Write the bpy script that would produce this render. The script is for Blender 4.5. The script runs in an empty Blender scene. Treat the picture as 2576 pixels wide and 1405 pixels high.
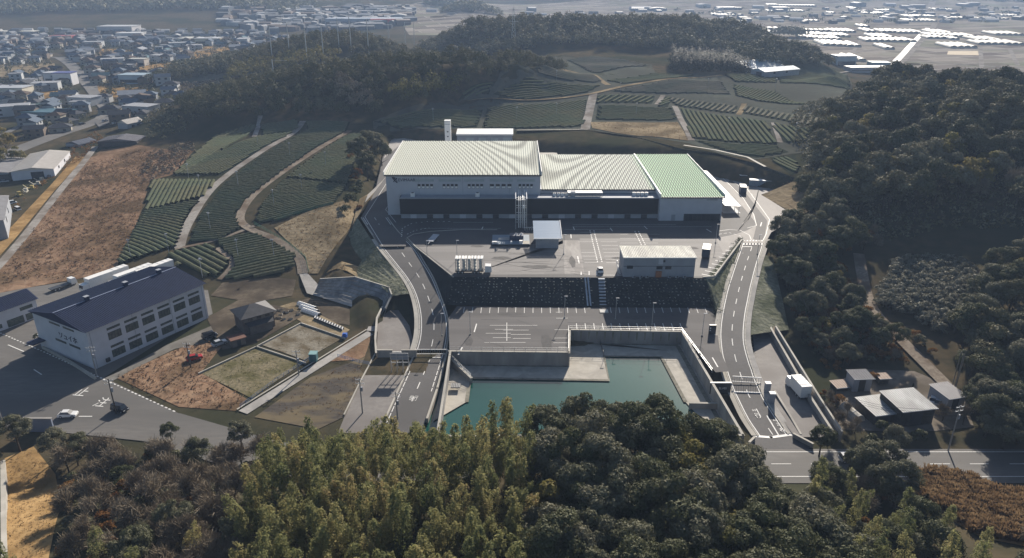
SUN=5.0; SKY=.06; EXPO=.75; HAZE=.00018
import bpy, math, random
import numpy as np
from mathutils import Vector, Matrix, geometry
R = random.Random(11)
rad = math.radians
scene = bpy.context.scene
COL = scene.collection
# ---------------------------------------------------------------- camera model
TH = rad(22.9); FPX = 1850.0; CAMH = 92.0
def ray(px, py):
    cx = (px-1288)/FPX; cy = (702.5-py)/FPX
    return (cx, math.cos(TH)+cy*math.sin(TH), -math.sin(TH)+cy*math.cos(TH))
def P(px, py, z=0.0):
    """the world point at height z that the photograph shows at (px, py)"""
    d = ray(px, py); t = (z-CAMH)/d[2]
    return Vector((d[0]*t, d[1]*t, z))
def PS(sx, sy, z=0.0): return P(sx*.98925, sy*.98925, z)
def scale_at(y, z=0): return FPX/(y*math.cos(TH)+(CAMH-z)*math.sin(TH))
cam = bpy.data.cameras.new('camera'); camo = bpy.data.objects.new('camera', cam); COL.objects.link(camo)
camo.location = (0, 0, CAMH); camo.rotation_euler = (math.pi/2-TH, 0, 0)
cam.sensor_width = 36; cam.lens = 36*FPX/2576; cam.clip_end = 20000; cam.clip_start = 1
scene.camera = camo
# ---------------------------------------------------------------- terrain
CT = []
def ct(*pts):
    for p in pts: CT.append(p)
def cpx(*pts):
    for a, b, z in pts:
        v = P(a, b, z); CT.append((v.x, v.y, z))
# near hill below the camera
ct((-150,20,10),(-80,20,18),(0,20,24),(80,20,20),(160,20,14),(-120,75,6),(-70,80,9),(-35,80,10),(0,78,11.5),(25,85,12),(55,80,8),(90,85,7),(140,90,8),
   (-90,110,2),(-50,113,6),(-70,117,5),(-95,117,4),(-38,107,10),(-25,106,13),(0,106,13.5),(22,106,14.5),(36,104,9),(44,103,3),(70,108,1),(100,112,1),(150,118,4))
ct((-200,140,0),(-160,160,0),(-110,150,0),(-70,140,0),(-30,130,0),(70,128,0),(100,135,0),(130,150,4),(60,165,1),(80,180,2),(96,160,0.5),(110,200,3),(125,175,6),(170,190,14))
# office yard, brown field, tea slopes on the left
cpx((0,760,0),(200,740,0),(560,745,0),(700,760,0),(780,740,0),(900,800,0),(640,700,2.5),(300,680,1),(100,690,0),(0,600,0),(120,560,1),(250,430,3),(400,390,4),(330,520,2.5),
 (740,680,2.5),(600,640,3),(470,620,3),(310,655,2),(500,480,6),(380,470,4.5),(640,560,6),(720,450,9),(880,470,10),(600,360,11),(750,320,13),(880,320,13),(940,360,12),(900,420,11),
 (790,690,1),(840,625,4),(885,570,7),(720,600,4.5),(800,520,8.5),(930,470,9))
ct((-58,300,9),(-62,340,10),(-60,380,11))
# plateau of tea behind the factory
cpx((1000,320,13),(1200,300,14),(1480,325,14),(1720,372,15),(1900,402,14),(2010,450,13),(2030,380,15),(1500,250,18),(1150,270,16),(1250,210,20),(1450,185,23),(1600,150,24),(1750,190,22),(1950,200,21),(2100,190,22),(2140,240,20),(2060,290,18),(1800,280,17),(1350,150,25),(1450,150,26),(1950,160,22))
# wooded ridge left of the plateau and the ones behind it
ct((-205,400,6),(-170,405,8),(-140,410,12),(-85,412,13),(-60,405,13),(-30,420,16),(0,440,18),(20,470,20),(-180,440,17),(-150,450,24),(-120,455,30),(-90,455,34),(-60,450,36),(-30,465,38),(0,485,37),(22,505,32),(-190,520,14),(-100,540,18),(-20,560,20),(30,560,22),(-250,455,3),(-215,425,5),(-200,580,8),(-110,600,14),(-20,620,18),
   (-250,640,10),(-215,655,22),(-175,665,33),(-140,670,36),(-105,680,25),(-75,690,11),(-50,700,4),(-85,725,6),(-300,700,3),(-160,760,12),
   (-110,735,4),(-78,742,14),(-58,750,28),(-40,752,38),(0,755,41),(60,760,42),(120,760,42),(170,755,41),(215,765,38),(245,750,28),(275,740,10),(-30,690,18),(40,695,27),(120,690,26),(190,700,22),(60,860,14),(200,860,8),(-60,850,8),
   (118,545,22),(175,545,21),(150,600,24),(190,610,23),(215,640,31),(245,640,27),(265,620,14),(290,640,3),(220,690,14),(300,600,3),(330,600,2),(280,560,8),(300,680,0),(350,640,0))
# plains
ct((-450,420,0),(-330,400,0),(-400,600,0),(-500,800,0),(-350,900,0),(-700,1000,0),(-250,1000,2),(-300,1300,0),(0,1500,0),(400,1500,0),(420,800,0),(480,640,0),(600,700,0),(700,1000,0),(340,900,0),(330,760,0),(1000,1500,0),(1300,1000,0),(800,500,0),(500,1900,0),(1500,2200,0),(-600,2000,0),(-1000,700,0),(0,2200,0),(900,2150,0),(1500,2120,0),(500,2450,45),(1000,2420,40),(1600,2400,48),(2200,2400,50),(1300,2700,80),(100,2500,30),(-400,2350,40),(-900,2300,50),
   (-330,520,0),(-290,560,0),(-230,330,1),(-260,260,0),(-230,200,0),(-400,250,2))
# hills of the far left and of the far rim
ct((-950,1330,20),(-800,1420,32),(-700,1450,26),(-600,1480,34),(-500,1500,30),(-420,1520,14),(-900,1700,40),(-600,1800,46),(-1300,1500,40),(-300,1900,24),(-180,1850,18),(-120,1750,0),(-1100,1200,6),(-1500,2500,80),(-700,2600,70),(0,2900,40),(600,3300,60),(1300,3300,80),(2200,3400,100),(300,4200,100),(-1000,4200,100),(2000,4500,100),(-3000,3000,90),(4000,3000,80),(4500,1000,20),(-3500,700,30),(0,6000,105),(4000,6000,105),(-4000,6000,105),
   (-95,1480,26),(-60,1500,26),(-130,1500,10),(-20,1500,4))
# hill on the right
ct((126,311,14),(112,262,10),(104,235,9),(138,222,7),(160,215,9),(200,215,18),(150,270,17),(150,330,21),(165,380,23),(190,300,28),(205,420,27),(235,360,30),(270,390,28),(300,300,33),(250,250,30),(330,200,30),(360,420,24),(170,450,17),(240,520,12),(320,560,6),(190,560,10),(420,300,26),(160,180,14),(260,150,24),(450,120,30),(200,100,14))
CT = np.array(CT, float)
_d = np.hypot(CT[:,None,0]-CT[None,:,0], CT[:,None,1]-CT[None,:,1])
_n = len(CT)
_A = np.zeros((_n+1,_n+1)); _A[:_n,:_n] = _d - np.eye(_n)*3.0; _A[:_n,_n] = 1; _A[_n,:_n] = 1
_w = np.linalg.solve(_A, np.append(CT[:,2], 0))
def zone(poly, z, blend): ZONES.append((np.array(poly, float), z, blend))
ZONES = []
zone([(-175,122),(-22,122),(-22,200),(-64,203),(-120,212),(-175,216)], -0.05, 25)
zone([(-54,212),(84,212),(100,235),(118,280),(110,312),(70,330),(12,396),(-60,396)], 4.6, 9)
zone([(-40,188),(80,188),(84,216),(-48,216)], 2.4, 6)
zone([(-36,160),(72,160),(78,194),(-36,194)], .15, 4)
zone([(-19,126),(50,126),(47,175),(-17,166)], -4.0, 3)
zone([(50,128),(96,128),(84,172),(60,172)], -0.1, 8)
zone([(-120,116.5),(120,116.5),(120,127),(-120,127)], -0.15, 7)
def Hn(x, y):
    x = np.asarray(x, float); y = np.asarray(y, float); sh = x.shape
    x = x.ravel(); y = y.ravel(); z = np.full(x.shape, _w[_n])
    for i in range(0, len(x), 20000):
        z[i:i+20000] += np.hypot(x[i:i+20000,None]-CT[None,:,0], y[i:i+20000,None]-CT[None,:,1]) @ _w[:_n]
    amp = np.clip((z-9)/25, 0, 1)
    z = z + amp*2.2*np.sin(x*.071+1.3*np.sin(y*.043))*np.cos(y*.063+.8*np.sin(x*.05))
    for poly, zz, bl in ZONES:
        q = np.roll(poly, -1, 0); area = np.sum(poly[:,0]*q[:,1]-q[:,0]*poly[:,1])
        e = q-poly; nrm = np.stack([e[:,1],-e[:,0]],1)/np.hypot(e[:,0],e[:,1])[:,None]
        if area < 0: nrm = -nrm
        d = np.max((x[:,None]-poly[None,:,0])*nrm[None,:,0]+(y[:,None]-poly[None,:,1])*nrm[None,:,1], 1)
        t = np.clip(d/bl, 0, 1); t = t*t*(3-2*t)
        z = zz+(z-zz)*t
    return z.reshape(sh)
def H(x, y): return float(Hn([x], [y])[0])
def GN(pts):
    """where the rays through these picture points meet the terrain (vectorised marching)"""
    pts = np.array(pts, float)
    cx = (pts[:,0]-1288)/FPX; cy = (702.5-pts[:,1])/FPX
    D = np.stack([cx, math.cos(TH)+cy*math.sin(TH), -math.sin(TH)+cy*math.cos(TH)], 1)
    t = np.full(len(pts), 45.0); lo = t.copy(); done = np.zeros(len(pts), bool); hi = t.copy()
    for _ in range(220):
        z = CAMH+D[:,2]*t; h = Hn(D[:,0]*t, D[:,1]*t)
        hit = (z <= h) & ~done
        hi[hit] = t[hit]; done |= hit
        lo = np.where(done, lo, t); t = np.where(done, t, t*1.022+.4)
        if done.all(): break
    hi = np.where(done, hi, t)
    for _ in range(22):
        m = (lo+hi)/2; below = CAMH+D[:,2]*m <= Hn(D[:,0]*m, D[:,1]*m)
        hi = np.where(below, m, hi); lo = np.where(below, lo, m)
    return np.stack([D[:,0]*hi, D[:,1]*hi, CAMH+D[:,2]*hi], 1)
def G(px, py): return Vector(GN([(px, py)])[0])
# ---------------------------------------------------------------- materials
MATS = {}
def mat(name, c1, c2=None, scale=1.0, rough=.8, spec=.3, metal=0.0, bump=0.0, detail=6, dist=0.0, c3=None, scale3=.05, stretch=(1,1,1), lo=.35, hi=.65):
    """a procedural surface: c1/c2 mixed by fine noise, a second broad noise towards c3"""
    if name in MATS: return MATS[name]
    m = bpy.data.materials.new(name); m.use_nodes = True; nt = m.node_tree; N = nt.nodes; L = nt.links
    b = N['Principled BSDF']; b.inputs['Roughness'].default_value = rough; b.inputs['Specular IOR Level'].default_value = spec; b.inputs['Metallic'].default_value = metal
    geo = N.new('ShaderNodeNewGeometry'); mp = N.new('ShaderNodeMapping'); mp.inputs['Scale'].default_value = stretch
    L.new(geo.outputs['Position'], mp.inputs['Vector'])
    def noise(sc, de=detail):
        n = N.new('ShaderNodeTexNoise'); n.inputs['Scale'].default_value = sc; n.inputs['Detail'].default_value = de; n.inputs['Distortion'].default_value = dist
        L.new(mp.outputs['Vector'], n.inputs['Vector']); return n
    def mix(fac, a, bb):
        x = N.new('ShaderNodeMix'); x.data_type = 'RGBA'; L.new(fac, x.inputs['Factor'])
        for v, k in ((a, 'A'), (bb, 'B')):
            i = [s for s in x.inputs if s.name == k and s.type == 'RGBA'][0]
            if isinstance(v, tuple): i.default_value = (*v, 1)
            else: L.new(v, i)
        return [s for s in x.outputs if s.type == 'RGBA'][0]
    def ramp(o, a, bb):
        r = N.new('ShaderNodeMapRange'); r.inputs['From Min'].default_value = a; r.inputs['From Max'].default_value = bb; L.new(o, r.inputs['Value']); return r.outputs['Result']
    n1 = noise(scale); col = mix(ramp(n1.outputs['Fac'], lo, hi), c1, c2 or tuple(v*.8 for v in c1))
    if c3: col = mix(ramp(noise(scale3, 3).outputs['Fac'], .42, .62), col, c3)
    L.new(col, b.inputs['Base Color'])
    if bump:
        bp = N.new('ShaderNodeBump'); bp.inputs['Strength'].default_value = bump; bp.inputs['Distance'].default_value = .3; L.new(n1.outputs['Fac'], bp.inputs['Height']); L.new(bp.outputs['Normal'], b.inputs['Normal'])
    MATS[name] = m; return m
def leafmat(name, cols, trans=.25, rough=.5, spec=.35, tonemix=.45):
    """foliage: the colour of a tree is picked by its random number, of a leaf clump by its tone attribute"""
    if name in MATS: return MATS[name]
    m = bpy.data.materials.new(name); m.use_nodes = True; nt = m.node_tree; N = nt.nodes; L = nt.links
    b = N['Principled BSDF']; out = N['Material Output']; b.inputs['Roughness'].default_value = rough; b.inputs['Specular IOR Level'].default_value = spec
    oi = N.new('ShaderNodeObjectInfo'); at = N.new('ShaderNodeAttribute'); at.attribute_name = 'tone'
    a = N.new('ShaderNodeMath'); a.operation = 'MULTIPLY'; a.inputs[1].default_value = tonemix; L.new(at.outputs['Fac'], a.inputs[0])
    c = N.new('ShaderNodeMath'); c.operation = 'MULTIPLY'; c.inputs[1].default_value = 1-tonemix; L.new(oi.outputs['Random'], c.inputs[0])
    s = N.new('ShaderNodeMath'); s.operation = 'ADD'; L.new(a.outputs[0], s.inputs[0]); L.new(c.outputs[0], s.inputs[1])
    cr = N.new('ShaderNodeValToRGB'); el = cr.color_ramp.elements
    for i, col in enumerate(cols):
        p = i/(len(cols)-1)
        e = el[0] if i == 0 else el[len(el)-1] if i == len(cols)-1 else el.new(p)
        e.position = p; e.color = (*col, 1)
    L.new(s.outputs[0], cr.inputs['Fac']); L.new(cr.outputs['Color'], b.inputs['Base Color'])
    if trans:
        t = N.new('ShaderNodeBsdfTranslucent'); L.new(cr.outputs['Color'], t.inputs['Color']); mx = N.new('ShaderNodeMixShader'); mx.inputs[0].default_value = trans
        L.new(b.outputs[0], mx.inputs[1]); L.new(t.outputs[0], mx.inputs[2]); L.new(mx.outputs[0], out.inputs['Surface'])
    MATS[name] = m; return m
# ---------------------------------------------------------------- mesh building
class MB:
    def __init__(s): s.v = []; s.f = []
    def add(s, vs, fs):
        o = len(s.v); s.v += [tuple(v) for v in vs]; s.f += [tuple(i+o for i in f) for f in fs]; return s
    def box(s, x0, x1, y0, y1, z0, z1):
        return s.add([(x0,y0,z0),(x1,y0,z0),(x1,y1,z0),(x0,y1,z0),(x0,y0,z1),(x1,y0,z1),(x1,y1,z1),(x0,y1,z1)], [(0,3,2,1),(4,5,6,7),(0,1,5,4),(1,2,6,5),(2,3,7,6),(3,0,4,7)])
    def quad(s, *p): return s.add(p, [tuple(range(len(p)))])
    def prism(s, poly, z0, z1):
        n = len(poly); a = sum(poly[i][0]*poly[(i+1)%n][1]-poly[(i+1)%n][0]*poly[i][1] for i in range(n))
        if a < 0: poly = poly[::-1]
        return s.add([(x,y,z0) for x,y in poly]+[(x,y,z1) for x,y in poly], [tuple(range(n))[::-1], tuple(range(n,2*n))]+[(i,(i+1)%n,n+(i+1)%n,n+i) for i in range(n)])
    def bar(s, p, q, w, h=None):
        """a beam from p to q, w across and h high"""
        p = Vector(p); q = Vector(q); h = h or w; d = (q-p).normalized(); up = Vector((0,0,1)) if abs(d.z) < .95 else Vector((1,0,0))
        a = d.cross(up).normalized()*w/2; b = a.cross(d).normalized()*h/2
        return s.add([p-a-b,p+a-b,p+a+b,p-a+b,q-a-b,q+a-b,q+a+b,q-a+b], [(0,1,2,3),(7,6,5,4),(0,4,5,1),(1,5,6,2),(2,6,7,3),(3,7,4,0)])
    def tube(s, p, q, r, r2=None, n=6, cap=True):
        p = Vector(p); q = Vector(q); r2 = r if r2 is None else r2; d = (q-p).normalized(); up = Vector((0,0,1)) if abs(d.z) < .95 else Vector((1,0,0))
        a = d.cross(up).normalized(); b = a.cross(d)
        vs = [p+(a*math.cos(6.2832*i/n)+b*math.sin(6.2832*i/n))*r for i in range(n)]+[q+(a*math.cos(6.2832*i/n)+b*math.sin(6.2832*i/n))*r2 for i in range(n)]
        return s.add(vs, [(i,(i+1)%n,n+(i+1)%n,n+i) for i in range(n)]+([tuple(range(n))[::-1], tuple(range(n,2*n))] if cap else []))
    def wall(s, pts, h, t, z=None):
        """a wall along a polyline of (x,y,z) tops; h is its height down from the top"""
        for a, b in zip(pts, pts[1:]):
            a = Vector(a); b = Vector(b); d = (b-a); d.z = 0; n = Vector((-d.y, d.x, 0)).normalized()*t/2; e = d.normalized()*t/2*.98; a = a-e; b = b+e
            dn = Vector((0,0,-h))
            s.add([a-n+dn,a+n+dn,b+n+dn,b-n+dn,a-n,a+n,b+n,b-n], [(0,1,2,3),(7,6,5,4),(0,4,5,1),(1,5,6,2),(2,6,7,3),(3,7,4,0)])
        return s
    def build(s, name, m, parent=None, smooth=False):
        me = bpy.data.meshes.new(name); me.from_pydata(s.v, [], s.f); me.materials.append(m)
        if smooth: me.shade_smooth()
        o = bpy.data.objects.new(name, me); COL.objects.link(o)
        if parent: o.parent = parent
        return o
LABELS = {}
def tag(o, label=None, cat=None, group=None, kind=None):
    if label: o['label'] = label
    if cat: o['category'] = cat
    if group: o['group'] = group
    if kind: o['kind'] = kind
    return o
def thing(name, label, cat, loc=(0,0,0), rz=0.0, group=None):
    o = bpy.data.objects.new(name, None); COL.objects.link(o); o.location = loc; o.rotation_euler = (0,0,rz)
    o.empty_display_size = .1
    return tag(o, label, cat, group)
def struct(o, label=None): o['kind'] = 'structure'; 
def dup(root, loc, rz=0.0, label=None, group=None, sc=1.0):
    r = root.copy(); COL.objects.link(r); r.location = loc; r.rotation_euler = (0,0,rz); r.scale = (sc,sc,sc) if not isinstance(sc, tuple) else sc
    if label: r['label'] = label
    if group: r['group'] = group
    for ch in CH.get(root.name) or CH.setdefault(root.name, list(root.children)):
        c = ch.copy(); COL.objects.link(c); c.parent = r
        for g in CH.get(ch.name) or CH.setdefault(ch.name, list(ch.children)):
            d = g.copy(); COL.objects.link(d); d.parent = c
    return r
CH = {}
def npmesh(name, V, F, m, parent=None, tone=None):
    """V (n,3), F (k,4) arrays to one mesh object; tone is a value per face"""
    me = bpy.data.meshes.new(name); nf, k = F.shape
    me.vertices.add(len(V)); me.vertices.foreach_set('co', np.ascontiguousarray(V, np.float32).ravel())
    me.loops.add(nf*k); me.loops.foreach_set('vertex_index', np.ascontiguousarray(F, np.int32).ravel())
    me.polygons.add(nf); me.polygons.foreach_set('loop_start', np.arange(0, nf*k, k, dtype=np.int32))
    if tone is not None:
        a = me.attributes.new('tone', 'FLOAT', 'FACE'); a.data.foreach_set('value', np.ascontiguousarray(tone, np.float32))
    me.update(calc_edges=True); me.materials.append(m)
    o = bpy.data.objects.new(name, me); COL.objects.link(o)
    if parent: o.parent = parent
    return o
def inside(poly, x, y):
    c = False; n = len(poly); j = n-1
    for i in range(n):
        xi, yi = poly[i][0], poly[i][1]; xj, yj = poly[j][0], poly[j][1]
        if (yi > y) != (yj > y) and x < (xj-xi)*(y-yi)/(yj-yi)+xi: c = not c
        j = i
    return c
def drape(name, poly, m, off=.12, res=6.0, label=None, zf=None):
    """a sheet laid over the terrain inside a world polygon"""
    pts = []
    n = len(poly)
    for i in range(n):
        a = Vector(poly[i][:2]); b = Vector(poly[(i+1)%n][:2]); k = max(1, int((b-a).length/res))
        pts += [a+(b-a)*j/k for j in range(k)]
    nb = len(pts); edges = [(i,(i+1)%nb) for i in range(nb)]
    xs = [p.x for p in pts]; ys = [p.y for p in pts]; bl = [(p.x,p.y) for p in pts]
    gx = min(xs)+res/2
    while gx < max(xs):
        gy = min(ys)+res/2
        while gy < max(ys):
            q = (gx+R.uniform(-.2,.2)*res, gy+R.uniform(-.2,.2)*res)
            if inside(bl, *q): pts.append(Vector(q))
            gy += res
        gx += res
    vs, _, fs, *_ = geometry.delaunay_2d_cdt([Vector((p.x,p.y)) for p in pts], edges, [], 1, 1e-4)
    X = np.array([v.x for v in vs]); Y = np.array([v.y for v in vs]); Z = (Hn(X, Y) if zf is None else zf(X, Y))+off
    b = MB(); b.v = list(zip(X.tolist(), Y.tolist(), Z.tolist())); b.f = [tuple(f) for f in fs]
    o = b.build(name, m); struct(o); return o
def drapepx(name, pxs, m, off=.12, res=6.0): return drape(name, [tuple(p[:2]) for p in GN(pxs)], m, off, res)
def ribbon(name, pts, w, m, off=0.0, onground=False, step=None):
    """a strip of width w along (x,y,z) points; w may be a list"""
    pts = [Vector(p) for p in pts]
    if step:
        q = [pts[0]]
        for a, b in zip(pts, pts[1:]):
            k = max(1, int((b-a).length/step)); q += [a+(b-a)*(j+1)/k for j in range(k)]
        pts = q
    if onground:
        zz = Hn([p.x for p in pts], [p.y for p in pts])
        for p, z in zip(pts, zz): p.z = z
    b = MB(); vs = []
    for i, p in enumerate(pts):
        d = (pts[min(i+1,len(pts)-1)]-pts[max(i-1,0)]); n = Vector((-d.y, d.x, 0)).normalized()
        ww = (w[i] if isinstance(w, list) else w)/2
        vs += [p+n*ww+Vector((0,0,off)), p-n*ww+Vector((0,0,off))]
    b.add(vs, [(2*i,2*i+1,2*i+3,2*i+2) for i in range(len(pts)-1)])
    o = b.build(name, m); struct(o); return o
def smoothline(pts, k=6):
    """Catmull-Rom through the points"""
    pts = [Vector(p) for p in pts]; out = []
    for i in range(len(pts)-1):
        p0 = pts[max(i-1,0)]; p1 = pts[i]; p2 = pts[i+1]; p3 = pts[min(i+2,len(pts)-1)]
        for j in range(k):
            t = j/k; out.append(.5*((2*p1)+(p2-p0)*t+(2*p0-5*p1+4*p2-p3)*t*t+(3*p1-p0-3*p2+p3)*t**3))
    return out+[pts[-1]]
def poly3(name, pts, m, kind='structure'):
    o = MB().quad(*[Vector(p) for p in pts]).build(name, m)
    if kind: o['kind'] = kind
    return o
# ---------------------------------------------------------------- daylight and air
SUN_EL = rad(25); SUN_AZ = math.atan(.30)          # behind the factory, a little to the right
w = bpy.data.worlds.new('World'); scene.world = w; w.use_nodes = True
nt = w.node_tree; sky = nt.nodes.new('ShaderNodeTexSky'); sky.sky_type = 'NISHITA'; sky.sun_disc = False
sky.sun_elevation = SUN_EL; sky.sun_rotation = SUN_AZ; sky.dust_density = 1.2; sky.ozone_density = 2.0
nt.links.new(sky.outputs[0], nt.nodes['Background'].inputs['Color']); nt.nodes['Background'].inputs['Strength'].default_value = SKY
sl = bpy.data.lights.new('sun', 'SUN'); sl.energy = SUN; sl.angle = rad(.5); sl.color = (1, .91, .79)
so = bpy.data.objects.new('sun', sl); COL.objects.link(so)
sd = Vector((math.sin(SUN_AZ)*math.cos(SUN_EL), math.cos(SUN_AZ)*math.cos(SUN_EL), math.sin(SUN_EL)))
so.rotation_euler = sd.to_track_quat('Z', 'Y').to_euler(); so.location = (200, 600, 300)
scene.view_settings.view_transform = 'Standard'; scene.view_settings.look = 'None'; scene.view_settings.exposure = EXPO; scene.view_settings.gamma = 1
scene.cycles.volume_step_rate = 4; scene.cycles.max_bounces = 6; scene.cycles.diffuse_bounces = 2; scene.cycles.glossy_bounces = 2; scene.cycles.transmission_bounces = 3; scene.cycles.volume_bounces = 0; scene.cycles.use_denoising = True
if HAZE:
    m = bpy.data.materials.new('haze'); m.use_nodes = True; nt = m.node_tree; nt.nodes.remove(nt.nodes['Principled BSDF'])
    pv = nt.nodes.new('ShaderNodeVolumePrincipled'); pv.inputs['Color'].default_value = (.50,.68,1,1); pv.inputs['Density'].default_value = HAZE; pv.inputs['Anisotropy'].default_value = .1
    nt.links.new(pv.outputs[0], nt.nodes['Material Output'].inputs['Volume'])
    hz = MB().box(-7000, 7000, -300, 9000, -14, 135).build('haze', m); hz['kind'] = 'stuff'; hz['label'] = 'thin blue winter haze lying over the whole plain'
# ---------------------------------------------------------------- the ground, one sheet to the horizon
nx, ny = 300, 330
u = np.linspace(-1.35, 1.35, nx); yy = -40+48*np.exp(np.linspace(0, math.log(6500/48), ny))
X = u[None,:]*(np.maximum(yy,0)+90)[:,None]; Y = np.repeat(yy[:,None], nx, 1); Z = Hn(X, Y)
ids = np.arange(nx*ny).reshape(ny, nx)
F = np.stack([ids[:-1,:-1], ids[:-1,1:], ids[1:,1:], ids[1:,:-1]], -1).reshape(-1, 4)
M_GROUND = mat('dry grass ground', (.06,.054,.036), (.105,.082,.052), .25, .95, 0.0, c3=(.042,.045,.028), scale3=.02, bump=.4)
g = npmesh('ground', np.stack([X,Y,Z],-1).reshape(-1,3), F, M_GROUND); g.data.shade_smooth(); g['kind'] = 'structure'
M_ASPH = mat('asphalt', (.082,.078,.079), (.10,.095,.095), 1.5, .8, .25, c3=(.07,.067,.067), scale3=.07, bump=.05)
M_ASPH2 = mat('old asphalt', (.125,.118,.11), (.16,.15,.138), .8, .8, .3, c3=(.105,.1,.094), scale3=.05, stretch=(.3,1.4,1))
M_CONC = mat('concrete', (.30,.285,.265), (.38,.36,.335), .9, .85, .25, c3=(.25,.24,.225), scale3=.11)
M_CONCL = mat('pale concrete', (.40,.375,.33), (.48,.455,.40), .6, .85, .25, c3=(.34,.32,.28), scale3=.15, stretch=(1,1,1))
M_WHITE = mat('white paint', (.72,.71,.68), (.8,.79,.77), 3, .6, .3)
M_LINE = mat('worn road paint', (.62,.61,.58), (.74,.73,.70), 2.5, .7, .3)
M_STEEL = mat('galvanised steel', (.42,.43,.44), (.5,.51,.52), 2, .45, .5, metal=.4)
M_DARK = mat('dark metal', (.03,.033,.04), (.045,.048,.055), 1, .5, .4)
M_GLASS = mat('window glass', (.02,.026,.034), (.035,.042,.052), .3, .12, .6)
M_WALLW = mat('white wall panel', (.44,.46,.50), (.48,.50,.54), .4, .7, .3)
M_WALLG = mat('grey wall panel', (.27,.29,.325), (.32,.34,.375), .4, .7, .3)
M_TRUNK = mat('bark', (.06,.048,.038), (.1,.082,.065), 3, .95, 0.0)
M_SOIL = mat('bare soil', (.10,.082,.062), (.15,.125,.095), .7, .95, 0.0, c3=(.075,.062,.048), scale3=.1)
M_BROWN = mat('dead grass field', (.20,.122,.078), (.31,.21,.138), .35, .95, 0.0, c3=(.12,.082,.05), scale3=.045, detail=9, bump=1.0, dist=1.0)
M_TAN = mat('tan grass', (.24,.19,.12), (.33,.265,.175), .6, .95, 0.0, c3=(.16,.125,.078), scale3=.08, bump=1.0)
M_OCHRE = mat('ochre grass', (.30,.19,.085), (.40,.265,.125), .5, .95, 0.0, c3=(.21,.135,.06), scale3=.1, bump=.8)
M_SLOPEG = mat('planted slope', (.15,.155,.11), (.24,.24,.185), .9, .95, 0.0, c3=(.11,.118,.08), scale3=.15, bump=1)
M_SLOPED = mat('dark slope matting', (.032,.036,.038), (.045,.049,.05), .8, .9, 0.0, c3=(.028,.032,.033), scale3=.2, bump=.6)  # M_SLOPED: the slope's shade is painted into this dark base colour
M_PATH = mat('gravel farm track', (.27,.25,.225), (.36,.335,.305), 1.2, .95, 0.0, c3=(.2,.175,.15), scale3=.12)
M_DIRT = mat('brown farm track', (.20,.165,.13), (.29,.25,.205), 1.2, .95, 0.0, c3=(.155,.12,.09), scale3=.12)
M_HEDGED = mat('tea undergrowth', (.028,.034,.024), (.045,.05,.036), 1, .95, 0.0)
# ---------------------------------------------------------------- foliage prototypes
rng = np.random.default_rng(5)
def leafquads(C, Nrm, s, asp=1.0, jit=.42):
    """square leaf clumps at centres C facing Nrm (jittered) with size s"""
    n = len(C); Nr = Nrm+rng.normal(0, jit, (n,3)); Nr /= np.linalg.norm(Nr,axis=1)[:,None]+1e-9
    t = np.cross(Nr, rng.normal(0,1,(n,3))); t /= np.linalg.norm(t,axis=1)[:,None]+1e-9; b = np.cross(Nr, t)
    s = np.asarray(s)*np.ones(n); t = t*(s*.5)[:,None]; b = b*(s*.5*asp)[:,None]
    k = rng.uniform(.5,1.3,(n,4,1))
    V = np.stack([C-t*k[:,0]-b*.3, C+b*k[:,1], C+t*k[:,2]+b*.3, C-b*k[:,3]], 1).reshape(-1,3)
    return V, np.arange(n*4).reshape(n,4)
def crown(R_, Hc, base, lobes, per, leaf, flat=.75, up=.35):
    Cs, Ns, To = [], [], []
    for i in range(lobes):
        th = rng.uniform(0, 6.283); ph = math.acos(1-rng.uniform(.0,1.25)) if i else 0
        d = np.array([math.sin(ph)*math.cos(th), math.sin(ph)*math.sin(th), math.cos(ph)])
        k = rng.uniform(.62,.86); c = np.array([d[0]*R_*k, d[1]*R_*k, base+Hc*.36+d[2]*Hc*.55*k*1.15])
        r = R_*(rng.uniform(.20,.38) if lobes > 20 else rng.uniform(.30,.46))
        D = rng.normal(0,1,(per,3)); D[:,2] += up; D[:,2] = np.where(D[:,2]<-.5,-D[:,2],D[:,2]); D /= np.linalg.norm(D,axis=1)[:,None]
        rr = r*rng.uniform(.72,1.06,(per,1))*(1+.18*np.sin(D[:,:1]*7+i)*np.cos(D[:,1:2]*6))
        Cs.append(c+D*rr*np.array([1,1,flat])); Ns.append(D); To.append(np.clip(rng.normal(rng.uniform(.3,.7), .16, per),0,1))
    C = np.concatenate(Cs); Nn = np.concatenate(Ns); T = np.concatenate(To)
    V, F = leafquads(C, Nn, rng.uniform(.65,1.35,len(C))*leaf)
    return V, F, T
def trunkmesh(h, r, spread, n=5, bend=.4):
    b = MB(); x, y = R.uniform(-bend,bend), R.uniform(-bend,bend); top = Vector((x,y,h*.62))
    b.tube((0,0,-.6), top*.5, r*1.15, r*.8, 7); b.tube(top*.5, top, r*.8, r*.5, 7)
    for i in range(n):
        a = 6.283*i/n+R.uniform(-.4,.4); k = R.uniform(.45,.62)
        s = top*(k/.62*.9) if False else top*R.uniform(.6,1)
        b.tube(s, s+Vector((math.cos(a)*spread, math.sin(a)*spread, h*R.uniform(.18,.34))), r*.42, r*.1, 5)
    return b
EVER = [(.045,.056,.024),(.075,.085,.038),(.105,.110,.055),(.135,.135,.082),(.185,.178,.125),(.15,.125,.05)]
M_EVER = leafmat('evergreen leaves', EVER, .22, .7, .12)
M_EVERD = leafmat('dark evergreen leaves', [(.040,.052,.028),(.074,.084,.045),(.112,.112,.060),(.15,.132,.072),(.23,.222,.15),(.165,.138,.072)], .12, .7, .06)
M_GOLD = leafmat('golden green leaves', [(.12,.12,.04),(.17,.155,.05),(.21,.175,.06),(.25,.185,.07)], .35, .7, .1)
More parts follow.
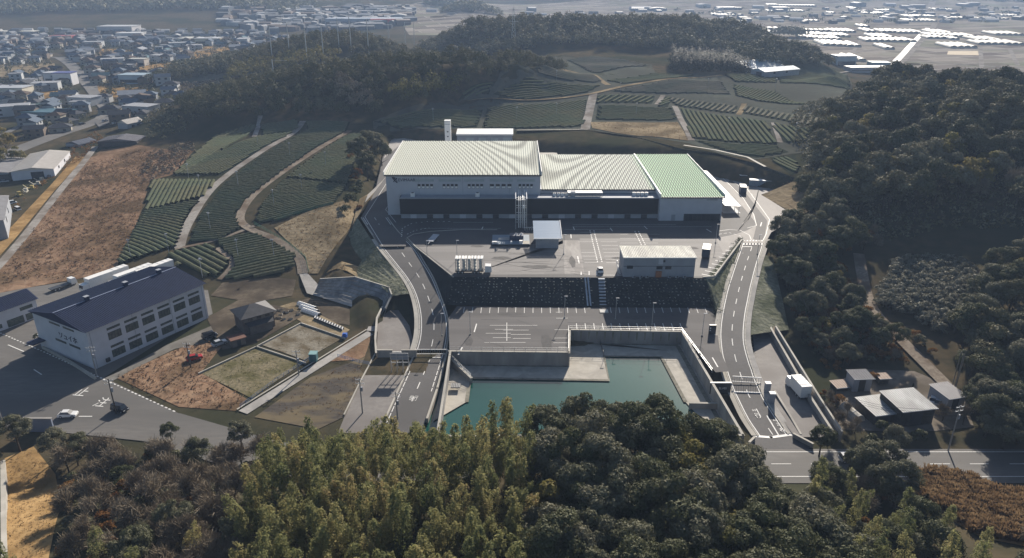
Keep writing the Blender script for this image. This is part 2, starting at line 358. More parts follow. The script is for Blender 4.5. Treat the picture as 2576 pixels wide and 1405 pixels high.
M_BAMB = leafmat('bamboo leaves', [(.085,.105,.042),(.14,.158,.065),(.205,.21,.09),(.27,.26,.112),(.34,.295,.13),(.34,.24,.12)], .45, .7, .1, .4)
M_CONI = leafmat('conifer needles', [(.016,.021,.013),(.03,.034,.018),(.05,.045,.022)], .06, .7, .05)
M_TWIG = leafmat('bare twigs', [(.16,.13,.095),(.22,.18,.13),(.27,.225,.165),(.20,.175,.14)], 0, .9, 0.0)
M_RUST = leafmat('rust brown leaves', [(.12,.058,.024),(.19,.095,.038),(.24,.135,.052),(.16,.10,.05)], .3, .8, 0.0)
M_PAMPAS = leafmat('dry reeds', [(.19,.125,.065),(.26,.175,.095),(.32,.235,.135)], .3, .8, 0.0)
PROTO = {}
STORE = (0,-4000,-9)
def proto(kind, builder, parts):
    """one root with its parts, kept until the first placement uses it"""
    t = bpy.data.objects.new(kind, None); COL.objects.link(t); t.empty_display_size = .1
    builder(t); PROTO.setdefault(kind, []).append(t)
def broad(kind, R_, Hc, base, lobes, per, leaf, m, trunk=True):
    def f(t):
        V, F, T = crown(R_, Hc, base, lobes, per, leaf); npmesh('crown', V, F, m, t, T)
        if trunk: trunkmesh(base+Hc*.6, .05*R_+.08, R_*.6).build('trunk', M_TRUNK, t)
    proto(kind, f, 2)
for i in range(5): broad('broadleaf_tree', R.uniform(3.6,4.8), R.uniform(6,8), R.uniform(2.5,4), 26, 400, .28, M_EVER)
for i in range(4): broad('evergreen_oak', R.uniform(3.8,4.8), R.uniform(7,9), R.uniform(3,4.5), 13, 190, .52, M_EVERD)
for i in range(2): broad('golden_tree', R.uniform(2.6,3.4), R.uniform(5,7), 2, 12, 240, .36, M_GOLD)
for i in range(3): broad('shrub', R.uniform(1.0,1.5), R.uniform(1.5,2.3), -.1, 7, 60, .28, M_EVER, False)
M_PALE = leafmat('pale orchard leaves', [(.12,.12,.085),(.18,.175,.13),(.25,.24,.185),(.21,.18,.11)], .2, .7, .1)
for i in range(3): broad('pale_fruit_tree', R.uniform(1.0,1.4), R.uniform(1.4,2.0), -.05, 8, 70, .27, M_PALE)
for i in range(3): broad('rust_shrub', R.uniform(1.2,1.8), R.uniform(1.6,2.6), -.2, 8, 70, .26, M_RUST, False)
def bamboo(t):
    h = R.uniform(9.5,13); lean = R.uniform(.6,2.0); a0 = R.uniform(0,6.28); n = 620
    ns = 40; n = ns*34; fs = np.sort(rng.uniform(.24,1,ns)); azs = np.arange(ns)*2.4+rng.normal(0,.5,ns); W_ = R.uniform(1.35,1.85)
    k = np.repeat(np.arange(ns),34); f = np.clip(fs[k]+rng.normal(0,.022,n),.2,1.02); s = f**3
    cx = np.cos(a0)*lean*s; cy = np.sin(a0)*lean*s; cz = h*(f-.03*s*lean)
    w = W_*np.clip((1.06-f)**.5*1.4,.2,1.0)*np.clip((f-.12)*3,.35,1)
    q = rng.uniform(.1,1,n)**.7; az = azs[k]+rng.normal(0,.34,n)*(1.3-q); rr = w*q
    C = np.stack([cx+np.cos(az)*rr, cy+np.sin(az)*rr, cz+rr*.25-rr*rr*.34+rng.normal(0,.1,n)], 1)
    N_ = np.stack([np.cos(az)*.7, np.sin(az)*.7, np.full(n,.7)],1)
    V, F = leafquads(C, N_, rng.uniform(.26,.52,n), .42, .55); npmesh('crown', V, F, M_BAMB, t, np.clip(rng.normal(0,.14,n)+rng.uniform(.25,.75,ns)[k]+(f-.6)*.3,0,1))
    b = MB(); pts = [Vector((math.cos(a0)*lean*q**3, math.sin(a0)*lean*q**3, h*q)) for q in (0,.3,.55,.75,.9)]; pts[0].z = -.5
    for p, q in zip(pts, pts[1:]): b.tube(p, q, .06, .05, 5)
    b.build('culm', mat('bamboo culm', (.16,.17,.06), (.22,.22,.09), 2, .5), t)
for i in range(9): proto('bamboo', bamboo, 2)
def cedar(t):
    h = R.uniform(10,13); n = 1000; f = rng.uniform(.12,1,n)**.9; az = rng.uniform(0,6.283,n); lay = np.floor(f*16)/16
    rr = (2.3*(1-f)**.8+.12)*(.55+.45*rng.uniform(0,1,n))*(1-.25*np.sin((f-lay)*16*3.14)); C = np.stack([np.cos(az)*rr, np.sin(az)*rr, f*h-rr*.35],1)
    V, F = leafquads(C, np.stack([np.cos(az),np.sin(az),np.full(n,.5)],1), rng.uniform(.4,.8,n), .7, .4); npmesh('crown', V, F, M_CONI, t, rng.uniform(0,1,n))
    MB().tube((0,0,-.5),(0,0,h*.9),.2,.04).build('trunk', M_TRUNK, t)
for i in range(3): proto('conifer', cedar, 2)
def bare(t):
    segs = []
    def grow(p, d, l, r, lv):
        q = p+d*l; segs.append((p, q, r, r*.62))
        if lv == 0: return
        for _ in range(3 if lv > 1 else 5):
            e = (d*R.uniform(.6,1)+Vector((R.gauss(0,.5),R.gauss(0,.5),R.gauss(.1,.35)))).normalized(); grow(q if R.random()<.6 else p.lerp(q,R.uniform(.5,1)), e, l*R.uniform(.55,.8), r*.58, lv-1)
    grow(Vector((0,0,-.4)), Vector((R.uniform(-.1,.1),R.uniform(-.1,.1),1)).normalized(), R.uniform(2.0,2.8), .16, 4)
    b = MB()
    for p, q, r, r2 in segs:
        if r > .028: b.tube(p, q, r, r2, 4, False)
    b.build('trunk', M_TRUNK, t)
    tips = [q for p,q,r,r2 in segs if r < .07]; mids = [p.lerp(q,.5) for p,q,r,r2 in segs if r < .07]
    C = np.array([tuple(v) for v in tips+mids]); C = np.repeat(C, 3, 0)+rng.normal(0,.35,(len(C)*3,3)); n = len(C)
    d = C-np.array([0,0,2.5]); d /= np.linalg.norm(d,axis=1)[:,None]; d = d+rng.normal(0,.5,(n,3)); d /= np.linalg.norm(d,axis=1)[:,None]
    s = np.cross(d, rng.normal(0,1,(n,3))); s /= np.linalg.norm(s,axis=1)[:,None]; L_ = rng.uniform(.35,.8,(n,1)); W = .035
    V = np.stack([C-d*L_-s*W, C-d*L_+s*W, C+d*L_+s*W*.5, C+d*L_-s*W*.5],1).reshape(-1,3)
    npmesh('twigs', V, np.arange(n*4).reshape(n,4), M_TWIG, t, rng.uniform(0,1,n))
for i in range(5): proto('bare_tree', bare, 2)
def reed(t):
    n = 260; az = rng.uniform(0,6.283,n); r0 = rng.uniform(0,.7,n); h = rng.uniform(.8,1.9,n); C0 = np.stack([np.cos(az)*r0,np.sin(az)*r0,np.zeros(n)],1); tip = C0+np.stack([np.cos(az)*.45+rng.normal(0,.2,n),np.sin(az)*.45+rng.normal(0,.2,n),h],1)
    s = np.stack([-np.sin(az),np.cos(az),np.zeros(n)],1)*.05; V = np.stack([C0-s,C0+s,tip+s*1.4,tip-s*1.4],1).reshape(-1,3)
    npmesh('plume', V, np.arange(n*4).reshape(n,4), M_PAMPAS, t, rng.uniform(0,1,n))
for i in range(2): proto('dry_reed', reed, 1)
USED = {}
def plant(kind, x, y, z=None, label=None, cat=None, group=None, sc=1.0, which=None, name=None):
    k = R.randrange(len(PROTO[kind])) if which is None else which; p = PROTO[kind][k]
    if z is None: z = H(x, y)
    loc = (x, y, z-.15); rz = R.uniform(0, 6.283)
    if not USED.get((kind,k)):
        USED[(kind,k)] = True; CH[p.name] = list(p.children)
        o = p; o.location = loc; o.rotation_euler = (0,0,rz); o.scale = (sc,sc,sc) if not isinstance(sc, tuple) else sc
    else: o = dup(p, loc, rz, sc=sc)
    tag(o, label, cat or kind.replace('_',' '), group); return o
def mass(name, pts, m, size, per=34, leaf=1.6, label=None, hgt=1.0, conic=False):
    """a far wood that reads as one mass: many crowns of leaf clumps in one mesh. pts (n,3), size (n,)"""
    n = len(pts); pts = np.asarray(pts); size = np.asarray(size)
    D = rng.normal(0,1,(n,per,3)); D[...,2] = np.abs(D[...,2])*.95-.12; D /= np.linalg.norm(D,axis=2)[...,None]
    if conic:
        f = rng.uniform(0,1,(n,per,1)); D = np.concatenate([D[...,:2]/np.linalg.norm(D[...,:2],axis=2)[...,None]*(1-f*.75)*.85, f*1.7],2)
    if per >= 90 and not conic:
        nl = 7; pl = per//nl; per = nl*pl; D = D[:,:per]; ld = rng.normal(0,1,(n,nl,3)); ld[...,2] = np.abs(ld[...,2])*.8+.1; ld /= np.linalg.norm(ld,axis=2)[...,None]; ld[:,0] = (0,0,.9)
        off = np.repeat(ld*rng.uniform(.5,.72,(n,nl,1)), pl, 1); lr = np.repeat(rng.uniform(.34,.52,(n,nl,1)), pl, 1); D[...,2] = np.where(D[...,2]<-.1, -D[...,2], D[...,2])
        C = pts[:,None,:]+(off+D*lr*rng.uniform(.85,1.06,(n,per,1)))*size[:,None,None]*np.array([1,1,hgt])
        To = np.clip(np.repeat(rng.normal(0,.12,(n,nl)),pl,1)+rng.normal(0,.06,(n,per))+rng.uniform(.05,.9,(n,1)),0,1)
        V, F = leafquads(C.reshape(-1,3), D.reshape(-1,3), np.repeat(size,per)*leaf*rng.uniform(.7,1.2,n*per)/2.2, 1, .25)
        o = npmesh(name, V, F, m, None, To.ravel()); o['kind'] = 'stuff'; o['label'] = label; return o
    rr = rng.uniform(.75,1.1,(n,per,1)); C = pts[:,None,:]+D*rr*size[:,None,None]*np.array([1,1,hgt]); To = np.clip(rng.normal(0,.14,(n,per))+rng.uniform(.1,.9,(n,1)),0,1)
    V, F = leafquads(C.reshape(-1,3), D.reshape(-1,3), np.repeat(size,per)*leaf*rng.uniform(.7,1.2,n*per)/2.2, 1, .22)
    o = npmesh(name, V, F, m, None, To.ravel()); o['kind'] = 'stuff'
    if label: o['label'] = label
    return o
def scatter(poly, spacing, jitter=.38):
    """jittered grid points of a world polygon"""
    xs = [p[0] for p in poly]; ys = [p[1] for p in poly]; out = []; y = min(ys); r = 0
    while y < max(ys):
        x = min(xs)+(spacing/2 if r%2 else 0)
        while x < max(xs):
            q = (x+R.uniform(-jitter,jitter)*spacing, y+R.uniform(-jitter,jitter)*spacing)
            if inside(poly, *q): out.append(q)
            x += spacing
        y += spacing*.87; r += 1
    return out
def gpoly(pxs): return [tuple(p[:2]) for p in GN(pxs)]
def project(x, y, z):
    yc = y*math.cos(TH)+(CAMH-z)*math.sin(TH); v = y*math.sin(TH)-(CAMH-z)*math.cos(TH)
    return 1288+FPX*x/yc, 702.5-FPX*v/yc
# ---------------------------------------------------------------- the wooded hill below the camera
TRK = [(107,206),(107.5,196),(105,184),(104.5,175),(106,163),(105.5,152)]
YARD = gpoly([(2095,930),(2170,915),(2440,915),(2470,1095),(2100,1100)]); TRK = [tuple(p[:2]) for p in GN([(2160,640),(2170,700),(2195,780),(2260,850),(2330,920),(2395,985)])]
def trackside(x, y):
    """distance to the dirt track"""
    p = Vector((x,y)); best = 99
    for a, b in zip(TRK, TRK[1:]):
        a = Vector(a); b = Vector(b); t = max(0,min(1,(p-a).dot(b-a)/(b-a).length_squared)); best = min(best,(p-a-(b-a)*t).length)
    return best
def blocked(x, y, tall=True):
    d = trackside(x, y); return d < 3.2 or (tall and d < 8 and x < 107) or inside(YARD, x, y)
def row_of(v, cuts, names):
    for c, n in zip(cuts, names):
        if v < c: return n
    return names[-1]
grove = [(-44,106),(-37,117),(-20,121),(2,121),(4,95),(3,64),(-24,62),(-36,72),(-42,90)]
for x, y in scatter(grove, 2.95, .42):
    dp = row_of(y, (72,80,88,96,104,110,116), ('in the lowest rows','low in the grove','below the middle','in the middle rows','above the middle','high in the grove','behind the front rows','along the pond edge'))
    wx = row_of(x, (-37,-30,-23,-16,-9,-3), ('on the flank by the bare wood','near the bare wood','left of the gate lot axis','at the grove centre','right of centre','close to the dark dome','touching the dark dome'))
    plant('bamboo', x, y, sc=R.uniform(.85,1.15), label=f'feathery bamboo {dp}, {wx}', cat='bamboo', group=f'bamboo {dp} {wx}')
for x, y in [(-58,74),(-54,80),(-50,73),(-61,84),(-47,84),(-66,70),(-50,66),(-44,72),(-57,64),(-70,79)]:
    plant('bamboo', x, y, sc=R.uniform(.7,.95), label='lone yellow bamboo plume rising out of the bare brown wood', cat='bamboo', group='bamboo plumes among the bare trees')
for x, y in [(53,100),(56,96),(59,100),(62,95),(50,92),(55,89),(61,89),(66,98),(50,99),(58,84),(64,85),(53,82),(49,84),(68,91),(56,78),(61,79),(66,80),(51,75),(47,79),(70,85),(59,73),(64,74),(54,104),(60,105)]:
    plant('bamboo', x, y, sc=R.uniform(.8,1.05), label=f'golden bamboo between dome and orange bank, {row_of(y,(80,90,98),("at the bottom","low down","halfway","nearest the public road"))}', cat='bamboo', group=f'golden bamboos {row_of(y,(80,90,98),("at the bottom","low down","halfway","nearest the public road"))}')
dome = [(5,118),(22,121),(33,116),(42,104),(49,90),(46,76),(36,62),(4,60),(5,90)]
for x, y in scatter(dome, 5.0, .36):
    k = 'golden_tree' if R.random() < .12 else 'broadleaf_tree'
    dp = row_of(y, (72,84,96,108), ('at the foot of the dome','low on the dome','halfway up the dome','high on the dome','on the crest facing the pond'))
    wx = row_of(x, (13,22,31,40), ('beside the bamboo','left of its middle','in its middle','right of its middle','by the entrance road'))
    plant(k, x, y, sc=R.uniform(.95,1.25), label=f'{"olive brown" if k=="golden_tree" else "dark green"} tree {dp}, {wx}', cat='tree', group=f'{k.replace("_"," ")}s {dp} {wx}')
for x, y, s in [(40,86,1),(33,70,.8),(70,100,.7)]: plant('conifer', x, y, sc=s, label='pointed reddish conifer standing among round broadleaf crowns', cat='conifer', group='pointed conifers in the foreground wood')
# bare wood at the lower left
clearing = gpoly([(15,1150),(90,1130),(140,1200),(150,1290),(90,1420),(0,1420)])
wood = [(-118,122),(-96,124),(-72,126),(-46,122),(-43,104),(-42,88),(-36,70),(-40,60),(-74,58),(-84,76),(-92,96)]
for x, y in scatter(wood, 3.7, .4):
    if inside(clearing, x, y) or project(x,y,H(x,y)+5)[0] < 150 and y < 116: continue
    r = R.random(); z = row_of(y, (70,80,90,100,110), ('at the very bottom','low in the wood','below the middle','in the middle','in the upper half','along the public road')); q = row_of(x, (-84,-72,-60,-50), ('by the ochre clearing','left of the middle','in the thick','right of the middle','by the bamboo'))
    if r < .62: plant('bare_tree', x, y, sc=R.uniform(.9,1.25), label=f'leafless brown tree {z}, {q}', cat='tree', group=f'bare trees {z} {q}')
    elif r < .80: plant('shrub', x, y, sc=R.uniform(1.2,2), label=f'evergreen bush in the bare wood, {z}, {q}', cat='shrub', group=f'evergreen bushes {z} {q}')
    elif r < .92: plant('rust_shrub', x, y, sc=R.uniform(.9,1.5), label=f'brown bush in the bare wood, {z}, {q}', cat='shrub', group=f'brown bushes {z} {q}')
    else: plant('broadleaf_tree', x, y, sc=R.uniform(.5,.75), label=f'round evergreen in the bare wood, {z}, {q}', cat='tree', group=f'evergreens {z} {q}')
for px, py, s in [(35,1085,.8),(600,1085,.75),(420,1060,.5),(190,1100,.55)]:
    v = P(px, py, 5); plant('broadleaf_tree', v.x, v.y, sc=s, label=f'dark round evergreen {"beside the blue grey wall" if px<100 else "at the top edge of the bare wood"}', cat='tree', group='dark evergreens on the edge of the bare wood')
# mixed wood and orange bank at the lower right
for x, y in scatter([(58,115),(76,116),(96,116),(120,115),(120,107),(60,107)], 4.3, .4):
    if any(inside([(2270,1170),(2420,1170),(2600,1240),(2600,1380),(2470,1370),(2310,1290)], *project(x, y, H(x,y)+h_)) for h_ in (0,4,8)): continue
    k = R.choices(['broadleaf_tree','bare_tree','golden_tree'],[5,2,1])[0]; n_ = {'broadleaf_tree':'grey green tree','bare_tree':'leafless tree','golden_tree':'yellow green tree'}[k]; q = row_of(x, (72,86,102), ('by the entrance mouth','right of the entrance mouth','before the tin sheds','below the utility pole'))
    plant(k, x, y, sc=R.uniform(.75,1.05), label=f'{n_} along the near side of the public road, {q}', cat='tree', group=f'{n_}s along the public road {q}')
for x, y in scatter([(66,117),(80,115),(100,113),(118,112),(118,92),(96,66),(60,60),(48,60),(46,72),(52,80),(50,104),(56,112)], 4.2, .4):
    px, py = project(x, y, H(x,y)+4)
    if any(inside([(2270,1170),(2420,1170),(2600,1240),(2600,1360),(2470,1360),(2310,1280)], *project(x, y, H(x,y)+h_)) for h_ in (0,3.5,7)): continue
    r = R.random(); q = 'beyond the orange bank' if y > 100 else 'below the orange bank'
    if r < .36: plant('broadleaf_tree', x, y, sc=R.uniform(.55,.9), label=f'grey green broadleaf tree {q}', cat='tree', group=f'broadleaf trees {q}')
    elif r < .62: plant('rust_shrub', x, y, sc=R.uniform(1,1.8), label=f'orange brown bush {q}', cat='shrub', group=f'orange bushes {q}')
    elif r < .8: plant('bare_tree', x, y, sc=R.uniform(.7,1.0), label=f'thin leafless tree {q}', cat='tree', group=f'leafless trees {q}')
    else: plant('shrub', x, y, sc=R.uniform(1.3,2.2), label=f'low evergreen bush {q}', cat='shrub', group=f'low bushes {q}')
bank = gpoly([(2290,1190),(2420,1190),(2600,1270),(2600,1370),(2470,1350),(2320,1260)])
for x, y in scatter(bank, 1.5, .45):
    plant('dry_reed', x, y, sc=R.uniform(.8,1.3), label='tuft of orange dry reed on the bank at the lower right', cat='reed', group='dry reeds on the orange bank')
# brush and trees between the truck yard and the dirt track
for x, y in scatter([(77,172),(80,190),(84,212),(90,236),(112,246),(124,232),(110,214),(104,190),(101,175),(104,158),(96,150),(86,152)], 3.7, .42):
    r = R.random(); px, py = project(x, y, H(x,y))
    q = row_of(y, (165,195), ('near the tin sheds','in the middle of the brush','at the upper end of the brush'))
    if blocked(x, y, r < .6): continue
    if r < .40: plant('broadleaf_tree', x, y, sc=R.uniform(.5,.85), label=f'grey green tree right of the truck yard, {q}', cat='tree', group=f'trees right of the truck yard {q}')
    elif r < .60: plant('bare_tree', x, y, sc=R.uniform(.6,.9), label=f'leafless tree right of the truck yard, {q}', cat='tree', group=f'leafless trees right of the truck yard {q}')
    elif r < .90: plant('rust_shrub', x, y, sc=R.uniform(1.3,2.1), label=f'rusty bush right of the truck yard, {q}', cat='shrub', group=f'rusty bushes right of the truck yard {q}')
    else: plant('shrub', x, y, sc=R.uniform(1,1.8), label=f'green bush right of the truck yard, {q}', cat='shrub', group=f'green bushes right of the truck yard {q}')
for px, py, s in [(1960,600,1.25),(1985,575,1.2),(1955,650,1.2),(2000,640,1.15),(1975,690,1.1),(2090,560,1.3),(2050,600,1.25),(2030,545,1.2),(2050,520,1.3),(2020,490,1.2),(2100,620,1.2),(2060,660,1.2),(2010,700,1.0),(2130,600,1.2)]:
    v = G(px, py+30); plant('broadleaf_tree', v.x, v.y, sc=s, label='large round evergreen crowding the apron beside the access road', cat='tree', group='evergreens by the apron')
for x, y in scatter(gpoly([(2205,770),(2240,680),(2330,650),(2430,665),(2470,730),(2450,790),(2380,850),(2290,800)]), 2.7, .3):
    plant('pale_fruit_tree', x, y, sc=R.uniform(1.4,2.0), label='pale grey green fruit tree in the orchard beside the dirt track', cat='tree', group='orchard trees above the dirt track')
# ---------------------------------------------------------------- the big hill on the right
hill = [(128,318),(122,296),(116,262),(112,240),(126,232),(150,236),(176,226),(190,205),(168,188),(146,196),(128,172),(122,150),(120,120),(150,105),(190,120),(250,200),(330,260),(340,400),(260,440),(190,455),(160,420),(140,370),(131,335)]
orch = gpoly([(2205,780),(2240,660),(2330,640),(2450,650),(2490,730),(2460,800),(2380,870),(2280,820)])
hp = []
for x, y in scatter(hill, 7.9, .38):
    z = H(x, y); px, py = project(x, y, z+5)
    if px > 2720 or inside(orch, x, y) or blocked(x, y) or (y < 246 and 104 < x < 166): continue
    tx, ty = project(x, y, z+12)
    if ty < 500 and tx < np.interp(ty, [165,195,235,280,320,400,500], [2265,2200,2150,2090,2055,2040,2040]): continue
    hp.append((y+abs(x)*.5, x, y, z))
hp.sort(); far = []
hk = 0
for i, (_, x, y, z) in enumerate(hp):
    r = R.random()
    if i < 340 and r < .17:
        k = 'bare_tree' if r < .08 else 'golden_tree'; q = row_of(y, (180,230,280), ('near its foot','low on its slope','halfway up','on its upper slope')); e = row_of(x, (150,200), ('towards the apron','in the middle','at the far side')); n_ = 'leafless grey tree' if k == 'bare_tree' else 'brownish yellow tree'
        plant(k, x, y, z, sc=R.uniform(1.3,1.9), label=f'{n_} of the big hill, {q} {e}', cat='tree', group=f'{n_}s of the big hill {q} {e}')
    elif hk < 285:
        hk += 1
        q = row_of(y, (160,190,220,250,280,310), ('at its foot','above the tin sheds','behind the orchard','low on the slope','halfway up','above halfway','on the upper slope'))
        e = row_of(x, (135,160,190,220), ('by the apron','near the apron','in the middle','far across','at the far side'))
        plant('evergreen_oak', x, y, z, sc=R.uniform(.85,1.5), label=f'dark oak of the big hill {q}, {e}', cat='tree', group=f'oaks {q} {e}')
    elif False: pass
    else: far.append((x, y, z+5.5, R.uniform(4.8,6.4)))
f = np.array(far) if far else None
if far: mass('oak_wood', f[:,:3], M_EVERD, f[:,3], 150, .5, 'dark evergreen wood on the crest of the big hill', 1.1)
# undergrowth under the trees of the hill
ug = scatter(hill+[(112,232),(92,236),(80,190)], 3.4, .45); ug = [q for q in ug if not inside(orch, *q)]; a = np.array(ug)
mass('undergrowth', np.stack([a[:,0],a[:,1],Hn(a[:,0],a[:,1])+.2],1), M_EVERD, np.array([R.uniform(1.2,2.4) for _ in ug]), 16, 1.1, 'low dark undergrowth below the trees of the big hill', .8)
print('hill', len(hp))
# ---------------------------------------------------------------- far woods, each one mass
def wood_on(name, pxpoly, sp, m, s0, s1, label, per=60, leaf=.85, up=4.5, hgt=1.25, conic=False):
    poly = gpoly(pxpoly); pts = scatter(poly, sp, .42)
    if not pts: print('empty', name); return
    a = np.array(pts); z = Hn(a[:,0], a[:,1]); s = np.array([R.uniform(s0,s1) for _ in pts])
    print(name, len(pts)); return mass(name, np.stack([a[:,0],a[:,1],z+up*s/((s0+s1)/2)],1), m, s, per, leaf, label, hgt, conic)
def wood_w(name, poly, sp, m, s0, s1, label, per=60, leaf=.85, up=4.5, hgt=1.25, conic=False):
    pts = scatter(poly, sp, .42); a = np.array(pts); z = Hn(a[:,0], a[:,1]); s = np.array([R.uniform(s0,s1) for _ in pts])
    print(name, len(pts)); return mass(name, np.stack([a[:,0],a[:,1],z+up*s/((s0+s1)/2)],1), m, s, per, leaf, label, hgt, conic)
base = gpoly([(480,312),(560,308),(640,303),(750,298),(880,303),(945,300),(1000,284),(1100,262),(1150,250),(1190,228),(1240,206),(1335,172)])
nr = base+[(38,520),(24,560),(-20,565),(-100,545),(-170,520),(-215,470)]
wood_w('near_ridge_wood', nr, 6.4, M_EVERD, 3.4, 5.4, 'dark evergreen ridge between the tea slope and the town', 420, .30, 2.6, 1.5)
wood_w('bare_copse', gpoly([(880,300),(945,298),(935,270),(890,240),(850,215),(830,240),(860,275)]), 3.4, M_TWIG, 2.6, 3.6, 'grey brown leafless copse at the end of the near ridge', 90, .6, 6.5)
wood_w('golden_bamboo_wood', gpoly([(985,262),(1060,232),(1150,225),(1165,243),(1090,262),(1000,282)]), 3.2, M_GOLD, 2.4, 3.4, 'golden bamboo strip at the foot of the near ridge', 80, .6, 7.5)
wood_w('yellow_bamboo_wood', [(-225,585),(-140,600),(-140,625),(-225,620)], 4.5, M_GOLD, 2.6, 3.6, 'yellow bamboo wood on the saddle behind the near ridge', 60, .8, 6)
wood_w('second_ridge_wood', [(-300,620),(-230,615),(-130,630),(-70,640),(-55,665),(-60,690),(-85,720),(-150,760),(-260,740),(-310,680)], 7.5, M_EVERD, 4.2, 6.2, 'dark wooded ridge with pale poles behind the near ridge', 240, .40, 2.8, 1.45)
wood_w('middle_ridge_wood', [(-95,745),(-62,715),(-20,680),(60,672),(140,668),(210,690),(255,710),(285,740),(250,800),(100,830),(-60,820),(-95,780)], 8, M_EVERD, 4.8, 6.8, 'long dark wooded ridge before the plain', 200, .44, 3, 1.4)
wood_w('cedar_block_wood', [(116,548),(172,545),(176,580),(168,600),(122,598)], 4.6, M_CONI, 3.2, 4.0, 'square block of dark cedars behind the tea plateau', 150, .5, 2.4, 1.8, True)
wood_w('knoll_wood', [(178,600),(200,590),(240,600),(268,625),(250,690),(190,680)], 6.5, M_EVERD, 4.4, 6, 'round wooded knoll right of the cedar block', 240, .4, 3, 1.4)
wood_w('left_range_wood', [(-1250,1200),(-950,1240),(-760,1330),(-560,1400),(-420,1440),(-400,1600),(-700,1700),(-1300,1600)], 14, M_EVERD, 7, 10, 'hazy wooded range behind the town', 26, 1.2, 4)
wood_w('islet_wood', [(-130,1440),(-40,1440),(-10,1500),(-60,1560),(-140,1540)], 11, M_EVERD, 6, 8, 'small wooded rise in the plain behind the town', 30, 1.1, 4)
wood_w('islet_wood_distant', [(-200,1790),(-120,1780),(-90,1860),(-200,1900)], 12, M_EVERD, 6, 9, 'low wooded rise farther out in the plain', 26, 1.2, 4)
wood_w('town_knoll_wood', gpoly([(430,185),(520,165),(575,150),(600,190),(520,195),(440,200)]), 6, M_EVERD, 3.2, 4.6, 'dark clump of trees at the edge of the town', 60, .9)
wood_w('far_range_wood', [(-1800,2100),(-500,2180),(-100,2300),(300,2300),(600,2230),(1400,2200),(2800,2200),(2800,3600),(-1800,3600)], 30, M_EVERD, 13, 20, 'pale blue wooded hills closing the plain', 14, 1.3, .2, .7)
v = G(1990, 95); wood_w('plain_grove', [(v.x-18,v.y-15),(v.x+18,v.y-15),(v.x+18,v.y+30),(v.x-18,v.y+30)], 8, M_EVERD, 5, 8, 'dark round grove standing alone in the plain', 50, 1, 6)
# ---------------------------------------------------------------- factory site: pads, roads, slopes
UP = 8.0; LO = 3.0
def pp(pts, z): return [P(a, b, z) for a, b in pts]
upper = [(1140,697),(1775,700),(1862,603),(1872,612),(1925,612),(1940,585),(2008,548),(1915,490),(1968,471),(1880,443),(1778,409),(1640,392),(1500,352),(1290,346),(1075,345),(985,345),(962,400),(945,478),(909,548),(957,621),(1021,620),(1021,600)]
poly3('upper_yard_ground', pp(upper, UP), M_ASPH)
# pale concrete apron right of the factory, laid 4 mm over the asphalt
apron = [(1815,470),(1850,500),(1875,528),(1905,566),(1880,580),(1850,590),(1800,600),(1822,640),(1862,603),(1872,612),(1925,612),(1940,585),(2008,548),(1915,490),(1968,471),(1880,443),(1778,409),(1762,409)]
M_APRON = mat('pale yard concrete', (.27,.25,.232), (.335,.31,.288), .5, .8, .35, c3=(.23,.213,.2), scale3=.09, stretch=(1.4,.4,1))
poly3('apron_pavement', pp(apron, UP+.006), M_APRON)
back = [(1357,385),(1500,390),(1580,378),(1500,353),(1350,349),(1290,349),(985,347),(965,400),(1000,370)]
poly3('rear_yard_pavement', pp(back, UP+.006), M_APRON)
poly3('side_pavement', pp([(945,480),(918,510),(925,490),(962,455),(975,440)], UP+.012), M_CONC)
# band of worn concrete across the upper lot
M_BAND = mat('worn concrete band', (.25,.232,.218), (.31,.29,.272), .7, .8, .35, c3=(.19,.175,.165), scale3=.2, stretch=(2.5,.5,1))
poly3('concrete_strip_pavement', pp([(1416,605),(1458,605),(1470,690),(1420,690)], UP+.008), M_BAND)
M_LOT = mat('lot asphalt with rolled courses', (.155,.145,.139), (.185,.174,.167), .35, .8, .4, c3=(.13,.122,.117), scale3=.12, stretch=(.08,1.6,1))
poly3('upper_lot_pavement', pp([(1052,622),(1420,612),(1416,605),(1420,690),(1180,692),(1146,692)], UP+.005), M_LOT)
poly3('upper_stall_pavement', pp([(1458,600),(1800,600),(1822,640),(1775,696),(1470,693)], UP+.005), M_LOT)
# lower lot with the pond cut out of it
M_LOTL = mat('lower lot asphalt', (.096,.09,.089),(.118,.111,.109),.35,.85,.25,c3=(.08,.075,.074),scale3=.1,stretch=(.12,1.4,1))
poly3('lower_lot_ground', pp([(1150,771),(1792,776),(1800,800),(1810,880),(1835,935),(1800,937),(1714,837),(1432,832),(1430,889),(1131,886),(1128,800)], LO), M_LOTL)
# slope between the lots, its own shade painted into the colour
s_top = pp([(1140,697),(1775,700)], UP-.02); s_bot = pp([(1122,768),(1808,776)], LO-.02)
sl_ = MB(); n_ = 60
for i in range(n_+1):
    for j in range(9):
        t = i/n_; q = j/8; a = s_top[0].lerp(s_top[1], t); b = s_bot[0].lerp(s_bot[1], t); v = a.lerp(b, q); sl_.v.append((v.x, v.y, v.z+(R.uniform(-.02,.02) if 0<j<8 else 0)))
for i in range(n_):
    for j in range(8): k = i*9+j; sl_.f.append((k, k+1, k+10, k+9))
sl_.build('embankment_slope', M_SLOPED)['kind'] = 'structure'
